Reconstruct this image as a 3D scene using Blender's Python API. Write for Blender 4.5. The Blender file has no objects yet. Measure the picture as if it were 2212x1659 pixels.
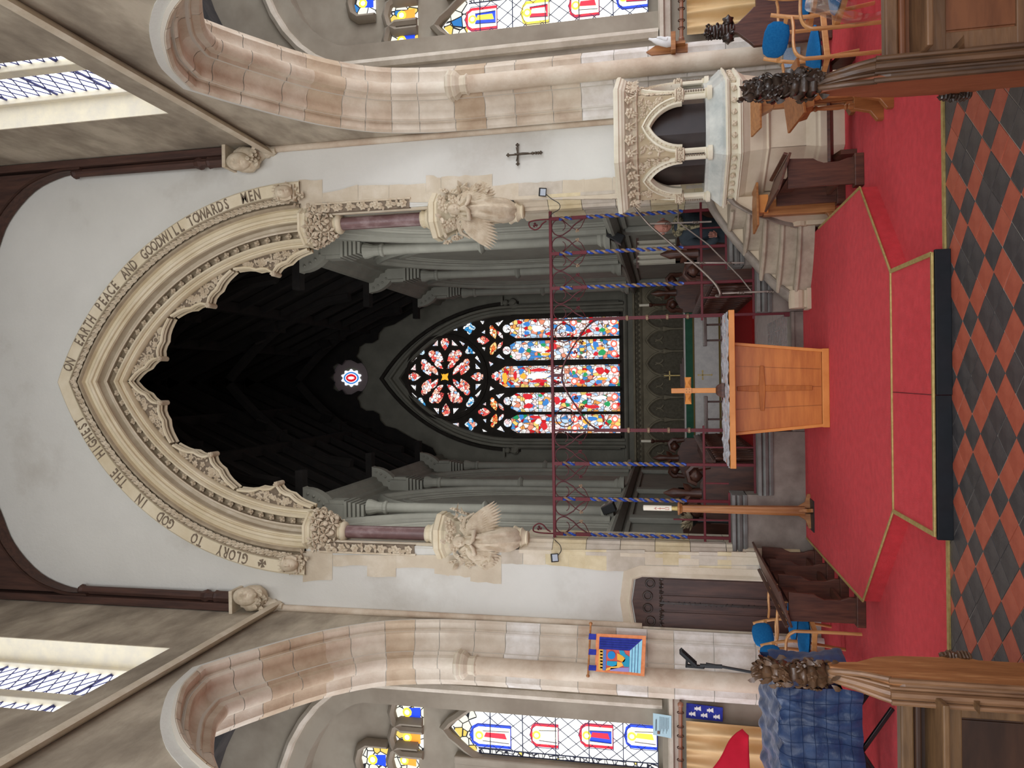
import bpy, math, random
from math import sin, cos, pi, radians as rad, atan2, sqrt, hypot, acos
from mathutils import Vector as V3, Matrix

# ------------------------------------------------------------ camera, world, lights
SC = bpy.context.scene
COL = SC.collection
PITCH, YAW, ROLL, FOC, EYE = 0.2033048, 0.0033706, 0.01347248, 1601.1, 1.7
_f = V3((-sin(YAW)*cos(PITCH), cos(YAW)*cos(PITCH), sin(PITCH)))
_r = V3((cos(YAW), sin(YAW), 0)); _u = _r.cross(_f)
_rt = _r*cos(ROLL)-_u*sin(ROLL); _up = _r*sin(ROLL)+_u*cos(ROLL)
cam_d = bpy.data.cameras.new('camera'); cam = bpy.data.objects.new('camera', cam_d); COL.objects.link(cam)
cam_d.sensor_fit = 'HORIZONTAL'; cam_d.sensor_width = 36; cam_d.lens = 36*FOC/2212
cam_d.clip_start = .05; cam_d.clip_end = 200
# the photograph was taken with the phone turned on its side: picture left is up
_m = Matrix((-_up, _rt, -_f)).transposed().to_4x4(); _m.translation = V3((0, 0, EYE)); cam.matrix_world = _m
SC.camera = cam

def at(x, y, X=None, Y=None, Z=None):
    """point of the place seen at photo pixel x,y on the plane X=, Y= or Z="""
    r = _rt*((1659-y)-829.5)+_up*(1106-x)+_f*FOC
    t = X/r.x if X is not None else Y/r.y if Y is not None else (Z-EYE)/r.z
    return V3((0, 0, EYE))+r*t

SC.view_settings.view_transform = 'Standard'; SC.view_settings.look = 'None'
SC.view_settings.gamma = 1; SC.view_settings.use_curve_mapping = False
SC.view_settings.exposure = 0.0
W = bpy.data.worlds.new('world'); SC.world = W; W.use_nodes = True
W.node_tree.nodes['Background'].inputs[0].default_value = (.84, .90, 1, 1)
W.node_tree.nodes['Background'].inputs[1].default_value = 1.75
def area(name, loc, to, sx, sy, power, col=(1, 1, 1)):
    d = bpy.data.lights.new(name, 'AREA'); d.shape = 'RECTANGLE'; d.size = sx; d.size_y = sy; d.energy = power; d.color = col
    o = bpy.data.objects.new(name, d); COL.objects.link(o); o.location = loc
    o.rotation_euler = (V3(to)-V3(loc)).to_track_quat('-Z', 'Y').to_euler(); return o
area('daylight_west_window', (0, -5.8, 4.0), (0, 8, .8), 5.5, 5, 470, (.97, .98, 1))
area('daylight_clerestory_right', (3.0, 1.5, 8.8), (-1, 6.5, 2), 5, 1.8, 130, (.95, .97, 1))
area('daylight_clerestory_left', (-2.9, 1.5, 8.8), (1, 6.5, 2), 5, 1.8, 130, (1, .98, .94))
area('daylight_chancel_side', (-1.3, 10.2, 6.2), (2.2, 15.5, 3.0), 1.8, 2.6, 52, (1, 1, .97))
area('chancel_fill_right', (1.4, 10.2, 6.2), (-2.2, 15.5, 3.2), 1.8, 2.6, 52, (1, 1, .97))  # added fill to brighten the chancel; side windows known only on the left
area('daylight_aisle_right', (7.2, 6, 4), (3.4, 8.6, 3), 3, 3.5, 110, (.93, .96, 1))
area('daylight_aisle_left', (-7.2, 6, 4), (-3.4, 8.6, 3), 3, 3.5, 110, (.93, .96, 1))
try:
    cy = SC.cycles; cy.max_bounces = 5; cy.diffuse_bounces = 3; cy.glossy_bounces = 2; cy.transmission_bounces = 4
    cy.transparent_max_bounces = 8; cy.caustics_reflective = False; cy.caustics_refractive = False
    cy.use_denoising = True; cy.sample_clamp_indirect = 6
except Exception: pass

# ------------------------------------------------------------ materials
MATS = {}
def srgb(c):
    return tuple(((v/255)/12.92 if v <= 10 else ((v/255+.055)/1.055)**2.4) for v in c)+(1,)
def mat(name, c, c2=None, rough=.8, metal=0, scale=6, bump=.0, bscale=None, kind='noise', stretch=(1, 1, 1), detail=4, spec=.3, c3=None, emit=None, alpha=None, trans=0, lo=.35, hi=.65, sheen=0):
    if name in MATS: return MATS[name]
    m = bpy.data.materials.new(name); m.use_nodes = True; nt = m.node_tree; N = nt.nodes; L = nt.links
    b = N['Principled BSDF']; b.inputs['Roughness'].default_value = rough; b.inputs['Metallic'].default_value = metal
    b.inputs['Specular IOR Level'].default_value = spec
    if sheen: b.inputs['Sheen Weight'].default_value = sheen
    b.inputs['Base Color'].default_value = srgb(c)
    tc = N.new('ShaderNodeTexCoord'); mp = N.new('ShaderNodeMapping'); mp.inputs['Scale'].default_value = stretch
    L.new(tc.outputs['Object'], mp.inputs[0])
    if c2:
        if kind == 'wave':
            t = N.new('ShaderNodeTexWave'); t.inputs['Scale'].default_value = scale; t.inputs['Distortion'].default_value = 7; t.inputs['Detail'].default_value = 3; t.inputs['Detail Scale'].default_value = 1.2
            out = t.outputs['Fac']
        elif kind == 'voronoi':
            t = N.new('ShaderNodeTexVoronoi'); t.inputs['Scale'].default_value = scale; out = t.outputs['Color']
        else:
            t = N.new('ShaderNodeTexNoise'); t.inputs['Scale'].default_value = scale; t.inputs['Detail'].default_value = detail; t.inputs['Roughness'].default_value = .62
            out = t.outputs['Fac']
        L.new(mp.outputs[0], t.inputs['Vector'])
        r = N.new('ShaderNodeValToRGB'); L.new(out, r.inputs[0]); e = r.color_ramp.elements
        e[0].position = lo; e[1].position = hi; e[0].color = srgb(c); e[1].color = srgb(c2)
        if c3:
            q = e.new((lo+hi)/2); q.color = srgb(c3)
        L.new(r.outputs[0], b.inputs['Base Color'])
        if emit: L.new(r.outputs[0], b.inputs['Emission Color'])
    if emit:
        if not c2: b.inputs['Emission Color'].default_value = srgb(c)
        b.inputs['Emission Strength'].default_value = emit
    if bump:
        t2 = N.new('ShaderNodeTexNoise'); t2.inputs['Scale'].default_value = bscale or scale*4; t2.inputs['Detail'].default_value = 5
        L.new(mp.outputs[0], t2.inputs['Vector'])
        bp = N.new('ShaderNodeBump'); bp.inputs['Strength'].default_value = bump; bp.inputs['Distance'].default_value = .02
        L.new(t2.outputs[0], bp.inputs['Height']); L.new(bp.outputs[0], b.inputs['Normal'])
    if alpha is not None: b.inputs['Alpha'].default_value = alpha
    if trans: b.inputs['Transmission Weight'].default_value = trans
    MATS[name] = m; return m
def glassmat(name, cols, scale, strength, seed=0, lead=.06, leadcol=(30, 30, 34), stretch=(1, 1, 1)):
    """backlit leaded glass: voronoi cells coloured from a palette with dark lead between"""
    if name in MATS: return MATS[name]
    m = bpy.data.materials.new(name); m.use_nodes = True; nt = m.node_tree; N = nt.nodes; L = nt.links
    for n in list(N): N.remove(n)
    tc = N.new('ShaderNodeTexCoord'); mp = N.new('ShaderNodeMapping'); mp.inputs['Location'].default_value = (seed*3.1, seed*1.7, seed)
    mp.inputs['Scale'].default_value = stretch
    L.new(tc.outputs['Object'], mp.inputs[0])
    v = N.new('ShaderNodeTexVoronoi'); v.inputs['Scale'].default_value = scale; L.new(mp.outputs[0], v.inputs['Vector'])
    ed = N.new('ShaderNodeTexVoronoi'); ed.feature = 'DISTANCE_TO_EDGE'; ed.inputs['Scale'].default_value = scale; L.new(mp.outputs[0], ed.inputs['Vector'])
    sp = N.new('ShaderNodeSeparateColor'); L.new(v.outputs['Color'], sp.inputs[0])
    r = N.new('ShaderNodeValToRGB'); r.color_ramp.interpolation = 'CONSTANT'; L.new(sp.outputs[0], r.inputs[0])
    e = r.color_ramp.elements; tot = sum(w for _, w in cols); a = 0
    for i, (c, w) in enumerate(cols):
        if i == 0: e[0].position = 0; e[0].color = srgb(c)
        elif i == 1: e[1].position = a/tot; e[1].color = srgb(c)
        else: q = e.new(a/tot); q.color = srgb(c)
        a += w
    st = N.new('ShaderNodeMath'); st.operation = 'GREATER_THAN'; st.inputs[1].default_value = lead; L.new(ed.outputs['Distance'], st.inputs[0])
    mx = N.new('ShaderNodeMix'); mx.data_type = 'RGBA'; L.new(st.outputs[0], mx.inputs['Factor'])
    mx.inputs[6].default_value = srgb(leadcol); L.new(r.outputs[0], mx.inputs[7])
    em = N.new('ShaderNodeEmission'); em.inputs['Strength'].default_value = strength; L.new(mx.outputs[2], em.inputs[0])
    o = N.new('ShaderNodeOutputMaterial'); L.new(em.outputs[0], o.inputs[0]); MATS[name] = m; return m
def glow(name, c, s): return mat(name, c, emit=s, rough=.4)

M_PLASTER = mat('white_plaster', (214, 211, 202), (182, 175, 163), rough=.9, scale=.6, detail=7, bump=.16, bscale=24, c3=(208, 205, 196), lo=.36, hi=.76)
M_PLASTER_OLD = mat('stained_buff_plaster', (132, 121, 106), (192, 180, 160), rough=.9, scale=1.3, detail=8, bump=.12, bscale=22, c3=(162, 150, 132), stretch=(.8, .6, 1.3))
M_AISLE = mat('aisle_grey_plaster', (134, 123, 108), (156, 146, 130), rough=.9, scale=1.5, bump=.1)
M_STONE = mat('limestone', (196, 181, 158), (214, 202, 182), rough=.85, scale=3, detail=7, bump=.2, bscale=30, c3=(203, 189, 166))
M_STONE_Y = mat('yellow_limestone', (196, 178, 140), (218, 203, 168), rough=.85, scale=4, detail=6, bump=.2, bscale=30)
M_STONE_G = mat('grey_limestone', (182, 170, 152), (205, 194, 178), rough=.85, scale=4, detail=6, bump=.2, bscale=30)
M_STONE_P = mat('arcade_limestone', (180, 158, 136), (212, 198, 178), rough=.85, scale=2.2, detail=8, bump=.2, bscale=28, c3=(198, 180, 158))
M_ARCH = mat('carved_arch_stone', (206, 190, 158), (222, 209, 182), rough=.82, scale=2.2, detail=6, bump=.12, bscale=30)
M_CARVE = mat('carved_pale_stone', (214, 200, 176), (190, 172, 146), rough=.85, scale=9, detail=6, bump=.15)
M_DARKREC = mat('carving_shadow_stone', (112, 98, 82), (136, 120, 102), rough=.9, scale=10)  # shade of carved recesses put into a darker stone colour
M_BELL = mat('shaded_hollow_stone', (150, 134, 110), (168, 152, 128), rough=.9, scale=8)  # hollows coloured darker in place of shade, for contrast
M_MARBLE = mat('red_veined_marble', (104, 78, 76), (150, 126, 124), rough=.35, scale=5, detail=9, c3=(116, 86, 84), spec=.5, stretch=(1, 1, .6))
M_PAINT = mat('grey_green_paint', (150, 149, 139), (138, 137, 128), rough=.75, scale=2.5, bump=.04)
M_EAST = mat('east_wall_paint', (112, 110, 100), (126, 124, 113), rough=.8, scale=2.2)
M_TRACERY = mat('dark_tracery', (44, 40, 36), (56, 51, 46), rough=.9, scale=5)
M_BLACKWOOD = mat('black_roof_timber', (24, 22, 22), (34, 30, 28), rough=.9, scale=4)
M_ROOFWOOD = mat('dark_roof_oak', (62, 44, 38), (84, 58, 48), rough=.6, scale=3, stretch=(6, 6, .6), bump=.1)
M_AISLEWOOD = mat('aisle_roof_oak', (60, 58, 58), (82, 78, 76), rough=.8, scale=3)
M_DARKOAK = mat('dark_brown_oak', (62, 34, 24), (92, 54, 38), rough=.45, scale=4, stretch=(8, 8, .8), spec=.5, bump=.05)
M_STALL = mat('choir_stall_oak', (60, 32, 24), (88, 52, 38), rough=.45, scale=4, stretch=(5, 5, .8), spec=.5)
M_OAKWARM = mat('warm_oak', (142, 88, 46), (176, 120, 70), rough=.42, scale=3, stretch=(9, 9, .7), spec=.45, bump=.03)
M_TABLE = mat('orange_oak_veneer', (176, 98, 34), (198, 120, 50), rough=.4, scale=2.2, stretch=(1.2, 1.2, 9), spec=.45, kind='noise')
M_TABLE2 = mat('orange_oak_edge', (200, 124, 52), (216, 142, 70), rough=.4, scale=4, spec=.45)
M_PEW = mat('old_pew_oak', (150, 98, 56), (204, 150, 98), rough=.5, scale=2.4, stretch=(6, 6, .9), spec=.45, bump=.15, bscale=10, c3=(172, 116, 70))
M_PEWDARK = mat('old_pew_oak_dark', (62, 42, 28), (98, 68, 44), rough=.45, scale=3, stretch=(6, 6, .9), spec=.5, bump=.12, bscale=10)
M_POPPY = mat('polished_black_oak', (38, 28, 22), (60, 44, 34), rough=.32, scale=6, spec=.6, bump=.2)
M_POPPYB = mat('polished_brown_oak', (66, 46, 32), (104, 76, 54), rough=.35, scale=6, spec=.6, bump=.2)
M_CARPET = mat('red_carpet', (204, 30, 40), (220, 46, 54), rough=.95, scale=14, bump=.7, bscale=230, spec=.1, sheen=.15)
M_CARPET_DK = mat('red_chancel_carpet', (120, 20, 20), (134, 26, 26), rough=.95, scale=20, spec=.1)
M_BRASS = mat('brass_strip', (168, 142, 84), (190, 168, 108), rough=.4, metal=.35, scale=30)
M_RUBBER = mat('black_rubber', (12, 16, 22), (18, 22, 28), rough=.6, scale=20)
M_TILE_R = mat('red_quarry_tile', (156, 74, 54), (176, 92, 70), rough=.5, scale=7, detail=7, bump=.1, bscale=40, spec=.4)
M_TILE_B = mat('black_quarry_tile', (52, 50, 52), (78, 74, 74), rough=.42, scale=6, detail=8, bump=.12, bscale=40, spec=.45)
M_GROUT = mat('grout', (168, 160, 150), rough=.95)
M_IRON = mat('maroon_painted_iron', (88, 8, 20), (100, 12, 26), rough=.45, scale=10, spec=.35)
M_IRONDK = mat('maroon_scroll_iron', (72, 14, 22), (84, 20, 28), rough=.45, scale=10, spec=.35)
M_BLUEIRON = mat('blue_enamel', (20, 54, 140), (34, 74, 170), rough=.3, scale=10, spec=.6)
M_BRONZE = mat('dull_bronze', (128, 104, 82), (150, 124, 100), rough=.45, metal=.3, scale=10)
M_STEEL = mat('grey_handrail_iron', (122, 110, 102), (150, 138, 128), rough=.35, metal=.7, scale=8)
M_BLACK = mat('black_metal', (16, 16, 18), rough=.45, spec=.5)
M_WHITE = mat('white_fabric', (226, 224, 220), (210, 208, 206), rough=.9, scale=8)
M_CHAIRBLUE = mat('blue_wool_upholstery', (24, 96, 152), (34, 110, 166), rough=.95, scale=60, bump=.2, bscale=160, spec=.1)
M_BEECH = mat('beech_wood', (190, 132, 76), (210, 154, 96), rough=.4, scale=5, stretch=(5, 5, 1), spec=.5)
M_QUILT = mat('navy_quilted_nylon', (16, 42, 80), (25, 58, 100), rough=.45, scale=5, bump=.35, bscale=16, spec=.5, sheen=.2)
M_GOLD = mat('gold_curtain_cloth', (206, 172, 120), (224, 194, 146), rough=.75, scale=3, stretch=(1, 1, .5), spec=.3)
M_REDCLOTH = mat('crimson_cloth', (186, 10, 40), (200, 18, 48), rough=.8, scale=5)
M_SILVER = mat('silver_crinkled_cloth', (188, 188, 194), (232, 232, 238), rough=.3, metal=.35, scale=9, bump=.9, bscale=26)
M_CANDLE = mat('ivory_wax', (240, 234, 214), rough=.5)
M_GLASSCLR = mat('clear_plastic_sheet', (225, 225, 232), rough=.12, trans=1.0, alpha=.35, spec=.8)

# ------------------------------------------------------------ mesh builder
class MB:
    def __init__(s): s.v = []; s.f = []; s.mi = []; s.cur = 0
    def add(s, vs, fs):
        o = len(s.v); s.v += [tuple(p) for p in vs]
        for f in fs: s.f.append(tuple(i+o for i in f)); s.mi.append(s.cur)
        return s
    def box(s, c, d, rot=None, taper=None):
        x, y, z = d[0]/2, d[1]/2, d[2]/2; tx, ty = taper or (1, 1)
        vs = [V3((-x, -y, -z)), V3((x, -y, -z)), V3((x, y, -z)), V3((-x, y, -z)), V3((-x*tx, -y*ty, z)), V3((x*tx, -y*ty, z)), V3((x*tx, y*ty, z)), V3((-x*tx, y*ty, z))]
        if rot is not None: vs = [rot @ v for v in vs]
        c = V3(c); return s.add([v+c for v in vs], [(0, 3, 2, 1), (4, 5, 6, 7), (0, 1, 5, 4), (1, 2, 6, 5), (2, 3, 7, 6), (3, 0, 4, 7)])
    def b2(s, a, b):
        return s.box([(a[i]+b[i])/2 for i in range(3)], [abs(a[i]-b[i]) for i in range(3)])
    def bar(s, p, q, w, h, up=(0, 0, 1)):
        p, q = V3(p), V3(q); d = q-p; l = d.length
        if l < 1e-6: return s
        d.normalize(); u = V3(up)
        if abs(d.dot(u)) > .98: u = V3((0, 1, 0))
        r = d.cross(u).normalized(); u = r.cross(d)
        return s.box((p+q)/2, (w, l, h), Matrix((r, d, u)).transposed())
    def tube(s, pts, r, n=8, cap=True, closed=False, flat=None):
        pts = [V3(p) for p in pts]; k = len(pts)
        rs = list(r) if isinstance(r, (list, tuple)) else [r]*k
        t0 = (pts[1]-pts[0]).normalized(); up = V3((0, 0, 1)) if abs(t0.z) < .9 else V3((1, 0, 0))
        nrm = (up-t0*up.dot(t0)).normalized(); vs = []
        for i in range(k):
            a = pts[(i-1) % k] if closed or i else pts[0]; b = pts[(i+1) % k] if closed or i < k-1 else pts[-1]
            t = (b-a); t = t.normalized() if t.length > 1e-9 else t0
            nrm = (nrm-t*nrm.dot(t)); nrm = nrm.normalized() if nrm.length > 1e-6 else t.orthogonal().normalized()
            bi = t.cross(nrm)
            for j in range(n):
                an = 2*pi*j/n; vs.append(pts[i]+nrm*(rs[i]*cos(an))+bi*(rs[i]*sin(an)*(flat or 1)))
        fs = []
        for i in range(k if closed else k-1):
            for j in range(n):
                a = i*n+j; b = i*n+(j+1) % n; c = ((i+1) % k)*n+(j+1) % n; d = ((i+1) % k)*n+j; fs.append((a, b, c, d))
        if cap and not closed: fs += [tuple(range(n))[::-1], tuple((k-1)*n+j for j in range(n))]
        return s.add(vs, fs)
    def lathe(s, prof, c=(0, 0, 0), n=16, ax=None, a0=0, a1=2*pi, rotz=0, cap=True):
        full = abs(a1-a0-2*pi) < 1e-6; m = n if full else n+1; vs = []
        for (r, z) in prof:
            for j in range(m):
                a = a0+(a1-a0)*j/n+rotz; vs.append(V3((r*cos(a), r*sin(a), z)))
        if ax is not None: vs = [ax @ v for v in vs]
        c = V3(c); fs = []
        for i in range(len(prof)-1):
            for j in range(n if full else n):
                a = i*m+j; b = i*m+(j+1) % m; fs.append((a, b, b+m, a+m))
        if cap and full and prof[0][0] > 1e-5: fs.append(tuple(range(m))[::-1])
        if cap and full and prof[-1][0] > 1e-5: fs.append(tuple((len(prof)-1)*m+j for j in range(m)))
        return s.add([v+c for v in vs], fs)
    def ring(s, c, R, r, ax=None, n=20, k=6, a0=0, a1=2*pi):
        ax = ax or Matrix.Identity(3); cl = abs(a1-a0-2*pi) < 1e-6; m = n if cl else n+1
        return s.tube([V3(c)+ax @ V3((R*cos(a0+(a1-a0)*i/n), R*sin(a0+(a1-a0)*i/n), 0)) for i in range(m)], r, k, closed=cl)
    def prism(s, poly, mp, d0, d1):
        """poly: 2-D outline; mp(a,b,d) -> world"""
        n = len(poly); vs = [mp(a, b, d0) for a, b in poly]+[mp(a, b, d1) for a, b in poly]
        return s.add(vs, [tuple(range(n)), tuple(range(n, 2*n))[::-1]]+[(i, i+n, (i+1) % n+n, (i+1) % n) for i in range(n)])
    def sphere(s, c, r, n=10, m=7, sc=(1, 1, 1), fn=None, rot=None):
        vs = []; c = V3(c)
        for i in range(m+1):
            th = pi*i/m
            for j in range(n):
                ph = 2*pi*j/n; v = V3((sin(th)*cos(ph), sin(th)*sin(ph), cos(th)))
                if fn: v = v*fn(v)
                v = V3((v.x*r*sc[0], v.y*r*sc[1], v.z*r*sc[2]))
                if rot is not None: v = rot @ v
                vs.append(v+c)
        return s.add(vs, [(i*n+j, (i+1)*n+j, (i+1)*n+(j+1) % n, i*n+(j+1) % n) for i in range(m) for j in range(n)])
    def grid(s, fn, nu, nv, thick=None):
        vs = [V3(fn(i/nu, j/nv)) for i in range(nu+1) for j in range(nv+1)]
        fs = [(i*(nv+1)+j, (i+1)*(nv+1)+j, (i+1)*(nv+1)+j+1, i*(nv+1)+j+1) for i in range(nu) for j in range(nv)]
        return s.add(vs, fs)
    def sweep(s, path, prof, mp, closed=False, cap=True):
        """2-D path (a,b); profile (n,d): n along the left-hand normal of the path, d depth"""
        k = len(path); vs = []; m = len(prof)
        for i in range(k):
            p = path[i]; a = path[i-1] if (i or closed) else None; b = path[(i+1) % k] if (i < k-1 or closed) else None
            def nn(u, w):
                dx, dy = w[0]-u[0], w[1]-u[1]; l = hypot(dx, dy) or 1; return (-dy/l, dx/l)
            n1 = nn(a, p) if a else nn(p, b); n2 = nn(p, b) if b else n1
            nx, ny = n1[0]+n2[0], n1[1]+n2[1]; l = hypot(nx, ny) or 1; nx /= l; ny /= l
            k2 = 1/max(.35, nx*n1[0]+ny*n1[1])
            for (q, d) in prof: vs.append(mp(p[0]+nx*q*k2, p[1]+ny*q*k2, d))
        fs = []
        for i in range(k if closed else k-1):
            for j in range(m-1):
                a = i*m+j; c = ((i+1) % k)*m+j; fs.append((a, a+1, c+1, c))
        if cap and not closed: fs += [tuple(range(m)), tuple((k-1)*m+j for j in range(m))[::-1]]
        return s.add(vs, fs)
    def flower(s, c, nrm, R, petals=5, rise=.35, spin=0, bud=.25, width=.42):
        c = V3(c); nz = V3(nrm).normalized(); t = nz.orthogonal().normalized(); b = nz.cross(t); vs = []; fs = []
        for k in range(petals):
            a = spin+2*pi*k/petals; d = t*cos(a)+b*sin(a); w = nz.cross(d)
            i = len(vs)
            vs += [c+nz*R*.1, c+d*R*.6+w*R*width+nz*R*.06, c+d*R*1.0+nz*R*rise*.3, c+d*R*.6-w*R*width+nz*R*.06, c+d*R*.55+nz*R*rise]
            fs += [(i, i+3, i+4), (i+3, i+2, i+4), (i+2, i+1, i+4), (i+1, i, i+4)]
        s.add(vs, fs)
        if bud: s.sphere(c+nz*R*.25, R*bud, 6, 4)
        return s
    def leaf(s, c, d, nrm, L, wd, rise=.3, curl=.2):
        c = V3(c); d = V3(d).normalized(); n = V3(nrm).normalized(); w = n.cross(d)
        vs = [c, c+d*L*.35+w*wd, c+d*L*.7+w*wd*.8+n*L*.05, c+d*L+n*L*curl, c+d*L*.7-w*wd*.8+n*L*.05, c+d*L*.35-w*wd, c+d*L*.4+n*L*rise, c+d*L*.75+n*L*rise*.8]
        return s.add(vs, [(0, 6, 1), (1, 6, 7, 2), (2, 7, 3), (3, 7, 4), (4, 7, 6, 5), (5, 6, 0)])
    def obj(s, name, m, parent=None, smooth=False, bevel=0, solid=0, kind=None, sub=0, ang=40):
        me = bpy.data.meshes.new(name); me.from_pydata(s.v, [], s.f); me.validate(verbose=False)
        ms = m if isinstance(m, (list, tuple)) else [m]
        for q in ms: me.materials.append(q)
        if len(ms) > 1 and len(me.polygons) == len(s.mi): me.polygons.foreach_set('material_index', s.mi)
        if smooth:
            me.polygons.foreach_set('use_smooth', [True]*len(me.polygons))
            try: me.set_sharp_from_angle(angle=rad(ang))
            except Exception: pass
        me.update(); o = bpy.data.objects.new(name, me); COL.objects.link(o)
        if parent: 
            o.parent = parent; o.matrix_parent_inverse = parent.matrix_world.inverted() if not isinstance(parent, tuple) else Matrix()
        if bevel:
            b = o.modifiers.new('bevel', 'BEVEL'); b.width = bevel; b.segments = 2; b.limit_method = 'ANGLE'; b.angle_limit = rad(35)
        if solid: q = o.modifiers.new('solid', 'SOLIDIFY'); q.thickness = solid; q.offset = 0
        if sub: q = o.modifiers.new('sub', 'SUBSURF'); q.levels = sub; q.render_levels = sub
        if name in STUFFY: kind = 'stuff'
        if kind: o['kind'] = kind
        return o
def mpY(a, b, d): return V3((a, d, b))       # plane facing the nave: a=X, b=Z, depth=Y
def mpX(a, b, d): return V3((d, a, b))       # side wall plane: a=Y, b=Z, depth=X
def thing(name, label, cat, loc=(0, 0, 0), group=None, kind=None, rz=0):
    o = bpy.data.objects.new(name, None); COL.objects.link(o); o.location = loc; o.rotation_euler = (0, 0, rz)
    o.matrix_world = Matrix.Translation(V3(loc)) @ Matrix.Rotation(rz, 4, 'Z')
    o['label'] = label; o['category'] = cat
    if group: o['group'] = group
    if kind: o['kind'] = kind
    return o
def tag(o, label, cat=None, group=None, kind=None):
    o['label'] = label
    if cat: o['category'] = cat
    if group: o['group'] = group
    if kind: o['kind'] = kind
    return o
def struct(name, mb, m, parent=None, **k):
    o = mb.obj(name, m, parent, **k)
    if not parent: o['kind'] = 'structure'
    return o
def dup(root, loc=None, rz=None, label=None, scale=None):
    r = root.copy(); COL.objects.link(r)
    if loc is not None: r.location = loc
    if rz is not None: r.rotation_euler = (0, 0, rz)
    if scale is not None: r.scale = scale
    if label: r['label'] = label
    for ch in list(root.children):
        c = ch.copy(); COL.objects.link(c); c.parent = r
        for g in list(ch.children):
            d = g.copy(); COL.objects.link(d); d.parent = c
    return r
def arc_arch(xc, z0, a, r, n=24, ext=0):
    """two-centred pointed arch path, left springing over the apex to the right; centres a beyond the axis"""
    th = acos(a/r); pts = []
    if ext: pts.append((xc-(r-a), z0-ext))
    for i in range(n+1): t = th*i/n; pts.append((xc+a-r*cos(t), z0+r*sin(t)))
    for i in range(n-1, -1, -1): t = th*i/n; pts.append((xc-a+r*cos(t), z0+r*sin(t)))
    if ext: pts.append((xc+(r-a), z0-ext))
    return pts
def along(path, step, off=0):
    """points and tangents every step along a 2-D polyline"""
    out = []; s = off; acc = 0
    for (x0, y0), (x1, y1) in zip(path, path[1:]):
        l = hypot(x1-x0, y1-y0)
        while s <= acc+l and l > 0:
            t = (s-acc)/l; out.append((x0+(x1-x0)*t, y0+(y1-y0)*t, atan2(y1-y0, x1-x0))); s += step
        acc += l
    return out
def text_mesh(txt, size, depth, font_bold=0.0):
    cu = bpy.data.curves.new('t', 'FONT'); cu.body = txt; cu.size = size; cu.extrude = depth; cu.align_x = 'CENTER'; cu.resolution_u = 2; cu.offset = font_bold
    ob = bpy.data.objects.new('t', cu); COL.objects.link(ob)
    dg = bpy.context.evaluated_depsgraph_get(); me = bpy.data.meshes.new_from_object(ob.evaluated_get(dg))
    vs = [v.co.copy() for v in me.vertices]; fs = [tuple(p.vertices) for p in me.polygons]
    bpy.data.objects.remove(ob); bpy.data.meshes.remove(me); bpy.data.curves.remove(cu); return vs, fs
R_ = random.Random(7)
STUFFY = {'cornice_flowers', 'spandrel_carving', 'leaf_carving', 'capital_leaves', 'corbel_foliage', 'capital_carving', 'carved_leaves', 'nails', 'twist', 'cresting', 'pierced_strip', 'rose_band', 'red_lettering', 'trefoil_end'}
# ------------------------------------------------------------ setting
XC, YE, WT = .08, 8.9, .85            # nave axis, plane of the wall with the chancel arch, its thickness
XL, XR = -2.95, 3.11                  # nave side walls
ZS, RA, RO, RI = 6.3, 1.41, 3.96, 3.16   # arch springing, centre offset, outer and inner radii
fl = MB().b2((-12, -7, -.12), (12, 9.1, -.0035)); FLOOR = struct('floor', fl, M_GROUT)
# quarry tiles: 2x2 black squares framed by red strips, small black squares where strips cross
TS = .152
tp = {}
def tile_mesh(m):
    if m.name in tp: return tp[m.name]
    h = TS/2-.0022; b = MB().box((0, 0, -.006), (2*h, 2*h, .012), taper=(.985, .985))
    me = bpy.data.meshes.new('tile'); me.from_pydata(b.v, [], b.f); me.materials.append(m); me.update(); tp[m.name] = me; return me
e1 = V3((cos(rad(46.5)), sin(rad(46.5)), 0)); e2 = V3((-e1.y, e1.x, 0)); o0 = V3((.648, 4.334, 0))
cells = []
for i in range(-40, 41):
    for j in range(-40, 41):
        p = o0+e1*TS*i+e2*TS*j
        if p.y > 5.08 or p.y < 2.2 or abs(p.x) > 2.6: continue
        a, c = i % 3, j % 3
        red = (a == 0) != (c == 0)
        cells.append((-p.y+abs(p.x)*.25, p, red))
cells.sort(key=lambda q: q[0])
rest = MB()
for k, (s_, p, red) in enumerate(cells):
    m = M_TILE_R if red else M_TILE_B; dz = R_.uniform(-.0012, .0012)
    if k < 298:
        o = bpy.data.objects.new('tile', tile_mesh(m)); COL.objects.link(o); o.parent = FLOOR
        o.location = (p.x, p.y, dz); o.rotation_euler = (R_.uniform(-.004, .004), R_.uniform(-.004, .004), rad(46.5))
    else:
        rest.cur = 0 if red else 1
        rest.box((p.x, p.y, -.006+dz), (TS-.003, TS-.003, .012), Matrix.Rotation(rad(46.5), 3, 'Z'))
rest.obj('tiles_beyond', [M_TILE_R, M_TILE_B], FLOOR, kind='stuff')
# red carpet over the eastern part of the floor
cp = MB().b2((-2.94, 5.0, -.01), (3.1, 9.1, .004)); 
o = cp.obj('carpet', M_CARPET); tag(o, 'red fitted carpet laid on the floor around the raised platform', 'carpet')
for x0, x1, y0, y1 in ((.74, 3.1, 4.985, 5.02), (-2.94, -.99, 4.99, 5.025)):
    MB().b2((x0, y0, 0), (x1, y1, .012)).obj('edge_strip', M_BRASS, o)
o2 = MB().b2((-9, 5.1, -.01), (-2.94, 8.9, .002)).b2((3.1, 5.1, -.01), (9, 8.9, .002)).obj('floor_aisle_carpet', M_CARPET); o2['kind'] = 'structure'; o2.name = 'floor_aisles'

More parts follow.
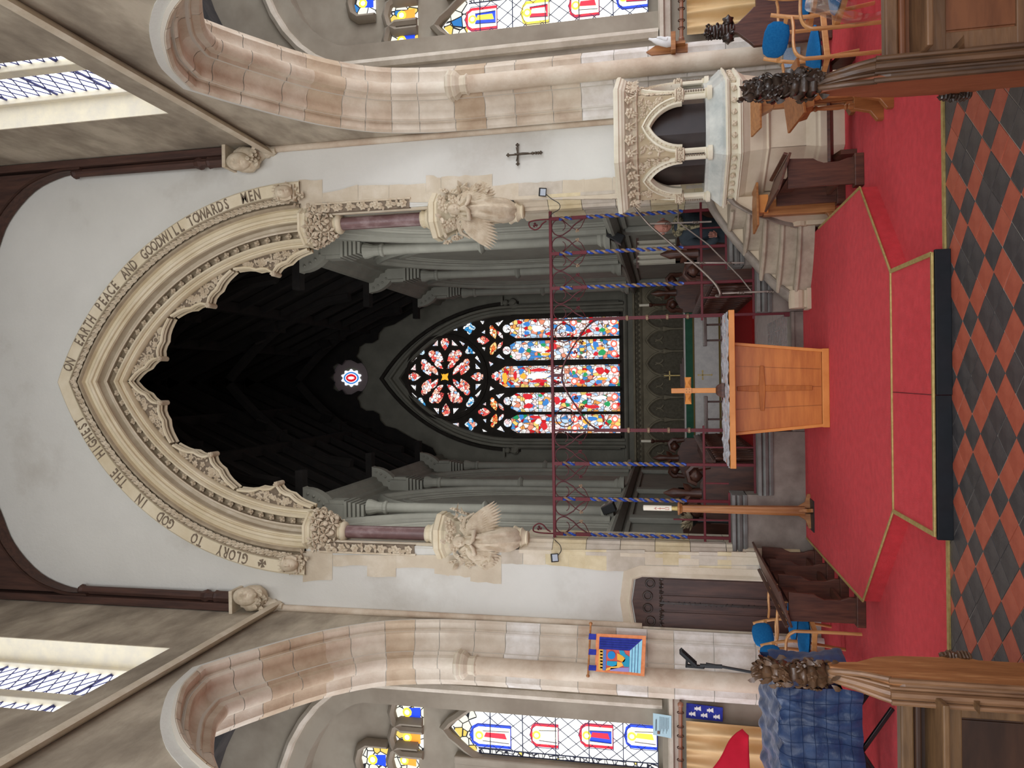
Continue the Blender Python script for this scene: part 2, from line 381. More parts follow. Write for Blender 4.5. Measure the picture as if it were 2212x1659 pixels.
# raised platform with canted corners and a sloping front step
DZ = .13
dais = thing('altar_platform', 'raised red carpeted platform with canted corners edged in brass', 'platform', (-.1, 6.5, 0))
outl = [(-.95, 5.66), (.735, 5.655), (1.53, 6.45), (1.53, 8.4), (1.53, 9.35), (-1.84, 9.35), (-1.84, 6.52)]
MB().prism([(a, b) for a, b in outl], lambda a, b, d: V3((a, b, d)), .0, DZ).obj('platform', M_CARPET, dais)
def strip(p, q, w=.022, h=.012):
    MB().bar(p, q, w, h).obj('brass_trim', M_BRASS, dais, bevel=.003)
T = DZ+.003
strip((-.95, 5.66, T), (.735, 5.655, T)); strip((.735, 5.655, T), (1.53, 6.45, T)); strip((-.95, 5.66, T), (-1.84, 6.52, T)); strip((-1.84, 6.52, T), (-1.84, 9.0, T))
strip((1.53, 6.45, T), (1.53, 8.1, T))
st = MB(); zf = .092
st.add([(-.97, 4.955, 0), (.74, 4.94, 0), (.735, 5.655, 0), (-.95, 5.66, 0), (-.97, 4.955, zf), (.74, 4.94, zf), (.735, 5.655, DZ), (-.95, 5.66, DZ)],
       [(0, 3, 2, 1), (4, 5, 6, 7), (0, 1, 5, 4), (1, 2, 6, 5), (2, 3, 7, 6), (3, 0, 4, 7)]).obj('front_step', M_CARPET, dais)
MB().b2((-1.0, 4.925, 0), (-.12, 4.953, zf-.004)).obj('black_riser', M_RUBBER, dais, bevel=.003)
MB().b2((-.118, 4.915, 0), (.765, 4.943, zf-.004)).obj('black_riser', M_RUBBER, dais, bevel=.003)
strip((-.985, 4.95, zf+.006), (.75, 4.938, zf+.006), .028, .014); strip((.742, 4.95, zf+.006), (.738, 5.65, T), .03, .012); strip((-.972, 4.96, zf+.006), (-.952, 5.655, T), .03, .012)
MB().bar((-.118, 4.96, zf+.001), (-.112, 5.64, DZ+.001), .003, .004).obj('carpet_seam', M_RUBBER, dais)

# ---- wall with the chancel arch (white plaster)
def wall_with_hole(x0, x1, z0, z1, hole, y0, y1):
    """front and back sheets plus the reveal; hole is an open path from the floor up and down again"""
    b = MB()
    for y, flip in ((y0, 0), (y1, 1)):
        pts = [(x0, z0)]+hole+[(x1, z0), (x1, z1), (x0, z1)]
        n = len(hole); half = n//2
        vs = [V3((x, y, z)) for x, z in pts]
        # strips: left of the hole, right of the hole
        L = hole[:half+1]; Rr = hole[half:]
        for i in range(len(L)-1):
            a, c = L[i], L[i+1]; b.add([(x0, y, a[1]), (a[0], y, a[1]), (c[0], y, c[1]), (x0, y, c[1])], [(0, 1, 2, 3)])
        for i in range(len(Rr)-1):
            a, c = Rr[i], Rr[i+1]; b.add([(x1, y, a[1]), (a[0], y, a[1]), (c[0], y, c[1]), (x1, y, c[1])], [(0, 1, 2, 3)])
        top = hole[half][1]; b.add([(x0, y, top), (x1, y, top), (x1, y, z1), (x0, y, z1)], [(0, 1, 2, 3)])
    for p, q in zip(hole, hole[1:]): b.add([(p[0], y0, p[1]), (q[0], y0, q[1]), (q[0], y1, q[1]), (p[0], y1, p[1])], [(0, 1, 2, 3)])
    return b
hole = [(XC-2.14, 0), (XC-2.14, ZS)]+arc_arch(XC, ZS, RA, 3.80, 24)+[(XC+2.14, ZS), (XC+2.14, 0)]
WALL_E = struct('wall_east', wall_with_hole(XL-.02, XR+.02, 0, 12.6, hole, YE, YE+WT), M_PLASTER)
# outer parts of the same wall, seen through the side arches, each with a window opening
def aisle_wall(nm, x0, x1, wx0, wx1, wz0, wz1):
    xm = (wx0+wx1)/2; hw = (wx1-wx0)/2
    hp = [(wx0, wz0), (wx0, wz1-.95)]+[(xm-hw*cos(pi/2*i/8)**1.0, wz1-.95+.95*sin(pi/2*i/8)**1.25) for i in range(1, 9)]
    hp += [(2*xm-x, z) for x, z in hp[-2::-1]]
    b = wall_with_hole(x0, x1, wz0, 9.6, hp, YE+.02, YE+.5); b.b2((x0, YE+.02, 0), (x1, YE+.5, wz0))
    return struct(nm, b, M_AISLE), hp
WIN_R, hpR = aisle_wall('wall_south_aisle', XR+.7, 9.6, 4.34, 7.2, 1.72, 6.6)
WIN_L, hpL = aisle_wall('wall_north_aisle', -9.6, XL-.7, -7.2, -4.1, 1.78, 6.5)

# ---- nave side walls with the arcade arch
APX, APZ = 6.88, 6.47
far = [(0, 6.47), (.35, 6.29), (.67, 6.09), (1.0, 5.87), (1.32, 5.6), (1.6, 5.25), (1.75, 4.92), (1.86, 4.4), (1.89, 3.9), (1.9, 0)]
near = [(2.15, 0), (2.15, 3.9), (2.1, 4.4), (1.92, 5.0), (1.58, 5.53), (1.27, 5.85), (1.0, 6.06), (.54, 6.33), (.25, 6.42), (0, 6.47)]
def refine(pts, k=4):
    """Catmull-Rom through the points"""
    out = []
    for i in range(len(pts)-1):
        p0 = pts[max(0, i-1)]; p1 = pts[i]; p2 = pts[i+1]; p3 = pts[min(len(pts)-1, i+2)]
        for j in range(k):
            t = j/k; out.append(tuple(.5*((2*p1[c])+(-p0[c]+p2[c])*t+(2*p0[c]-5*p1[c]+4*p2[c]-p3[c])*t*t+(-p0[c]+3*p1[c]-3*p2[c]+p3[c])*t**3) for c in range(len(p1))))
    out.append(pts[-1]); return out
nearp = [near[0]]+refine(near[1:], 3); farp = refine(far[:-1], 3)+[far[-1]]
arcp = [(APX-d, z) for d, z in nearp]+[(APX+d, z) for d, z in farp[1:]]
def side_wall(nm, x, s):
    """s=+1 right wall, -1 left wall; x nave face, 0.76 thick; clerestory opening above"""
    b = MB(); x2 = x+s*.76
    cy0, cy1, cz0, cz1 = (5.97, 7.51, 7.2, 10.4) if s > 0 else (5.75, 7.40, 7.2, 10.4)
    k = len(nearp)-1
    for X in (x, x2):
        for i in range(k): a, c = arcp[i], arcp[i+1]; b.add([(X, 4.0, a[1]), (X, a[0], a[1]), (X, c[0], c[1]), (X, 4.0, c[1])], [(0, 1, 2, 3)])
        for i in range(k, len(arcp)-1): a, c = arcp[i], arcp[i+1]; b.add([(X, YE, a[1]), (X, a[0], a[1]), (X, c[0], c[1]), (X, YE, c[1])], [(0, 1, 2, 3)])
        b.add([(X, 2.0, APZ), (X, YE, APZ), (X, YE, cz0), (X, 2.0, cz0)], [(0, 1, 2, 3)])
        b.add([(X, 2.0, cz0), (X, cy0, cz0), (X, cy0, 12.4), (X, 2.0, 12.4)], [(0, 1, 2, 3)])
        b.add([(X, cy1, cz0), (X, YE, cz0), (X, YE, 12.4), (X, cy1, 12.4)], [(0, 1, 2, 3)])
        b.add([(X, cy0, cz1), (X, cy1, cz1), (X, cy1, 12.4), (X, cy0, 12.4)], [(0, 1, 2, 3)])
        b.add([(X, 2.0, 0), (X, 4.0, 0), (X, 4.0, APZ), (X, 2.0, APZ)], [(0, 1, 2, 3)])
    for p, q in zip(arcp, arcp[1:]): b.add([(x, p[0], p[1]), (x, q[0], q[1]), (x2, q[0], q[1]), (x2, p[0], p[1])], [(0, 1, 2, 3)])
    for p, q in (((cy0, cz0), (cy1, cz0)), ((cy1, cz0), (cy1, cz1)), ((cy1, cz1), (cy0, cz1)), ((cy0, cz1), (cy0, cz0))):
        b.add([(x, p[0], p[1]), (x, q[0], q[1]), (x2, q[0], q[1]), (x2, p[0], p[1])], [(0, 1, 2, 3)])
    return struct(nm, b, M_PLASTER_OLD)
WALL_R = side_wall('wall_right', XR, 1); WALL_L = side_wall('wall_left', XL, -1)
# nave wall further west, with tall openings to the aisles that let daylight in
for s, x in ((1, XR), (-1, XL)):
    b = MB()
    b.b2((x, 1.2, 0), (x+s*.76, 2.0, 12.4)); b.b2((x, -2.6, 6.2), (x+s*.76, 1.2, 7.4)); b.b2((x, -3.4, 0), (x+s*.76, -2.6, 12.4)); b.b2((x, -3.4, 10.2), (x+s*.76, 2, 12.4))
    struct('wall_%s_west' % ('right' if s > 0 else 'left'), b, M_PLASTER_OLD)
# roofs
b = MB(); b.b2((XL-.8, -7, 12.4), (XR+.8, YE+.8, 12.6)); struct('ceiling', b, M_ROOFWOOD)
for s, x in ((1, XR+.76), (-1, XL-.76)):
    b = MB(); b.b2((x, 2, 7.9), (x+s*6, YE, 8.05))
    for k in range(6): b.b2((x, 3.2+k*1.0, 7.7), (x+s*6, 3.36+k*1.0, 7.9))
    for k in range(5): b.b2((x+s*(.5+k*1.15), 2, 7.78), (x+s*(.62+k*1.15), YE, 7.9))
    struct('ceiling_aisle_%s' % ('right' if s > 0 else 'left'), b, M_AISLEWOOD)

# ---- moulded orders of the arcade arches and their responds
M_AR2 = mat('arcade_limestone_light', (196, 180, 160), (216, 204, 186), rough=.85, scale=3, detail=8, bump=.2, bscale=28)
M_AR3 = mat('arcade_limestone_buff', (176, 152, 126), (202, 182, 156), rough=.85, scale=2.6, detail=8, bump=.2, bscale=28)
M_AR4 = mat('limewashed_jamb_stone', (200, 190, 176), (228, 222, 214), rough=.85, scale=4, detail=8, bump=.2, bscale=30)
def arcade(s, x, nm, lab):
    t = thing(nm, lab, 'arch', (x, APX, 0))
    pA = [(a, z) for a, z in arcp]              # outer line, going near->far over the top; opening is to its right
    def sw(name, prof, m=M_STONE_P):
        return MB().sweep(pA, [(-n, x+s*d) for n, d in prof], mpX).obj(name, m, t, smooth=True, ang=35)
    # hood roll, plaster ring, fillets, wide hollow, inner roll, and the same behind
    sw('hood_ring', [(-.10, .0), (-.10, -.012), (.0, -.012), (.01, .0)], M_PLASTER)
    prof = [(.0, 0), (-.0, -.03), (.03, -.045), (.06, -.02), (.065, .03), (.05, .06), (.07, .085), (.1, .07), (.125, .085), (.13, .13), (.115, .17), (.12, .22), (.15, .26), (.19, .28), (.23, .275), (.24, .31), (.27, .315), (.305, .32), (.33, .35), (.335, .385), (.33, .42), (.305, .45), (.27, .46), (.24, .47), (.2, .50), (.15, .5), (.12, .55), (.115, .6), (.13, .65), (.1, .69), (.05, .7), (.03, .74), (.0, .76)]
    cut = [0]; L = [0]
    for p, q in zip(pA, pA[1:]): L.append(L[-1]+hypot(q[0]-p[0], q[1]-p[1]))
    while cut[-1] < L[-1]-.3: cut.append(min(L[-1], cut[-1]+R_.uniform(.30, .47)))
    cut[-1] = L[-1]
    def pt(d):
        for i in range(len(pA)-1):
            if L[i+1] >= d: f = (d-L[i])/max(1e-9, L[i+1]-L[i]); return (pA[i][0]+(pA[i+1][0]-pA[i][0])*f, pA[i][1]+(pA[i+1][1]-pA[i][1])*f)
        return pA[-1]
    core = [(n-.012, d) for n, d in prof]
    MB().sweep(pA, [(-n, x+s*d) for n, d in core], mpX).obj('mortar_core', mat('pale_mortar', (204, 196, 182), rough=.95), t, smooth=True, ang=35)
    for a_, b_ in zip(cut, cut[1:]):
        sub = [pt(a_+.004)]+[pA[i] for i in range(len(pA)) if a_+.01 < L[i] < b_-.01]+[pt(b_-.004)]
        zz_ = sum(q[1] for q in sub)/len(sub)
        m_ = R_.choice((M_STONE_P, M_STONE_P, M_AR2, M_AR3)) if s > 0 else R_.choice((M_STONE_P, M_AR2, M_AR3, M_AR2))
        if zz_ < (3.6 if s < 0 else 2.6) and R_.random() < .8: m_ = M_AR4
        MB().sweep(sub, [(-n, x+s*d) for n, d in prof], mpX, cap=False).obj('voussoir' if sub[0][1] > 3.9 else 'jamb_stone', m_, t, smooth=True, ang=35)
    # respond shafts on the far and near jamb with polygonal capital and base
    for yy, sg in ((APX+1.9-.345, -1), (APX-2.15+.345, 1)):
        cx = x+s*.385
        MB().lathe([(.1, .45), (.1, 3.93)], (cx, yy, 0), 14).obj('shaft', M_STONE_P, t, smooth=True)
        MB().lathe([(.1, 3.9), (.125, 3.92), (.105, 3.95), (.105, 4.0), (.15, 4.04), (.17, 4.07), (.155, 4.085), (.17, 4.1), (.185, 4.12), (.17, 4.15), (.14, 4.17)], (cx, yy, 0), 8, rotz=pi/8).obj('capital', M_STONE, t, bevel=.004)
        MB().lathe([(.16, .1), (.16, .3), (.135, .33), (.15, .37), (.12, .4), (.13, .43), (.1, .46)], (cx, yy, 0), 8, rotz=pi/8).obj('base', M_STONE, t, bevel=.004)
    return t
AR = arcade(1, XR, 'arcade_arch', 'moulded stone arch in the right nave wall beside the pulpit')
AL = arcade(-1, XL, 'arcade_arch', 'moulded stone arch in the left nave wall behind the hanging banner')
# string courses along both nave walls, mitred down the corner
for s, x in ((1, XR), (-1, XL)):
    pr = [(0, 0), (-.02, -.01), (-.07, -.06), (-.09, -.1), (-.05, -.12), (.0, -.11), (.03, -.07), (.05, -.03), (.09, -.02), (.1, 0)]
    MB().sweep([(2.0, 6.74), (YE, 6.74)], [(n, x+s*d) for n, d in pr], mpX).obj('trim_1' if s > 0 else 'trim_2', M_STONE, smooth=True)['kind'] = 'structure'
    g = MB(); g.tube([(x-s*.03, YE-.02, 2.0), (x-s*.03, YE-.02, 6.7)], .045, 10)
    o = g.obj('trim_3' if s > 0 else 'trim_4', M_STONE_P, smooth=True); o['kind'] = 'structure'
# ------------------------------------------------------------ chancel arch
def rings(prof, n=26, a=RA, zs=ZS, xc=XC, ext=0, z0=None):
    """concentric two-centred arches, one per profile point (radius, depth)"""
    b = MB(); k = None; vs = []
    for r, y in prof:
        p = arc_arch(xc, zs, a, r, n, ext); k = len(p); vs += [(x, y, z) for x, z in p]
    fs = [(i*k+j, i*k+j+1, (i+1)*k+j+1, (i+1)*k+j) for i in range(len(prof)-1) for j in range(k-1)]
    return b.add(vs, fs)
def polar(x, z):
    """point on the arch -> side (-1 left, +1 right), angle from springing"""
    s = 1 if x > XC else -1
    return s, atan2(z-ZS, (x-XC)*s+RA)
def on_arch(s, th, r): return XC+s*(r*cos(th)-RA), ZS+r*sin(th)
def head(mb, c, R, fwd, up=(0, 0, 1)):
    """a small carved head: brow, nose, cheeks, chin"""
    f = V3(fwd).normalized(); u = V3(up); u = (u-f*u.dot(f)).normalized(); r = f.cross(u); rot = Matrix((r, f, u)).transposed()
    def fn(v):
        k = 1.0
        if v.y > 0:
            k += .30*math.exp(-((v.x/.13)**2+((v.z+.04)/.20)**2))         # nose
            k += .09*math.exp(-((v.x/.42)**2+((v.z-.34)/.10)**2))          # brow
            k -= .17*math.exp(-(((abs(v.x)-.30)/.13)**2+((v.z-.14)/.10)**2)) # eye sockets
            k += .05*math.exp(-(((abs(v.x)-.34)/.14)**2+((v.z+.16)/.16)**2)) # cheeks
            k -= .10*math.exp(-((v.x/.24)**2+((v.z+.37)/.04)**2))
            k += .10*math.exp(-((v.x/.22)**2+((v.z+.44)/.06)**2))          # lips
            k += .10*math.exp(-((v.x/.22)**2+((v.z+.68)/.14)**2))          # chin
        return k
    mb.sphere(c, R, 44, 34, (.8, .9, 1.12), fn, rot)
    for sx in (-1, 1): mb.sphere(V3(c)+rot @ V3((sx*R*.26, R*.74, R*.16)), R*.11, 6, 4, rot=rot)
    return rot

ARCH = thing('chancel_arch', 'tall carved pointed stone arch with cusps and lettering opening into the chancel', 'arch', (XC, YE, 0))
# mouldings, outermost first
TH0 = rad(3)
rings([(3.96, YE), (3.965, YE-.045), (3.945, YE-.06), (3.80, YE-.045), (3.79, YE-.03)]).obj('inscription_band', M_ARCH, ARCH, smooth=True, ang=30)
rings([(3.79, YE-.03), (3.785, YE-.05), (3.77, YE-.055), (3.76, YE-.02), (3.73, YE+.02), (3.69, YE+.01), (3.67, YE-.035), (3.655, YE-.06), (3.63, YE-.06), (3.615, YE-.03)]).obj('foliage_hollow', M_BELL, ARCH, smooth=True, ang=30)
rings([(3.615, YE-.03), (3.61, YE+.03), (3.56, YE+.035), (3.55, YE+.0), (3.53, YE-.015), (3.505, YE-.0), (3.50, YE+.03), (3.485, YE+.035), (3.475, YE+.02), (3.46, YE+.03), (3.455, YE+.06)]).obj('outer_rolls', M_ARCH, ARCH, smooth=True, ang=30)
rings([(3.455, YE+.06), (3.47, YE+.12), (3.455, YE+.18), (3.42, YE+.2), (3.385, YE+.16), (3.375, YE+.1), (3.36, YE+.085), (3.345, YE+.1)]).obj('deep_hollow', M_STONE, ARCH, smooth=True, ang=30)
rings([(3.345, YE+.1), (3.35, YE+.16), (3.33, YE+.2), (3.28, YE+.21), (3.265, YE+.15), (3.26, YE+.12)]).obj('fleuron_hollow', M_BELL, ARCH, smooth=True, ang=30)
rings([(3.26, YE+.12), (3.25, YE+.1), (3.225, YE+.095), (3.21, YE+.13), (3.215, YE+.16), (3.195, YE+.165), (3.18, YE+.15), (3.165, YE+.16), (3.15, YE+.2), (3.155, YE+.26), (3.17, YE+.3), (3.17, YE+.43), (3.45, YE+.44), (3.5, YE+.5), (3.5, YE+WT+.01), (3.85, YE+WT+.01)]).obj('inner_rolls', M_ARCH, ARCH, smooth=True, ang=30)
# inscription, cut letter by letter
words_r = [('ON', 149, 787), ('EARTH', 180, 712), ('PEACE', 231, 640), ('AND', 279, 583), ('GOODWILL', 350, 520), ('TOWARDS', 449, 458), ('MEN', 540, 418)]
words_l = [('GLORY', 500, 1203), ('TO', 426, 1165), ('GOD', 358, 1122), ('IN', 305, 1085), ('THE', 258, 1030), ('HIGHEST', 200, 940)]
lcache = {}
for txt, px, py in words_r+words_l:
    p = at(px, py, Y=YE-.06); s, th = polar(p.x, p.z); rr = 3.80; n = len(txt); st_ = .0245
    for i, ch in enumerate(txt):
        k = (i-(n-1)/2)*st_
        t = th-k if s > 0 else th+k
        if ch not in lcache:
            vs, fs = text_mesh(ch, .20, .009, .002); me = bpy.data.meshes.new('letter')
            me.from_pydata([(v.x*.62, -v.z, v.y) for v in vs], [], fs); me.materials.append(M_DARKREC); me.update(); lcache[ch] = me
        x, z = on_arch(s, t, rr+.006); o = bpy.data.objects.new('letter', lcache[ch]); COL.objects.link(o); o.parent = ARCH; o.matrix_parent_inverse = ARCH.matrix_world.inverted()
        ang = (pi/2-t) if s > 0 else -(pi/2-t)
        o.location = (x, YE-.052, z); o.rotation_euler = (0, ang, 0)
s, th = polar(*[at(566, 1222, Y=YE-.05)[i] for i in (0, 2)]); x, z = on_arch(s, th, 3.875); b = MB()
for k in range(4):
    a = k*pi/2+.2; b.add([(x, YE-.06, z), (x+.06*cos(a-.5), YE-.062, z+.06*sin(a-.5)), (x+.052*cos(a), YE-.062, z+.052*sin(a)), (x+.06*cos(a+.5), YE-.062, z+.06*sin(a+.5))], [(0, 1, 2, 3)])
b.obj('carved_cross', M_DARKREC, ARCH, solid=.01)
# running foliage in the outer hollow: alternating leaves
b = MB(); k = 0
TT = acos(RA/3.72)
for s in (-1, 1):
    t = TH0
    while t < TT:
        x, z = on_arch(s, t, 3.725); rx, rz = s*cos(t), sin(t); tx, tz = -s*sin(t), cos(t)
        sg = 1 if k % 2 else -1
        for q in (-.6, 0, .6):
            dx = tx*cos(q)+sg*rx*sin(q+.5); dz_ = tz*cos(q)+sg*rz*sin(q+.5)
            b.leaf((x-sg*rx*.02, YE-.03, z-sg*rz*.02), (dx, -.15, dz_), (0, -1, 0), .085, .02, .25, .15)
        b.sphere((x+sg*rx*.03, YE-.045, z+sg*rz*.03), .014, 6, 4)
        k += 1; t += .0165
b.obj('running_foliage', M_CARVE, ARCH)['kind'] = 'stuff'
# fleurons
fm = MB().flower((0, -.025, 0), (0, -1, 0), .048, 4, .6, pi/4, .42, .5)
fme = bpy.data.meshes.new('fleuron'); fme.from_pydata(fm.v, [], fm.f); fme.materials.append(M_CARVE); fme.update()
for s in (-1, 1):
    t = .03
    while t < acos(RA/3.3)-.02:
        x, z = on_arch(s, t, 3.305); o = bpy.data.objects.new('fleuron', fme); COL.objects.link(o); o.parent = ARCH; o.matrix_parent_inverse = ARCH.matrix_world.inverted()
        o.location = (x, YE+.165, z); o.rotation_euler = (0, R_.uniform(0, 3), 0); t += .0475
# cusps: pierced-looking spandrels with leaf carving, moulded edge and a boss on each point
def cusp(s, tc, half, boss=True):
    """spandrel between two foils, point at angle tc; half = half the spacing (rad)"""
    def inner(u):                       # u -1..1 across the cusp; radius of the lower edge
        w = abs(u); base = 2.90+.235*(w**.62)
        return min(3.15, base-.035*math.exp(-((w-.42)/.13)**2))
    N = 14; b = MB(); edge = []; grp = MB()
    f0, f1 = YE+.26, YE+.42
    lo = [on_arch(s, tc+half*(i/N*2-1)*.985, inner(i/N*2-1)) for i in range(N+1)]
    hi = [on_arch(s, tc+half*(i/N*2-1)*.985, 3.17) for i in range(N+1)]
    vs = []
    for (lx, lz), (hx, hz) in zip(lo, hi):
        cxm, czm = lx+(hx-lx)*.0, lz+(hz-lz)*.0
        vs += [(lx, f0, lz), (hx, f0, hz), (lx, f1, lz), (hx, f1, hz)]
    fs = []
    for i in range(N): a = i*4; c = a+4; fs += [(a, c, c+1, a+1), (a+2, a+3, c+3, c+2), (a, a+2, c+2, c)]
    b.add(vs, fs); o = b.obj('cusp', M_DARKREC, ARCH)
    e_ = MB(); e_.add([(lo[0][0], f0, lo[0][1]), (hi[0][0], f0, hi[0][1]), (hi[0][0], f1, hi[0][1]), (lo[0][0], f1, lo[0][1])], [(0, 1, 2, 3)])
    m = MB(); pth = [V3((x, f0-.012, z)) for x, z in lo]
    m.tube(pth, .021, 6); m.tube([p+V3((0, .05, 0)) for p in pth], .026, 6); m.tube([p+V3((0, .15, 0)) for p in pth], .03, 6)
    vs2 = []
    for p in pth: vs2 += [p+V3((0, .02, 0)), p+V3((0, .17, 0))]
    m.add(vs2, [(2*i, 2*i+1, 2*i+3, 2*i+2) for i in range(len(pth)-1)]).obj('cusp_edge', M_ARCH, o, smooth=True)
    m = MB()
    for i in range(64):
        for _ in range(30):
            u = R_.uniform(-.8, .8); rr = R_.uniform(inner(u)+.035, 3.14)
            if rr > inner(u)+.035: break
        if inner(u)+.05 > 3.14: continue
        x, z = on_arch(s, tc+half*u, rr); a = R_.uniform(0, 6.3)
        if i % 4 == 0: m.flower((x, f0-.005, z), (0, -1, 0), .045, 5, .4, a, .25)
        else: m.leaf((x, f0-.004, z), (cos(a), -.1, sin(a)), (0, -1, 0), .06, .017, .3)
    for u in (-.33, .33):
        x, z = on_arch(s, tc+half*u, 3.085); m.ring((x, f0-.004, z), .04, .007, Matrix(((1, 0, 0), (0, 0, 1), (0, 1, 0))), 14, 5)
    m.obj('leaf_carving', M_CARVE, o)
    if boss:
        x, z = on_arch(s, tc, 2.885); m = MB(); m.sphere((x, f0+.0, z), .038, 10, 7)
        m.tube([(x, f0, z), (x, f1, z)], .036, 10)
        m.flower((x, f0-.03, z), (0, -1, 0), .04, 5, .4, .3, .3); m.obj('boss', M_CARVE, o, smooth=False)
    return o
for s in (-1, 1):
    for tc in (11.1, 32.3, 53.4): cusp(s, rad(tc), rad(10.4 if tc < 50 else 10.2))
# hood stops: crowned heads
for s, nm in ((-1, 'left'), (1, 'right')):
    x, z = XC+s*2.40, 6.47; b = MB(); rot = head(b, (x, YE-.15, z), .105, (-s*.12, -1, -.18))
    b.ring((x, YE-.13, z+.075), .085, .018, rot @ Matrix.Identity(3), 16, 6)
    for k in range(7): a = pi*(k/6)+pi; b.leaf(V3((x, YE-.13, z+.09))+rot @ V3((.085*cos(a), -.085*sin(a), 0)), (0, -.15, 1), rot @ V3((cos(a), -sin(a), 0)), .05, .013, .2)
    for k in range(12): a = R_.uniform(0, 6.3); b.leaf((x+.08*cos(a), YE-.07, z-.02+.09*sin(a)), (cos(a), -.3, sin(a)), (0, -1, 0), .075, .022, .35)
    for k in range(9): b.leaf((x-s*.08+R_.uniform(-.05, .05), YE-.06, z-.14+R_.uniform(-.08, .05)), (R_.uniform(-1, 1), -.3, R_.uniform(-1, 1)), (0, -1, 0), .08, .022, .35)
    for k in range(16): a = pi*k/15; b.tube([(x+.085*cos(a), YE-.14, z+.05-.1*sin(a)*(k%2)*.4), (x+.10*cos(a), YE-.13, z-.02), (x+.095*cos(a)*.9, YE-.13, z-.10)], [.018, .02, .008], 5)
    b.box((x, YE-.04, z-.02), (.22, .1, .2)); b.obj('crowned_head_stop', M_CARVE, ARCH, smooth=True, ang=50)
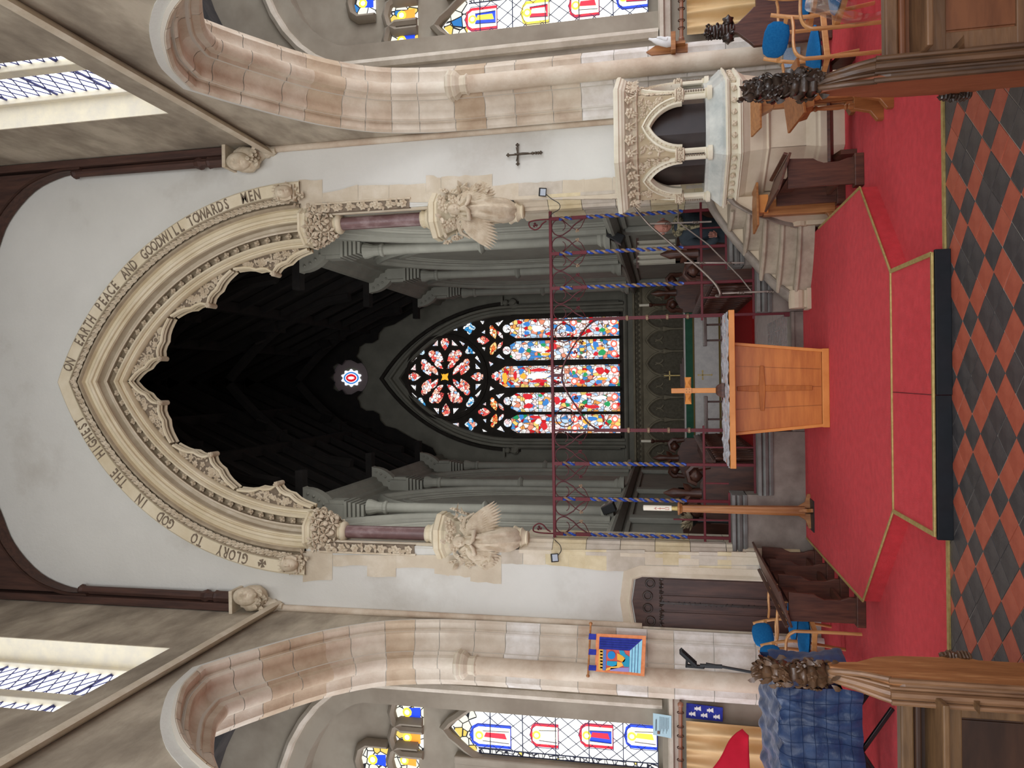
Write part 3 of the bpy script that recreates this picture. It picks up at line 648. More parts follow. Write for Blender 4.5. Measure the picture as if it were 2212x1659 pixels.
# capitals, red marble shafts, corbels with angels
def jamb(s):
    cx, cyy = XC+s*2.015, YE+.17
    b = MB()
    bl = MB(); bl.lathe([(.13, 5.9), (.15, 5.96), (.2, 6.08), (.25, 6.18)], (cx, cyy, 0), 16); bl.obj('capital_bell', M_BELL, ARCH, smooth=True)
    b.lathe([(.27, 6.18), (.27, 6.2), (.285, 6.21), (.285, 6.24), (.26, 6.25), (.275, 6.27), (.29, 6.28), (.29, 6.31), (.0, 6.31)], (cx, cyy, 0), 8, rotz=pi/8)
    cap = b.obj('capital', M_ARCH, ARCH)
    m = MB()
    for row, (zz, rr, nn) in enumerate(((5.95, .155, 8), (6.03, .20, 10), (6.10, .235, 11), (6.16, .265, 12))):
        for k in range(nn):
            a = 2*pi*(k+.5*(row % 2))/nn; d = V3((cos(a), sin(a), 0))
            if (k+row) % 3 == 0: m.sphere(V3((cx, cyy, zz))+d*rr*1.04, .036, 8, 5, fn=lambda v: 1+.25*cos(9*atan2(v.y, v.x)))
            else: m.flower(V3((cx, cyy, zz))+d*rr, d+V3((0, 0, -.35)), .10, 6, .42, R_.uniform(0, 2), .14, .24)
    m.obj('capital_leaves', M_CARVE, cap)
    MB().lathe([(.1, 5.80), (.125, 5.82), (.135, 5.845), (.125, 5.87), (.105, 5.885), (.13, 5.92)], (cx, cyy, 0), 16).obj('neck_ring', M_ARCH, ARCH, smooth=True)
    MB().lathe([(.085, 4.66), (.083, 5.82)], (cx, cyy, 0), 18).obj('marble_shaft', M_MARBLE, ARCH, smooth=True)
    b = MB(); b.lathe([(.0, 4.72), (.1, 4.72), (.12, 4.69), (.105, 4.66), (.13, 4.63), (.14, 4.6), (.13, 4.58)], (cx, cyy, 0), 16)
    b.lathe([(.15, 4.59), (.31, 4.52), (.31, 4.46), (.29, 4.45), (.30, 4.42), (.27, 4.39), (.25, 4.35), (.24, 4.33), (.19, 4.2), (.16, 4.0), (.12, 3.7), (.05, 3.62)], (cx, cyy-.05, 0), 8, rotz=pi/8)
    cor = b.obj('corbel', M_ARCH, ARCH)
    m = MB()
    for k in range(44):
        a = -pi/2+R_.uniform(-1.9, 1.9); zz = R_.uniform(4.0, 4.36); rr = .2+.12*(zz-4.02)/.3
        c = V3((cx+rr*cos(a), cyy-.06+rr*sin(a), zz))
        if k % 3: m.flower(c, (cos(a), sin(a), -.3), .07, 5, .4, a*3, .25)
        else: m.leaf(c, (R_.uniform(-1, 1), -.3, R_.uniform(-.5, .5)), (cos(a), sin(a), 0), .11, .035, .3)
    for k in range(12): m.flower((cx+s*(.2+R_.uniform(0, .12)), YE-.03, R_.uniform(3.85, 4.3)), (0, -1, 0), .06, 5, .5, k, .3)
    for k in range(22): m.leaf((cx+s*(.24+R_.uniform(-.03, .08)), YE-.03, R_.uniform(3.8, 4.25)), (R_.uniform(-.6, .6), -.25, R_.uniform(-1, 1)), (0, -1, 0), .12, .035, .3)
    m.obj('corbel_foliage', M_CARVE, cor)
    # angel under the corbel
    ag = MB(); ax, ay = cx-s*.0, cyy-.34
    pts = [(ax, ay+.02, 4.12), (ax, ay-.04, 4.02), (ax, ay-.02, 3.9), (ax, ay+.05, 3.76), (ax, ay+.15, 3.62), (ax, ay+.24, 3.53)]; rs = [.045, .09, .105, .135, .155, .12]
    k0 = len(ag.v); ag.tube([p for p in refine(pts, 2)], [r for r in [q[0] for q in refine([(r, 0) for r in rs], 2)]], 28)
    for i in range(k0, len(ag.v)):            # drapery folds
        v = V3(ag.v[i]); j = (i-k0) % 28; ag.v[i] = tuple(v+V3((0, -1, 0))*(.026*cos(j*pi*.5)+.014*cos(j*1.9+v.z*20)))
    head(ag, (ax, ay-.06, 4.17), .078, (0, -1, -.45))
    for k in range(9): a = pi*k/8; ag.sphere((ax+.062*cos(a), ay-.01, 4.185+.05*sin(a)), .024, 6, 4)
    for q in (-1, 1):     # arms and hands folded on the breast
        ag.tube([(ax+q*.10, ay-.02, 4.05), (ax+q*.13, ay-.1, 3.97), (ax+q*.05, ay-.17, 3.97), (ax+q*.01, ay-.18, 4.0)], [.035, .034, .025, .016], 8)
    ag.obj('angel', M_CARVE, cor, smooth=True, ang=70)
    for q in (-1, 1):
        w = MB()
        for rowi, (n, L, wd, off) in enumerate(((12, .44, .046, 0), (10, .30, .044, .014), (9, .19, .04, .028), (7, .10, .032, .04))):
            for k in range(n):
                t = k/(n-1); ph = .08+.62*t; base = V3((ax+q*(.03+.13*t), ay+.03+.06*t-off, 4.16-.02*t-.01*rowi))
                w.leaf(base, (q*sin(ph), .20+.1*t, -cos(ph)), (-q*.25, -1, .1), L*(.85+.35*sin(t*pi*.75)), wd, .09, .0)
        w.tube([(ax+q*.04, ay+.03, 4.08), (ax+q*.12, ay+.06, 4.17), (ax+q*.24, ay+.16, 4.15), (ax+q*.3, ay+.22, 4.05)], [.02, .03, .025, .01], 7)
        w.obj('wing', M_CARVE, cor, solid=.006)
    MB().lathe([(.14, 3.56), (.15, 3.54), (.13, 3.51), (.125, 3.49), (.12, 3.47), (.13, 3.455), (.1, 3.43), (.085, 3.40), (.09, 3.385), (.07, 3.37)], (cx, cyy-.07, 0), 12).obj('lower_corbel', M_ARCH, cor, smooth=True, ang=30)
    # vertical band of roses beside the shaft
    m = MB(); fx = XC+s*2.185
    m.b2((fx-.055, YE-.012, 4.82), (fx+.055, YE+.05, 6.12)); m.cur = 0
    hol = m.obj('rose_band_shade_strip', M_DARKREC, ARCH)  # dark backing strip; the shade between the roses is in its colour
    m = MB(); m.tube([(fx+s*.06, YE-.02, 4.80), (fx+s*.06, YE-.02, 6.1), (fx-s*.04, YE-.02, 6.16)], .014, 6)
    for k in range(7):
        zz = 4.9+k*.18; m.flower((fx, YE-.02, zz), (0, -1, 0), .06, 6, .35, k, .3)
        for q in range(5): a = R_.uniform(0, 6.3); m.leaf((fx+R_.uniform(-.02, .02), YE-.018, zz+.09), (cos(a)*.6, -.2, sin(a)), (0, -1, 0), .07, .02, .35)
    m.obj('rose_band', M_CARVE, ARCH)
jamb(-1); jamb(1)
# dressed stones of the jambs
def quoin(pts):
    b = MB(); P3 = [at(x, y, Y=YE) for x, y in pts]; c = sum(P3, V3())/len(P3)
    P3 = [c+(p-c)*(1-.004/max(.05, (p-c).length)) for p in P3]; n = len(P3); d = -.006-R_.uniform(0, .004)
    b.add([(p.x, YE+d, p.z) for p in P3]+[(p.x, YE+.04, p.z) for p in P3], [tuple(range(n))]+[(i, (i+1) % n, (i+1) % n+n, i+n) for i in range(n)])
    b.obj('jamb_stone', [M_STONE_Y, M_STONE, M_STONE_G][R_.choice((0, 0, 1, 2))] if pts[0][0] > 1050 else M_STONE, WALL_E, bevel=.003)
def rough(x0, y0, x1, y1, n=4, a=1.6):
    return [(x0+(x1-x0)*i/n+R_.uniform(-a, a)*.5, y0+(y1-y0)*i/n+R_.uniform(-a, a)) for i in range(n+1)]
Ls = [(655, 719, 1257, 1252), (719, 794, 1222, 1221), (794, 856, 1245, 1247), (856, 939, 1226, 1228), (939, 970, 1240, 1243), (970, 1017, 1243, 1247), (1017, 1083, 1255, 1262), (1083, 1130, 1217, 1218), (1130, 1178, 1218, 1219), (1178, 1228, 1219, 1223), (1228, 1310, 1224, 1232), (1310, 1393, 1232, 1237)]
for x0, x1, ya, yb in Ls:
    yi = 1199 if x0 < 1083 else 1188; xi0 = x0
    if x0 == 655: yi = 1190
    quoin([(x0, yi), (x1, yi+.02*(x1-x0)*0)]+rough(x1, yb, x0, ya)[0:])
for i, (x0, x1) in enumerate(((1393, 1432), (1432, 1466), (1466, 1510), (1510, 1550), (1550, 1580), (1580, 1612), (1612, 1640))):
    quoin([(x0, 1192), (x1, 1193), (x1, 1221), (x0, 1220)]); quoin([(x0, 1221), (x1, 1222), (x1, 1256 if i else 1250), (x0, 1250 if i < 2 else 1256)])
Rs = [(646, 697, 388, 389), (697, 774, 419, 399), (774, 841, 400, 401), (841, 921, 401, 396), (921, 953, 378, 384), (953, 1006, 383, 379), (1006, 1063, 380, 376), (1063, 1120, 401, 397), (1120, 1175, 397, 393), (1175, 1215, 393, 391), (1215, 1262, 391, 388), (1262, 1323, 388, 383), (1323, 1400, 383, 380), (1400, 1500, 380, 374), (1500, 1640, 374, 368)]
for x0, x1, ya, yb in Rs:
    yi = 437 if x0 < 1063 else 432-.012*(x0-1063)
    if x0 == 646: yi = 455
    quoin([(x0, yi), (x1, yi)]+rough(x1, yb, x0, ya))
# chamfered inner jambs below the angels
for s in (-1, 1):
    b = MB(); x0 = XC+s*2.16
    z0 = .2
    prof = [(x0+s*.02, YE-.01), (x0-s*.02, YE-.012), (x0-s*.03, YE+.0), (x0-s*.05, YE+.05), (x0-s*.09, YE+.09), (x0-s*.10, YE+.12), (x0-s*.13, YE+.14), (x0-s*.13, YE+.3), (x0-s*.10, YE+.34), (x0-s*.10, YE+WT)]
    for k in range(8):
        za, zb = z0+k*.41+.003, min(3.5, z0+(k+1)*.41-.003); m = MB(); n = len(prof)
        m.add([(a, y, za) for a, y in prof]+[(a, y, zb) for a, y in prof], [(i, i+1, i+1+n, i+n) for i in range(n-1)])
        m.obj('jamb_stone', [M_STONE_Y, M_STONE, M_STONE_G][k*7 % 3], WALL_E)
    m = MB(); prof2 = [(x0, YE-.005), (x0, YE+.04), (x0-s*.05, YE+.05), (x0-s*.05, YE+.1), (x0+s*.04, YE+.2), (x0+s*.04, YE+.26), (x0-s*.06, YE+.3), (x0-s*.06, YE+.36), (x0-s*.02, YE+.4), (x0-s*.02, YE+WT)]; n = len(prof2)
    m.add([(a, y, 3.5) for a, y in prof2]+[(a, y, 6.3) for a, y in prof2], [(i, i+1, i+1+n, i+n) for i in range(n-1)]); m.obj('upper_jamb', M_STONE, WALL_E)
# ------------------------------------------------------------ chancel shell
CL, CR, CE, CF = XC-2.42, XC+2.42, 20.5, .26
b = MB(); b.b2((CL-.3, 9.3, -.1), (CR+.3, 12.6, CF)); struct('floor_chancel', b, mat('polished_chancel_tiles', (122, 114, 108), (158, 150, 144), rough=.3, scale=9, kind='noise', spec=.6))
b = MB(); b.b2((CL-.3, 12.6, -.1), (CR+.3, CE+.3, .30)); struct('floor_sanctuary', b, M_CARPET_DK)
b = MB().b2((-.62, 9.04, 0), (.76, 9.33, CF+.003)); b.b2((-.62, 9.02, CF-.03), (.76, 9.05, CF+.003)); struct('trim_5', b, mat('stained_grey_stone', (142, 132, 122), (112, 100, 92), rough=.8, scale=3, detail=7, bump=.1))
# chancel floor tiles inside the gate
for i in range(9):
    for j in range(11):
        x = -.62+.155*i; y = 9.33+.155*j+R_.uniform(-.002, .002)
        o = bpy.data.objects.new('tile', tile_mesh(mat('grey_glazed_tile', (112, 106, 104), (146, 140, 136), rough=.22, scale=12, spec=.6))); COL.objects.link(o)
        o.parent = bpy.data.objects['floor_chancel']; o.location = (x+.07, y+.07, CF+.004); o.rotation_euler = (R_.uniform(-.012, .012), R_.uniform(-.012, .012), 0)
b = MB(); b.b2((CL-.3, YE+WT, 0), (CL, CE, 8.1)); struct('wall_chancel_left', b, M_PAINT)
b = MB(); b.b2((CR, YE+WT, 0), (CR+.3, CE, 8.1)); struct('wall_chancel_right', b, M_PAINT)
b = MB(); b.b2((CL-.3, CE, 0), (CR+.3, CE+.3, 13)); struct('wall_chancel_east', b, M_EAST)
# dark pitched roof with rafters and purlins
b = MB(); zc, zr = 8.05, 13.6
for s, x in ((-1, CL-.05), (1, CR+.05)):
    b.add([(x, YE+WT, zc), (x, CE, zc), (XC, CE, zr), (XC, YE+WT, zr)], [(0, 1, 2, 3)])
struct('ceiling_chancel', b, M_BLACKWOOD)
b = MB(); b.add([(CL-.4, YE+WT+.01, 7), (CR+.4, YE+WT+.01, 7), (CR+.4, YE+WT+.01, 14), (CL-.4, YE+WT+.01, 14)], [])
for s in (-1, 1):
    x0 = XC+s*2.38
    for y in (12.35, 15.55, 18.85):
        t = MB()
        pth = [(x0-s*.25, y, 8.6)]+[(x0-s*(.3+1.9*(1-cos(u))), y, 8.7+3.1*sin(u)) for u in [k*pi/2/8 for k in range(9)]]
        t.tube([(x0-s*(.5+1.8*(k/8)**1.5), y, 8.6+3.0*(k/8)**.8) for k in range(9)], .12, 6)
        t.bar((x0-s*.1, y, 8.25), (XC, y, 13.2), .18, .3); t.box((x0-s*.35, y, 8.16), (.8, .2, .14))
        t.box((x0-s*1.15, y, 10.7), (.22, .5, .8))          # carved angel at the hammerbeam end
        t.bar((x0-s*1.15, y-.1, 10.9), (x0-s*1.5, y-.5, 10.5), .05, .25)
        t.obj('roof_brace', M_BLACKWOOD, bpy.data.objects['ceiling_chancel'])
for y in [10.3+.8*k for k in range(13)]:
    for s in (-1, 1): MB().bar((XC+s*2.35, y, 8.1), (XC, y, 13.35), .12, .14).obj('rafter', M_BLACKWOOD, bpy.data.objects['ceiling_chancel'])
for z_ in (10.2, 11.7):
    for s in (-1, 1): xx = XC+s*2.4*(1-(z_-8.05)/5.5); MB().bar((xx, YE+WT, z_-.1), (xx, CE, z_-.1), .2, .2).obj('purlin', M_BLACKWOOD, bpy.data.objects['ceiling_chancel'])
# painted side-wall mouldings, shafts, brackets
PW = {}
for s, x in ((1, CR), (-1, CL)):
    wall = bpy.data.objects['wall_chancel_%s' % ('right' if s > 0 else 'left')]
    def sw2(path, pr, nm, m=M_PAINT): MB().sweep(path, [(n, x-s*d) for n, d in pr], mpX).obj(nm, m, wall, smooth=True, ang=35)
    pr_big = [(-.08, 0), (-.08, .05), (-.03, .12), (.0, .16), (.04, .17), (.06, .13), (.1, .12), (.13, .06), (.13, 0)]
    sw2([(9.75, 2.46), (CE, 2.46)], pr_big, 'string_course')
    sw2([(9.75, 2.3), (CE, 2.3)], [(-.04, 0), (-.03, .04), (.03, .05), (.04, 0)], 'string_fillet')
    sw2([(9.75, 7.92), (CE, 7.92)], [(-.22, 0), (-.2, .06), (-.1, .08), (-.06, .16), (.02, .18), (.06, .26), (.14, .28), (.16, 0)], 'cornice')
    for yc in (10.75, 13.95, 17.2):
        for (hs, zt, dd, nm) in ((1.36, 7.25, .12, 'blind_arch'), (1.12, 6.75, .05, 'inner_blind_arch')):
            rr = 2.6; a = rr-hs; h0 = sqrt(max(.01, rr*rr-a*a)); zsp = zt-h0
            pth = arc_arch(yc, zsp, a, rr, 10, zsp-2.6)
            pth = [(max(9.78, p), q) for p, q in pth]
            sw2(pth, [(-.1, 0), (-.09, dd*.4), (-.05, dd*.5), (-.03, dd), (.02, dd*1.1), (.05, dd*.8), (.06, dd*.4), (.1, dd*.3), (.1, 0)], nm)
    for y in (12.35, 15.55, 18.85):
        t = MB(); cx = XC+s*2.27
        t.lathe([(.1, 2.75), (.098, 4.68), (.13, 4.70), (.16, 4.74), (.13, 4.78), (.095, 4.80), (.09, 6.55)], (cx, y, 0), 14)
        t.obj('wall_shaft', M_PAINT, wall, smooth=True)
        t = MB(); t.lathe([(.19, 2.55), (.19, 2.62), (.14, 2.66), (.15, 2.7), (.105, 2.76)], (cx, y, 0), 14); t.obj('shaft_base', M_PAINT, wall, smooth=True, ang=30)
        t = MB(); t.lathe([(.09, 6.5), (.12, 6.52), (.12, 6.56), (.095, 6.6), (.10, 6.7), (.14, 6.82), (.14, 6.88)], (cx, y, 0), 14)
        for k in range(5): t.box((cx+s*.04, y, 6.93+k*.07), (.2+.035*k, .3+.05*k, .05))
        t.box((cx+s*.06, y, 7.42), (.26, .42, .4)); t.box((cx+s*.0, y, 7.42), (.26, .26, .28))
        t.obj('shaft_capital', M_PAINT, wall)
        t = MB(); x0 = XC+s*2.42; pl = [(x0, 7.5), (x0, 8.1), (x0-s*.50, 8.1)]+[(x0-s*(.10+.38*sin(u)), 7.52+.54*(1-cos(u))**.8) for u in [pi/2*k/8 for k in range(8, -1, -1)]]
        t.prism(pl, mpY, y-.09, y+.09)
        for k in range(5):
            u = pi/2*(k+.8)/6.2; t.sphere((x0-s*(.03+.38*sin(u)), y-.1, 7.60+.54*(1-cos(u))**.8), .028, 6, 4)
        t.obj('roof_bracket', M_PAINT, wall)
        # small buttress below the string
        MB().b2((x0, y-.16, .3), (x0-s*.1, y+.16, 2.3)).obj('dado_pier', M_PAINT, wall, bevel=.02)

# ---- east window
EW = thing('window_east', 'tall pointed stained glass window with five lights and a rose at the chancel end', 'window', (.14, CE-.05, 2.87), kind='structure')
EW['kind'] = 'structure'; del EW['category']; EW.name = 'window_1'
GY = CE-.06
def ez(x, y): return (860+x/4.424, 660+y/4.424)
wc = .14
def wpath(hw, z0, zs, za, n=14):
    h = za-zs; r = (hw*hw+h*h)/(2*hw); return arc_arch(wc, zs, r-hw, r, n, zs-z0)
b = MB(); pl = wpath(1.78, 2.78, 5.9, 9.3); b.prism(pl, mpY, CE-.04, CE+.02).obj('tracery_plate', M_TRACERY, EW)
MB().sweep(wpath(1.78, 2.78, 5.9, 9.3), [(-.06, CE-.04), (-.04, CE-.14), (.03, CE-.16), (.05, CE-.1), (.12, CE-.1), (.14, CE-.2), (.2, CE-.22), (.23, CE-.14), (.23, CE)], mpY).obj('window_moulding', M_EAST, EW, smooth=True, ang=30)
MB().sweep(wpath(2.02, 5.7, 5.9, 9.75), [(0, CE), (0, CE-.1), (.04, CE-.13), (.09, CE-.1), (.1, CE)], mpY).obj('hood_mould', M_TRACERY, EW, smooth=True, ang=30)
for s in (-1, 1):
    m = MB(); m.sphere((wc+s*2.07, CE-.16, 5.85), .12, 9, 6, fn=lambda v: 1+.2*sin(7*v.x)*sin(6*v.z)); m.sphere((wc+s*2.07, CE-.16, 6.05), .09, 9, 6); m.bar((wc+s*2.0, CE-.14, 6.15), (wc+s*2.25, CE-.14, 6.15), .1, .06); m.obj('hood_stop', M_EAST, EW)
    MB().lathe([(.06, 2.9), (.05, 5.7), (.09, 5.75), (.1, 5.85), (.07, 5.9)], (wc+s*1.98, CE-.13, 0), 10).obj('jamb_shaft', M_EAST, EW, smooth=True)
MB().sweep([(CL, 2.74), (CR, 2.74)], [(-.05, CE), (-.05, CE-.08), (0, CE-.12), (.05, CE-.1), (.06, CE)], mpY).obj('sill_moulding', M_EAST, EW)
pal = [((250, 250, 246), 4.2), ((190, 218, 244), 2), ((70, 140, 206), 1.3), ((236, 150, 120), 1.1), ((246, 214, 120), .9), ((210, 30, 40), .8), ((40, 150, 100), .35), ((244, 226, 226), 2.6), ((250, 170, 90), .5)]
palr = [((252, 240, 240), 3), ((232, 90, 84), 2.2), ((250, 190, 170), 1.6), ((240, 150, 120), 1), ((150, 190, 226), .5)]
palb = [((200, 228, 248), 2), ((60, 150, 210), 2), ((250, 250, 250), 1.3), ((240, 160, 140), .5)]
palo = [((252, 200, 130), 2), ((240, 120, 60), 2), ((250, 235, 215), 1.5), ((220, 60, 40), .6)]
G_L = [glassmat('east_glass_%d' % k, pal, 10.5, 1.12, k, .05, (120, 84, 70), (1, 1, .75)) for k in range(5)]
G_R = glassmat('rose_glass_red', palr, 13, 1.3, 2, .05, (70, 30, 30)); G_B = glassmat('rose_glass_blue', palb, 12, 1.3, 4, .05, (40, 50, 70)); G_O = glassmat('rose_glass_orange', palo, 13, 1.3, 5, .05, (70, 40, 20))
G_W = glassmat('rose_glass_white', [((252, 250, 250), 4), ((240, 200, 200), 1), ((200, 214, 240), .8)], 11, 1.35, 6, .04, (70, 60, 60))
g_red, g_blue, g_gold, g_green, g_white = [glow('glass_'+n, c, 1.0) for n, c in (('ruby', (206, 20, 34)), ('azure', (50, 124, 200)), ('amber', (238, 176, 50)), ('emerald', (26, 150, 84)), ('opal', (252, 250, 244)))]
g_rose = glow('glass_rose', (232, 120, 104), 1.0)
def pane(poly, m, nm='glass_pane', d=0, par=EW):
    b = MB(); n = len(poly); b.add([(x, GY-d, z) for x, z in poly], [tuple(range(n))]); return b.obj(nm, m, par)
def petal(c, tip, w, m, d=0, lob=True):
    """leaf-shaped light from point c (narrow end) to tip (lobed end)"""
    a = at(*ez(*c), Y=GY); t = at(*ez(*tip), Y=GY); dx, dz = t.x-a.x, t.z-a.z; L = hypot(dx, dz); ux, uz = dx/L, dz/L; w = w/4.424*.0131
    pr = [(0, 0), (.2, .55), (.4, .9), (.58, 1), (.68, .78), (.72, .5), (.8, .62), (.92, .5), (1, .12)] if lob else [(0, 0), (.25, .7), (.5, 1), (.75, .75), (1, 0)]
    pts = [(a.x+ux*L*u-uz*w*v, a.z+uz*L*u+ux*w*v) for u, v in pr]+[(a.x+ux*L*u+uz*w*v, a.z+uz*L*u-ux*w*v) for u, v in pr[::-1]]
    return pane(pts, m, d=d)
def tri(p1, p2, p3, m=None): return pane([(q.x, q.z) for q in (at(*ez(*p), Y=GY) for p in (p1, p2, p3))], m or G_W)
def disc(c, r, m, d=0, lob=0, nm='glass_pane'):
    a = at(*ez(*c), Y=GY); r = r/4.424*.0131; k = 20
    return pane([(a.x+r*(1+.25*cos(lob*t) if lob else 1)*cos(t), a.z+r*(1+.25*cos(lob*t) if lob else 1)*sin(t)) for t in [2*pi*i/k for i in range(k)]], m, nm, d)
LX = [(1.217, 1.739), (.592, 1.128), (-.16, .427), (-.849, -.326), (-1.448, -.938)]
for k, (x0, x1) in enumerate(LX):
    zt = 5.62 if k != 2 else 5.95; n = 6; zs_ = [2.9+(zt-2.9)*i/n for i in range(n+1)]
    for i in range(n): pane([(x0, zs_[i]+.006), (x1, zs_[i]+.006), (x1, zs_[i+1]-.006), (x0, zs_[i+1]-.006)], G_L[(k+i) % 5])
    xm = (x0+x1)/2; hw = (x1-x0)/2
    pane([(x0, zt+.006), (x1, zt+.006), (x1, zt+.15), (xm+hw*.6, zt+.34), (xm, zt+.3), (xm-hw*.6, zt+.34), (x0, zt+.15)], G_L[k])
    m = MB()
    for fx in (x0+.03, x1-.03): m.b2((fx-.004, GY-.012, 2.9), (fx+.004, GY-.004, zt))
    m.obj('border_lead', M_TRACERY, EW)
    # roundels at foot and mid height
    for zz in (3.05, 4.15): 
        for q in (-.5, .5):
            mm = MB(); mm.lathe([(0, 0), (.095, 0)], (xm+q*hw, GY-.012, zz), 16, Matrix(((1, 0, 0), (0, 0, 1), (0, 1, 0)))); mm.obj('roundel', g_rose, EW)
            mm = MB(); mm.lathe([(0, 0), (.05, 0)], (xm+q*hw, GY-.016, zz), 10, Matrix(((1, 0, 0), (0, 0, 1), (0, 1, 0)))); mm.obj('roundel', g_white, EW)
for xm in (-1.55, -.895, -.243, .51, 1.172, 1.83):
    MB().b2((xm-.035, GY-.1, 2.88), (xm+.035, GY+.02, 5.9)).obj('mullion', M_TRACERY, EW, bevel=.01)
def acc(cx, cy, w, h, m):
    a = at(*ez(cx, cy), Y=GY); w, h = w/4.424*.0131/2, h/4.424*.0131/2; sd = R_.uniform(0, 6)
    pane([(a.x+h*cos(t)*(1+.2*sin(3*t+sd)), a.z+w*sin(t)*(1+.2*cos(2*t+sd))) for t in [2*pi*i/9 for i in range(9)]], m, 'coloured_glass', .02)
for q in [(1930, 620, 80, 70, g_red), (1340, 617, 170, 34, g_red), (1345, 722, 170, 34, g_red), (1445, 270, 70, 34, g_red), (1480, 392, 90, 70, g_red), (1890, 462, 50, 40, g_red), (1520, 905, 66, 76, g_red), (1240, 868, 110, 56, g_red), (1245, 960, 90, 50, g_red), (1850, 965, 150, 34, g_red), (1395, 1150, 66, 74, g_red), (1310, 1066, 110, 30, g_red), (1905, 225, 40, 40, g_red), (1120, 668, 30, 90, g_red), (1760, 730, 60, 40, g_red), (1820, 850, 60, 26, g_red),
          (1948, 450, 70, 60, g_green), (1388, 376, 46, 36, g_green), (1948, 235, 60, 40, g_green), (2000, 940, 50, 50, g_green), (1680, 640, 40, 40, g_green), (1790, 660, 44, 40, g_green), (2020, 1110, 40, 40, g_green), (1360, 860, 40, 30, g_green),
          (1230, 178, 60, 44, g_blue), (1230, 262, 60, 36, g_blue), (1650, 225, 90, 60, g_blue), (1890, 380, 60, 80, g_blue), (1700, 890, 80, 70, g_blue), (1860, 1080, 110, 40, g_blue), (1920, 730, 70, 40, g_blue), (1180, 620, 60, 30, g_blue), (1330, 490, 120, 20, g_blue), (1180, 1060, 50, 60, g_blue), (1420, 920, 50, 60, g_blue), (1180, 430, 60, 60, g_blue), (1650, 450, 70, 30, g_blue),
          (1935, 408, 100, 28, g_gold), (1950, 700, 110, 26, g_gold), (1195, 675, 50, 60, g_gold), (1790, 1105, 50, 50, g_gold), (1410, 465, 80, 26, g_gold), (1770, 360, 50, 30, g_gold), (1020, 690, 50, 110, g_gold), (1780, 630, 50, 24, g_gold),
          (1340, 672, 220, 60, g_white), (1240, 915, 70, 40, g_white), (1350, 420, 150, 40, g_white), (1940, 880, 110, 40, g_white), (1340, 1110, 60, 50, g_white), (1330, 220, 120, 60, g_white), (1640, 900, 40, 60, g_white)]: acc(*q)
# rose
for c, t, w, m in [((447, 430), (447, 285), 42, G_R), ((215, 680), (88, 680), 42, G_R), ((693, 680), (830, 680), 42, G_R), ((457, 935), (457, 1085), 42, G_R),
                   ((435, 535), (295, 445), 58, G_R), ((470, 530), (605, 440), 58, G_R), ((312, 672), (232, 515), 52, G_R), ((600, 665), (665, 510), 52, G_R), ((312, 700), (235, 855), 52, G_R), ((600, 700), (670, 855), 52, G_R), ((438, 840), (300, 915), 58, G_R), ((472, 838), (612, 915), 58, G_R)]: petal(c, t, w, m)
for c, t in [((430, 605), (338, 530)), ((465, 605), (558, 525)), ((382, 668), (308, 568)), ((522, 665), (597, 562)), ((382, 700), (310, 800)), ((522, 700), (600, 805)), ((434, 755), (336, 838)), ((466, 755), (566, 838))]: petal(c, t, 26, G_R, lob=False)
star = [at(*ez(447+(52 if i % 2 == 0 else 24)*cos(pi/4+i*pi/4), 682+(52 if i % 2 == 0 else 24)*sin(pi/4+i*pi/4)), Y=GY) for i in range(8)]
pane([(p.x, p.z) for p in star], g_gold)
for c in ((205, 432), (692, 422), (213, 935), (700, 930)): disc(c, 46, G_B, lob=3)
for c in ((680, 215), (696, 1135)): disc(c, 50, G_B, lob=4)
for p in [((345, 300), (250, 350), (275, 390)), ((555, 302), (650, 350), (620, 385)), ((378, 330), (330, 385), (378, 385)), ((515, 330), (570, 385), (515, 380)), ((180, 500), (130, 480), (97, 580)), ((735, 500), (768, 465), (815, 572)), ((165, 560), (122, 612), (168, 618)), ((740, 555), (785, 605), (742, 605)),
          ((122, 760), (170, 760), (165, 815)), ((742, 750), (790, 752), (742, 805)), ((100, 805), (180, 875), (145, 905)), ((815, 785), (735, 860), (770, 890)), ((340, 980), (390, 985), (385, 1040)), ((527, 982), (578, 982), (530, 1035)), ((265, 990), (290, 1040), (360, 1065)), ((560, 1062), (640, 1030), (660, 985)),
          ((430, 228), (565, 172), (565, 240)), ((445, 1138), (578, 1122), (582, 1188)), ((785, 148), (830, 148), (808, 180)), ((930, 168), (1005, 140), (960, 198)), ((830, 235), (830, 270), (798, 258)), ((800, 400), (832, 400), (826, 432)), ((935, 492), (965, 465), (1015, 515)), ((868, 535), (912, 556), (882, 580)), ((872, 815), (885, 770), (915, 795)), ((935, 855), (1015, 838), (965, 890)), ((810, 945), (838, 925), (838, 955)), ((812, 1090), (842, 1085), (838, 1120)), ((805, 1180), (850, 1205), (812, 1205)), ((945, 1182), (980, 1152), (1018, 1208))]: tri(*p)
for c, t, w, m in [((930, 318), (885, 190), 34, G_O), ((930, 345), (888, 470), 34, G_O), ((938, 1005), (893, 880), 34, G_O), ((938, 1032), (898, 1165), 34, G_O), ((872, 335), (755, 330), 40, G_R), ((882, 1020), (765, 1015), 40, G_R)]: petal(c, t, w, m)
for c, t in [((1002, 316), (948, 242)), ((1000, 344), (948, 416)), ((1010, 1005), (958, 932)), ((1010, 1034), (960, 1102))]: petal(c, t, 18, G_R, lob=False)
for c in ((1038, 222), (1038, 430), (1046, 913), (1048, 1122)): disc(c, 38, G_W)
petal((990, 674), (892, 674), 44, G_R); 
m = MB(); rc = at(*ez(458, 684), Y=GY)
for R0, rr in ((1.16, .05), (1.21, .03)): m.ring((rc.x, GY-.05, rc.z), R0, rr, Matrix(((1, 0, 0), (0, 0, 1), (0, 1, 0))), 40, 6)
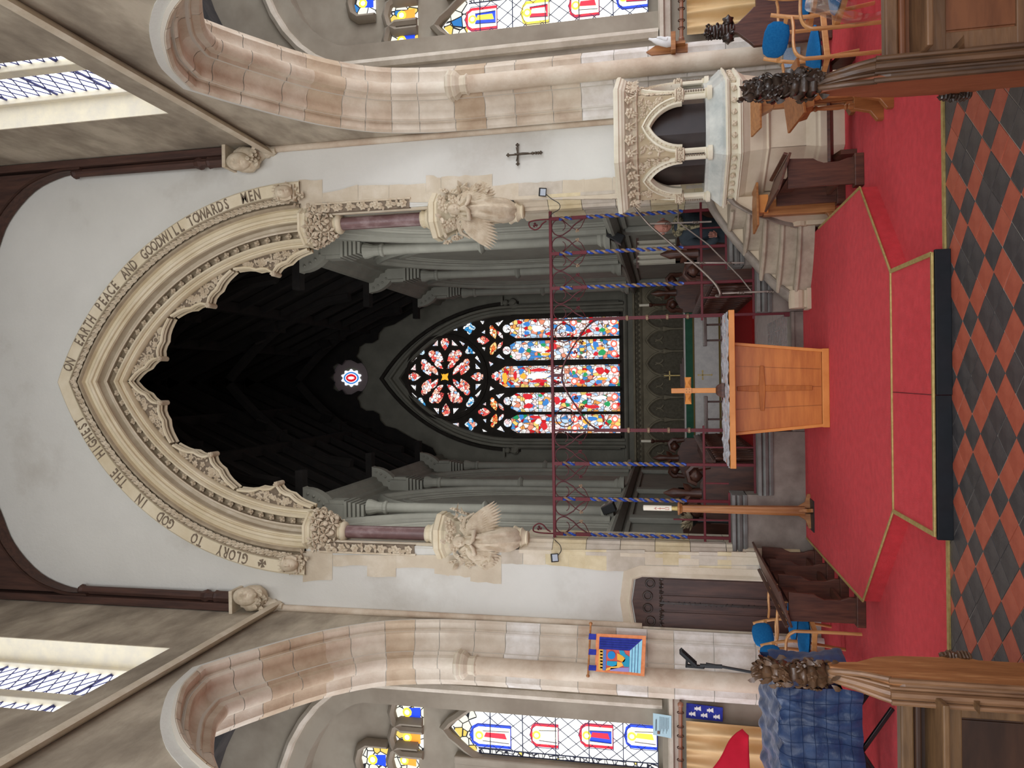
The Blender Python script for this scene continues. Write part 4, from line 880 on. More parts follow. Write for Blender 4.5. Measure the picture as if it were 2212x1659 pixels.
for k in range(8): a = k*pi/4; m.tube([(rc.x+.12*cos(a), GY-.03, rc.z+.12*sin(a)), (rc.x+.5*cos(a), GY-.03, rc.z+.5*sin(a))], .018, 5)
m.obj('rose_ring', M_TRACERY, EW, smooth=True)
# round window in the gable, framed by dark cusped roof boards
VC = at(757, 815, Y=CE-.1)
GW = thing('window_2', 'small gable window with an almond shaped red and blue glass high in the dark roof', 'window', (VC.x, CE-.1, VC.z)); del GW['category']; GW['kind'] = 'structure'
GY2 = GY; b = MB(); b.lathe([(.30, 0), (.52, 0), (.54, .06)], (VC.x, CE-.02, VC.z), 28, Matrix(((1, 0, 0), (0, 0, -1), (0, 1, 0))), cap=False); b.obj('splay', mat('pinkish_plaster', (150, 136, 138), rough=.8), GW)
GY = CE-.04
def vd(rx, rz, m, d, pts=24, wob=0, pw=1.0, nm='glass_pane'):
    o = pane([(VC.x-.02+rx*cos(t)*(1+wob*cos(10*t)), VC.z+rz*abs(sin(t))**pw*(1 if sin(t) > 0 else -1)*(1+wob*cos(10*t))) for t in [2*pi*i/(pts*2) for i in range(pts*2)]], m, nm, d, GW)
vd(.24, .30, glow('glass_opal2', (244, 246, 252), 1.0), 0, wob=.12); vd(.18, .24, g_blue, .004, pw=1.2); vd(.14, .19, glow('glass_opal3', (252, 250, 250), 1.0), .008, pw=1.2); vd(.115, .165, g_red, .012, pw=1.2); vd(.045, .10, glow('glass_opal4', (252, 240, 240), 1), .016, wob=.2)
GY = CE-.06
lob = [(-2.6, 7.9), (-2.05, 8.2), (-1.75, 8.85), (-1.5, 9.3), (-1.42, 9.62), (-1.25, 9.78), (-1.08, 9.8), (-.98, 9.98), (-.98, 10.2), (-.88, 10.38), (-.7, 10.42), (-.6, 10.5), (-.42, 10.3)]
for s in (-1, 1):
    pl = [(VC.x-s*(-q[0]) if False else VC.x+s*(-q[0]), q[1]) for q in lob]
    pl += [(VC.x+s*.40, 10.42), (VC.x+s*.50, 10.62), (VC.x+s*.50, 10.82), (VC.x+s*.36, 10.92), (VC.x+s*.42, 11.05), (VC.x+s*.32, 11.22), (VC.x+s*.14, 11.14), (VC.x, 11.30), (VC.x, 13.4), (VC.x+s*2.6, 13.4)]
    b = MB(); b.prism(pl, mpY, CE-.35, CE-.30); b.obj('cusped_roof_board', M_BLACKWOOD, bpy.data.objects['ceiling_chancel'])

# ---- reredos arcade under the east window
RD = thing('reredos', 'grey stone wall arcade of cusped arches with carved frieze behind the high altar', 'reredos', (XC, CE-.1, .3))
M_RR = mat('reredos_stone', (120, 112, 94), (138, 130, 110), rough=.8, scale=4); M_RRD = mat('reredos_diaper', (84, 78, 66), (100, 94, 80), rough=.85, scale=14)
MB().b2((CL, CE-.06, .3), (CR, CE-.01, 2.3)).obj('back_panel', M_RRD, RD)
MB().sweep([(CL, 2.41), (CR, 2.41)], [(-.13, CE), (-.13, CE-.12), (-.09, CE-.16), (-.07, CE-.12), (.05, CE-.12), (.07, CE-.2), (.12, CE-.2), (.13, CE)], mpY).obj('frieze', M_RR, RD)
m = MB(); x = CL+.05; k = 0
while x < CR: m.flower((x, CE-.13, 2.41+.02*(-1)**k), (0, -1, 0), .055, 5, .4, k, .3); x += .07; k += 1
m.obj('frieze_leaves', mat('frieze_leaf_stone', (104, 98, 84), rough=.8), RD)['kind'] = 'stuff'
cols_ = [at(1440, y, Y=CE).x for y in (618, 666, 711, 759, 811, 858, 906, 955, 1003)]
for xa, xb in zip(cols_, cols_[1:]):
    xm = (xa+xb)/2; hw = abs(xb-xa)/2; m = MB(); cyy = CE-.12
    h = .46; r = (hw*hw+h*h)/(2*hw)
    p = arc_arch(xm, 1.72, r-hw, r, 8, .05)
    m.sweep(p, [(-.05, CE-.06), (-.05, CE-.10), (-.02, CE-.14), (.01, CE-.14), (.02, CE-.11), (.03, CE-.06)], mpY)
    outer = p+[(xm+hw, 2.28), (xm-hw, 2.28)]
    a = MB(); n = len(p)
    for i in range(n-1):
        (x0, z0), (x1, z1) = p[i], p[i+1]; a.add([(x0, CE-.09, z0), (x1, CE-.09, z1), (x1, CE-.09, 2.29), (x0, CE-.09, 2.29)], [(0, 1, 2, 3)])
    m.add(a.v, a.f)
    for q in (-1, 1):
        m.ring((xm+q*hw*.42, CE-.09, 1.86), hw*.40, .02, Matrix(((1, 0, 0), (0, 0, 1), (0, 1, 0))), 10, 5, (pi*.9 if q > 0 else -.3*pi)-.3, (pi*1.3 if q > 0 else pi*.1)+.4)
    m.obj('cusped_arch', M_RR, RD, smooth=True, ang=30)
for x in cols_:
    m = MB(); m.lathe([(.03, .35), (.03, 1.5), (.04, 1.52), (.035, 1.55), (.07, 1.66), (.08, 1.68), (.08, 1.73)], (x, CE-.12, 0), 10); m.obj('colonnette', M_RR, RD, smooth=True, ang=40)
# ------------------------------------------------------------ high altar and sanctuary furniture
AY = 19.2
t = thing('high_altar', 'high altar with white frontal, gold cross and green upper band', 'altar', (.1, AY+.4, .3))
MB().b2((-1.68, AY, .3), (1.88, AY+.8, 1.19)).obj('frontal', M_WHITE, t, bevel=.01)
MB().b2((-1.70, AY-.02, 1.0), (1.9, AY+.8, 1.18)).obj('green_band', mat('green_silk', (28, 84, 60), (36, 98, 72), rough=.6, scale=5), t)
MB().b2((-1.72, AY-.03, 1.18), (1.92, AY+.8, 1.21)).obj('linen_top', M_WHITE, t)
MB().b2((-1.70, AY-.024, .965), (1.9, AY-.0, 1.0)).b2((-1.68, AY-.005, .32), (1.88, AY, .37)).obj('gold_fringe', mat('gold_braid', (120, 100, 44), rough=.6), t)
m = MB(); g = M_BRASS; cx, cz = at(1523, 810, Y=AY).x, .70
m.b2((cx-.012, AY-.01, .55), (cx+.012, AY-.002, .86)); m.b2((cx-.09, AY-.01, .755), (cx+.09, AY-.002, .78))
for dx, dz in ((0, -.15), (0, .17), (-.1, .068), (.1, .068)): m.box((cx+dx, AY-.008, cz+dz), (.04, .01, .04), Matrix.Rotation(pi/4, 3, 'Y'))
m.obj('embroidered_cross', g, t)
t = thing('altar_cross', 'small brass cross on a stepped foot at the centre of the high altar', 'cross', (cx, AY+.45, 1.21))
MB().b2((cx-.45, AY+.35, 1.21), (cx+.45, AY+.6, 1.26)).b2((cx-.3, AY+.38, 1.26), (cx+.3, AY+.58, 1.31)).obj('foot', M_STALL, t)
m = MB(); m.b2((cx-.015, AY+.44, 1.3), (cx+.015, AY+.47, 1.72)); m.b2((cx-.12, AY+.44, 1.56), (cx+.12, AY+.47, 1.59)); m.obj('cross', M_BRASS, t, bevel=.004)
for i, (px, lab) in enumerate(((659, 'tall white altar candle on dark pole at the right end of the high altar'), (953, 'tall white altar candle on dark pole at the left end of the high altar'))):
    p = at(1400, px, Y=18.9); t = thing('standing_candle', lab, 'candle', (p.x, 18.9, .3), group='tall candles flanking the high altar')
    MB().lathe([(.14, .3), (.14, .34), (.03, .4), (.025, 1.9), (.04, 1.93), (.025, 1.96), (.06, 2.02), (.045, 2.06)], (p.x, 18.9, 0), 10).obj('pole', M_STALL, t, smooth=True, ang=40)
    MB().lathe([(.035, 2.05), (.035, 2.3), (.0, 2.31)], (p.x, 18.9, 0), 10).obj('candle', M_CANDLE, t, smooth=True, ang=40)
for x0, x1, lab in ((.68, 1.9, 'right communion rail of dark wood before the high altar'), (-1.7, -.36, 'left communion rail of dark wood before the high altar')):
    t = thing('communion_rail', lab, 'rail', ((x0+x1)/2, 16, .3), group='communion rails before the altar')
    MB().b2((x0, 15.9, .83), (x1, 16.1, .90)).obj('top_rail', mat('waxed_rail_oak', (96, 74, 66), (120, 98, 92), rough=.18, scale=3, spec=.7), t, bevel=.01)
    for k in range(4): x = x0+.12+k*(x1-x0-.24)/3; MB().b2((x-.02, 15.97, .3), (x+.02, 16.03, .84)).obj('post', M_STALL, t)
# ------------------------------------------------------------ choir stalls
def scroll_end(cx, cy, z0, s, par, hz=1.15):
    """tall bench end with a trefoil finial, facing the nave"""
    b = MB(); w = .42
    pl = [(cx-w, z0), (cx+w, z0), (cx+w, z0+hz*.86), (cx+w*.75, z0+hz*.93), (cx+w*.3, z0+hz), (cx-w*.3, z0+hz), (cx-w*.75, z0+hz*.93), (cx-w, z0+hz*.86)]
    b.prism(pl, mpY, cy-.03, cy+.03); b.obj('bench_end', M_STALL, par, bevel=.006)
    m = MB(); zz = z0+hz
    for q in (-1, 1):
        sp = [(cx+q*(.16-.1*cos(a)*(1-a/9)-.02), cy, zz+.06+.12*sin(a)*(1-a/9)) for a in [k*.5 for k in range(13)]]
        m.tube([(cx+q*w*.9, cy, zz-.14), (cx+q*w*.85, cy, zz+.02)]+[(cx+q*(w*.62-.12*cos(a)), cy, zz+.05+.12*sin(a)) for a in (pi*.1+pi, pi*.9, pi*.6, pi*.25, -.1)], [.05, .055, .05, .05, .045, .045, .05], 7)
        m.sphere((cx+q*w*.58, cy-.02, zz+.05), .085, 9, 6, fn=lambda v: 1+.12*cos(8*atan2(v.z, v.x)))
        m.leaf((cx, cy-.02, zz+.1), (q*.9, 0, .8), (0, -1, 0), .2, .05, .25)
    m.tube([(cx, cy, zz-.02), (cx, cy, zz+.2), (cx, cy, zz+.36), (cx, cy, zz+.5)], [.08, .05, .075, .01], 8)
    m.ring((cx, cy, zz-.2), .12, .02, Matrix(((1, 0, 0), (0, 0, 1), (0, 1, 0))), 3, 6)
    m.obj('scroll_finial', M_STALL, par, smooth=True, ang=50)
for s, lab in ((1, 'right'), (-1, 'left')):
    xf = XC+s*1.22
    t = thing('choir_stall', 'dark oak choir stall with turned balusters and scrolled ends on the %s of the chancel' % lab, 'choir stall', (xf, 12, CF))
    MB().b2((xf, 10.75, CF+.75), (xf+s*.34, 15.7, CF+.80)).obj('desk_top', M_STALL, t, bevel=.008)
    MB().b2((xf+s*.04, 10.75, CF), (xf+s*.09, 15.7, CF+.75)).obj('front_panel', M_STALL, t)
    MB().b2((xf-s*.02, 10.75, CF), (xf+s*.3, 15.7, CF+.09)).obj('plinth', M_STALL, t)
    for k in range(17):
        y = 10.87+k*.29; MB().lathe([(.03, CF+.1), (.04, CF+.16), (.022, CF+.2), (.03, CF+.4), (.04, CF+.43), (.03, CF+.46), (.022, CF+.66), (.04, CF+.7), (.03, CF+.75)], (xf, y, 0), 8).obj('baluster', M_STALL, t, smooth=True)
    scroll_end(xf+s*.45, 10.6, CF, s, t, .98); scroll_end(xf+s*.5, 15.8, CF, s, t, 1.2)
    MB().b2((xf+s*.75, 10.75, CF+.4), (xf+s*1.1, 15.7, CF+.46)).obj('seat', M_STALL, t); MB().b2((xf+s*1.1, 10.75, CF), (xf+s*1.16, 15.7, CF+1.2)).obj('seat_back', M_STALL, t)
    cr = MB()
    for k in range(31): cr.box((xf+s*.02, 10.8+k*.16, CF+.84), (.02, .07, .08), taper=(1, .3))
    cr.obj('cresting', M_STALL, t)['kind'] = 'stuff'
# pale pleated cloth and small chancel lectern, speakers
p = at(1415, 545, Y=12.6); t = thing('white_hanging', 'pale pleated hanging cloth beside the right choir stall', 'hanging', (p.x, 12.6, 1.4))
m = MB(); m.grid(lambda u, v: (p.x-.2+.4*u, 12.6+.02*sin(u*30), 1.5+.62*v), 24, 4); m.obj('cloth', mat('cream_cloth', (176, 170, 156), rough=.9), t, solid=.01); MB().b2((p.x-.25, 12.59, 2.1), (p.x+.25, 12.63, 2.14)).obj('hanging_rail', M_STALL, t)
p = at(1330, 512, Y=12.2); t = thing('wall_speaker', 'small black loudspeaker angled off the right chancel wall', 'loudspeaker', p)
MB().box(p, (.16, .2, .28), Matrix.Rotation(.5, 3, 'Y'), taper=(.8, .9)).obj('cabinet', M_BLACK, t, bevel=.01); MB().bar(p, p+V3((.25, .05, .05)), .03, .03).obj('bracket', M_BLACK, t)
p = at(1315, 1098, Y=12.2); t = thing('wall_speaker', 'small black loudspeaker mounted on the left chancel wall', 'loudspeaker', p)
MB().box(p, (.16, .2, .22), Matrix.Rotation(-.4, 3, 'Y'), taper=(.8, .9)).obj('cabinet', M_BLACK, t, bevel=.01); MB().bar(p, p-V3((.25, -.05, -.05)), .03, .03).obj('bracket', M_BLACK, t)
# monument bracket with flowers on the left wall
p = at(1480, 1125, Y=10.1); t = thing('flower_arrangement', 'dried flower arrangement on a pedestal inside the screen at the left', 'flowers', (p.x, p.y, CF))
MB().lathe([(.12, CF), (.03, CF+.05), (.02, 1.3), (.08, 1.36)], (p.x, p.y, 0), 10).obj('pedestal', M_BLACK, t, smooth=True)
m = MB()
for k in range(40): m.leaf((p.x, p.y, 1.36), (R_.uniform(-1, 1), R_.uniform(-1, 1), R_.uniform(.2, 1.4)), (0, -1, .2), R_.uniform(.1, .22), .025, .2)
m.obj('foliage', mat('dried_foliage', (130, 116, 88), (170, 156, 130), rough=.9, scale=20), t)['kind'] = 'stuff'

# ------------------------------------------------------------ iron screen
SY = 9.15
t = thing('chancel_screen', 'maroon wrought iron chancel screen with twisted blue and bronze posts', 'screen', (.07, SY, .63))
PX = [2.015, 1.58, 1.151, .755, -.615, -1.028, -1.465, -1.902]
ZT = 3.07
MB().b2((-1.96, SY-.016, ZT-.018), (2.12, SY+.016, ZT+.018)).obj('top_rail', M_IRON, t, bevel=.004)
for x0, x1 in ((.70, 2.12), (-1.96, -.56)): MB().b2((x0, SY-.012, 1.238), (x1, SY+.012, 1.266)).obj('middle_rail', M_IRON, t, bevel=.004)
for x0, x1, z in ((.70, 1.32, .66), (1.30, 2.1, .965), (-.56, -1.38, .67), (-1.36, -1.96, .965)): MB().b2((x0, SY-.012, z-.01), (x1, SY+.012, z+.014)).obj('bottom_rail', M_IRON, t)
for i, x in enumerate(PX):
    gate = i in (3, 4); zb = .24 if gate else (.66 if abs(x-.07) < 1.2 else .96)
    po = MB().b2((x-.017, SY-.017, zb), (x+.017, SY+.017, 1.46 if not gate else 2.56)).obj('post', M_IRON, t, bevel=.003)
    if not gate:
        for z0, z1 in ((2.62, 2.80), (2.96, 3.06)): MB().b2((x-.02, SY-.02, z0), (x+.02, SY+.02, z1)).obj('post_block', M_IRON, po)
        for m_, ph in ((M_BLUEIRON, 0), (M_BRONZE, pi)):
            for z0, z1 in ((1.46, 2.62), (2.80, 2.96)):
                n = int((z1-z0)*72); MB().tube([(x+.0115*cos(ph+2*pi*z/.125), SY+.0115*sin(ph+2*pi*z/.125), z) for z in [z0+(z1-z0)*k/n for k in range(n+1)]], .0155, 6).obj('twisted_strand', m_, po, smooth=True)
    else:
        MB().b2((x-.012, SY-.012, 2.5), (x+.012, SY+.012, ZT)).obj('post_block', M_IRONDK, po)
        MB().b2((x-.02, SY-.02, 1.0), (x-.008, SY+.02, 2.56)).b2((x+.008, SY-.02, 1.0), (x+.02, SY+.02, 2.56)).obj('post_flange', M_IRON, po)
        for z in (1.42, 1.66, 1.9, 2.14): MB().lathe([(.02, -.02), (.034, -.012), (.034, .012), (.02, .02)], (x, SY, z), 10).obj('collar', M_BRONZE, po, smooth=True)
        MB().b2((x-.04, SY-.03, .24), (x+.04, SY+.03, .32)).obj('foot', M_IRON, po)
for x0 in (.97, 1.36, 1.8, -.82, -1.25, -1.69): MB().b2((x0-.009, SY-.009, .68 if abs(x0-.07) < 1.25 else .97), (x0+.009, SY+.009, 1.25 if x0 > -1.5 else 1.62)).obj('thin_bar', M_IRON, t)
def spiral(c, R, a0, turns, dirn=1, shrink=.75, n=22):
    return [(c[0]+R*(1-shrink*k/n)*cos(a0+dirn*2*pi*turns*k/n), SY, c[1]+R*(1-shrink*k/n)*sin(a0+dirn*2*pi*turns*k/n)) for k in range(n+1)]
def scrolls(xa, xb):
    """pair of S scrolls meeting at the middle of the panel"""
    xm = (xa+xb)/2
    for p0, q in ((xa, 1), (xb, -1)):
        w = (xm-xa)
        cxx, czz, R0 = p0+q*w*.50, 2.952, w*.47
        main = refine([(p0+q*.02, SY, 2.66), (p0+q*.04, SY, 2.70), (p0+q*w*.42, SY, 2.775), (p0+q*w*.80, SY, 2.85)], 3)[:-1]
        for k in range(19):
            a = -.35+k*.33; R = R0*(1 if k < 10 else 1-.055*(k-9)); main.append((cxx+q*R*cos(a), SY, czz+R*sin(a)))
        n = len(main); MB().tube(main, [.0095-.005*k/n for k in range(n)], 6).obj('scroll', M_IRONDK, t, smooth=True)
        tw = refine([(cxx-q*R0*.9, SY, czz-R0*.35), (cxx-q*R0*.3, SY, 2.85), (cxx+q*R0*.1, SY, 2.80), (cxx+q*R0*.35, SY, 2.755), (p0+q*w*.70, SY, 2.72)], 3)
        MB().tube(tw, .0055, 5).obj('scroll', M_IRONDK, t, smooth=True)
        tw = refine([(p0+q*.02, SY, 2.64), (p0+q*w*.3, SY, 2.66), (p0+q*w*.55, SY, 2.69), (p0+q*w*.68, SY, 2.73)], 3)
        MB().tube(tw, .005, 5).obj('scroll', M_IRONDK, t, smooth=True)
        f = MB(); f.flower((p0+q*w*.74, SY-.005, 2.735), (0, -1, 0), .026, 3, .2, pi/2*q, .2, .6); f.obj('trefoil', M_BRONZE if abs(p0) > 1.3 else M_IRONDK, t, solid=.004)
for i in (0, 1, 2, 4, 5, 6): scrolls(PX[i+1], PX[i])
xg = .07
for q in (-1, 1):
    xp = xg+q*.685
    arcg = refine([(xp, SY, 2.46), (xp-q*.03, SY, 2.55), (xp-q*.12, SY, 2.66), (xg+q*.36, SY, 2.80), (xg+q*.19, SY, 2.90), (xg+q*.07, SY, 2.945), (xg, SY, 2.95)], 4)
    MB().tube(arcg, .011, 6).obj('gate_arch', M_IRONDK, t, smooth=True)
    MB().ring((xp-q*.16, SY, 2.92), .115, .007, Matrix(((1, 0, 0), (0, 0, 1), (0, 1, 0))), 24, 5).obj('ring_scroll', M_IRONDK, t, smooth=True)
    MB().tube(spiral((xp-q*.16, 2.92), .075, 0 if q > 0 else pi, .8, q), .005, 5).obj('scroll', M_IRONDK, t, smooth=True)
    f = MB()
    for dx, dz in ((.09, 2.99), (.1, 3.03), (.28, 2.78), (.40, 2.70)): f.flower((xg+q*dx, SY-.005, dz), (0, -1, 0), .03, 3, .2, dx*9, .2, .6)
    f.obj('trefoil', M_IRONDK, t, solid=.004)
MB().b2((xg-.02, SY-.015, 2.93), (xg+.02, SY+.015, 3.06)).obj('post_block', M_IRONDK, t)
for q, xp in ((1, 2.015), (-1, -1.902)):      # curled finials above the rail ends
    MB().tube(refine([(xp, SY, 3.06), (xp, SY, 3.2), (xp-q*.01, SY, 3.30), (xp-q*.03, SY, 3.34), (xp-q*.08, SY, 3.33), (xp-q*.12, SY, 3.27), (xp-q*.1, SY, 3.21), (xp-q*.05, SY, 3.17), (xp-q*.02, SY, 3.12)], 3), .009, 6).obj('finial_scroll', M_IRON, t, smooth=True)
    MB().flower((xp-q*.065, SY-.005, 3.26), (0, -1, 0), .035, 3, .2, .5, .25, .6).obj('trefoil', M_IRONDK, t, solid=.004)

# ------------------------------------------------------------ low stone screen walls
def low_wall(x0, x1, zt, lab, nm='low_stone_wall'):
    t = thing(nm, lab, 'wall', ((x0+x1)/2, 9.15, .1))
    MB().b2((x0, 9.02, .05), (x1, 9.32, zt-.16)).obj('wall_face', mat('stained_grey_stone', (142, 132, 122), (112, 100, 92), rough=.8, scale=3, detail=7, bump=.1), t)
    pr = [(-.17, 9.02), (-.17, 9.0), (-.14, 8.985), (-.12, 9.0), (-.11, 8.97), (-.08, 8.95), (-.06, 8.97), (-.055, 8.985), (-.035, 8.95), (-.0, 8.95), (.0, 9.36), (-.17, 9.32)]
    MB().sweep([(x0, zt), (x1, zt)], pr, mpY).obj('moulded_cap', mat('grey_cap_stone', (128, 128, 124), (108, 104, 100), rough=.6, scale=5), t, smooth=True, ang=30)
low_wall(.765, 1.32, .645, 'low grey stone wall behind the pulpit stair foot, right of the screen gate')
low_wall(1.32, 2.12, .945, 'taller grey stone wall behind the pulpit stairs under the iron screen')
low_wall(-1.36, -.625, .655, 'low grey stone wall left of the screen gate behind the table')
low_wall(-2.12, -1.36, .95, 'taller grey stone wall behind the tall paschal candle')
# ------------------------------------------------------------ pulpit
PC = V3((2.52, 8.06, 0))
def hexring(prof, n=6, c=PC, rot=0, cap=True):
    b = MB(); b.lathe(prof, c, n, rotz=rot, cap=cap); return b
def hx(R, k, z, c=PC): a = pi/3*k; return V3((c.x+R*cos(a), c.y+R*sin(a), z))      # corners at 0,60,...: faces towards -Y between corners 4 and 5
M_PULP = mat('pulpit_cream_stone', (214, 204, 178), (226, 218, 196), rough=.7, scale=4, detail=6)
M_PULPG = mat('pulpit_grey_marble', (168, 172, 166), (206, 206, 196), rough=.35, scale=5, detail=8, spec=.5)
PUL = thing('pulpit', 'six sided carved cream stone pulpit with open pointed arches and bands of roses', 'pulpit', PC)
hexring([(.0, 2.165), (.72, 2.165), (.735, 2.15), (.735, 2.12), (.72, 2.11), (.715, 2.09), (.70, 2.075), (.69, 2.06)]).obj('coping', M_PULP, PUL)
hexring([(.69, 2.06), (.665, 2.045), (.625, 2.01), (.61, 1.975), (.62, 1.965), (.635, 1.955), (.635, 1.94), (.61, 1.93)], cap=False).obj('cornice', M_CARVE, PUL)
m = MB()
for k in (2, 3, 4, 5):
    a, b_ = hx(.665, k, 2.01), hx(.665, k+1, 2.01); n_ = ((a+b_)/2-PC); n_.z = 0; n_.normalize()
    for i in range(5): 
        p = a.lerp(b_, (i+.5)/5)+V3((0, 0, R_.uniform(-.01, .01))); m.flower(p, n_+V3((0, 0, -.5)), .062 if i % 2 else .048, 5+i % 2, .4, i, .25)
        for q in range(3): m.leaf(p+V3((0, 0, -.0)), V3((R_.uniform(-.6, .6), 0, -1))+n_*.1, n_+V3((0, 0, -.3)), .08, .012, .3)
m.obj('cornice_flowers', M_CARVE, PUL)
# arcade walls with pointed openings
def pulpit_face(k):
    a, b_ = hx(.60, k, 0), hx(.60, k+1, 0); L = (b_-a).length; e = (b_-a)/L; n_ = ((a+b_)/2-PC); n_.z = 0; n_.normalize()
    def mp(u, z, d): return a+e*u+n_*(-d)+V3((0, 0, z))
    f = MB(); hw = L/2-.075; xm = L/2; zs = 1.50; h = .34; r = (hw*hw+h*h)/(2*hw); p = arc_arch(xm, zs, r-hw, r, 9)
    pts = [(xm-hw, 1.50)]+p+[(xm+hw, 1.50)]
    for d0 in (0.0, .09):
        for i in range(len(p)-1): (x0, z0), (x1, z1) = p[i], p[i+1]; f.add([mp(x0, z0, d0), mp(x1, z1, d0), mp(x1, 1.94, d0), mp(x0, 1.94, d0)], [(0, 1, 2, 3)])
        f.add([mp(0, 1.5, d0), mp(xm-hw, 1.5, d0), mp(xm-hw, 1.94, d0), mp(0, 1.94, d0)], [(0, 1, 2, 3)]); f.add([mp(L, 1.5, d0), mp(xm+hw, 1.5, d0), mp(xm+hw, 1.94, d0), mp(L, 1.94, d0)], [(0, 1, 2, 3)])
    fc = f.obj('arcade_panel', mat('pulpit_shaded_ground', (172, 154, 124), (186, 168, 138), rough=.8, scale=6), PUL)  # darker ground colour stands in for shade behind the leaf carving
    g = MB()
    g.sweep(p, [(.055, 0), (.05, -.03), (.035, -.035), (.03, -.01), (.015, -.0), (.0, -.02), (-.02, -.025), (-.03, .0), (-.035, .03), (-.0, .09)], mp)
    for q in (-1, 1):       # small cusps
        cpt = [(xm+q*(hw-.005), 1.60), (xm+q*(hw-.055), 1.655), (xm+q*(hw-.03), 1.66), (xm+q*(hw-.06), 1.72), (xm+q*(hw*.6), 1.745), (xm+q*(hw*.62), 1.77)]
        g.prism(cpt+[(xm+q*hw*.8, 1.76), (xm+q*hw, 1.64)], mp, .02, .06)
    g.obj('moulded_arch', M_PULP, fc, smooth=True, ang=35)
    g = MB()
    for i in range(110):
        u = R_.uniform(.03, L-.03); z = R_.uniform(1.56, 1.91); t_ = abs(u-xm)/hw
        lim = 1.50+h*sqrt(max(0, 1-min(1, t_)**1.6))+.085
        if z < lim and t_ < 1.02: continue
        if z < lim-.1: continue
        if i % 4 == 0: g.flower(mp(u, z, -.004), n_, .036, 5, .4, i, .3)
        else: an = R_.uniform(0, 6.3); g.leaf(mp(u, z, -.003), e*cos(an)+V3((0, 0, sin(an))), n_, .055, .014, .35)
    # strings of small beads on the arch
    for i in range(1, len(p)-1, 1): g.sphere(mp(p[i][0], p[i][1]+.02, -.02), .008, 5, 3)
    g.obj('spandrel_carving', M_CARVE, fc)
for k in (2, 3, 4, 5, 0): pulpit_face(k)
for k in (3, 4, 5, 6):
    c = hx(.585, k, 0); sh = MB()
    for off in (-.032, .032): t_ = V3((-sin(pi/3*k), cos(pi/3*k), 0)); sh.lathe([(.027, 1.27), (.027, 1.5)], c+t_*off, 9)
    so = sh.obj('corner_shaft', M_PULP, PUL, smooth=True)
    MB().lathe([(.05, 1.475), (.07, 1.485), (.06, 1.5), (.062, 1.545), (.075, 1.555), (.06, 1.57)], c, 10).obj('shaft_capital', M_CARVE, so)
    m = MB(); 
    for i in range(7): a = 2*pi*i/7; m.flower(c+V3((.066*cos(a), .066*sin(a), 1.52)), (cos(a), sin(a), 0), .03, 4, .5, i, .3)
    m.obj('capital_carving', M_CARVE, so)
    MB().lathe([(.075, 1.21), (.075, 1.25), (.05, 1.262), (.058, 1.272), (.045, 1.28), (.035, 1.285)], c, 10).obj('shaft_base', M_PULP, so, smooth=True, ang=40)
    m = MB(); d = V3((cos(pi/3*k), sin(pi/3*k), 0))
    for i in range(8): m.box(c+d*.045+V3((0, 0, 1.29+i*.024)), (.014, .014, .014), Matrix.Rotation(pi/4, 3, 'Y'))
    m.obj('pierced_strip', M_DARKREC, so)
hexring([(.60, 1.27), (.60, 1.235), (.70, 1.12), (.715, 1.11), (.715, 1.09)], cap=False).obj('marble_slope', M_PULPG, PUL)
hexring([(.0, 1.265), (.60, 1.27)], cap=False).obj('floor_slab', M_PULPG, PUL)
hexring([(.715, 1.09), (.735, 1.085), (.735, 1.07), (.72, 1.065), (.72, 1.055), (.70, 1.045), (.675, 1.035), (.675, .985), (.70, .975), (.72, .965), (.72, .95), (.70, .94), (.70, .93), (.68, .92)], cap=False).obj('rose_band', M_PULP, PUL)
for k in (2, 3, 4, 5, 0):
    a, b_ = hx(.675, k, 1.008), hx(.675, k+1, 1.008); n_ = ((a+b_)/2-PC); n_.z = 0; n_.normalize()
    for i in range(6):
        p = a.lerp(b_, (i+.5)/6); m = MB(); m.sphere(p+n_*.012, .026, 9, 6); m.flower(p+n_*.022, n_, .032, 4, .5, i*.7, .35, .5); m.obj('rose', M_CARVE, PUL)
# dark oak lining inside the arcade and its little door
m = MB(); m.lathe([(.46, 1.27), (.46, 2.04)], PC, 6, a0=pi, a1=pi*2.35, cap=False); m.obj('oak_lining', mat('dark_lining_oak', (38, 28, 26), (54, 40, 36), rough=.35, scale=4, spec=.6), PUL)
# stone base
M_BASE = mat('pulpit_base_stone', (196, 178, 152), (212, 196, 172), rough=.8, scale=2.5, detail=6, bump=.06)
hexring([(.68, .92), (.64, .86), (.615, .74), (.60, .70), (.615, .685), (.60, .67), (.585, .665), (.585, .34), (.60, .31), (.63, .26), (.63, .235), (.65, .22), (.65, .0)], cap=False).obj('pedestal', M_BASE, PUL, bevel=.004)
m = MB()
for k in (3, 4, 5): a = hx(.587, k, 0); m.bar(a+V3((0, 0, .34)), a+V3((0, 0, .66)), .004, .004)
m.obj('pedestal_joint', M_DARKREC, PUL)
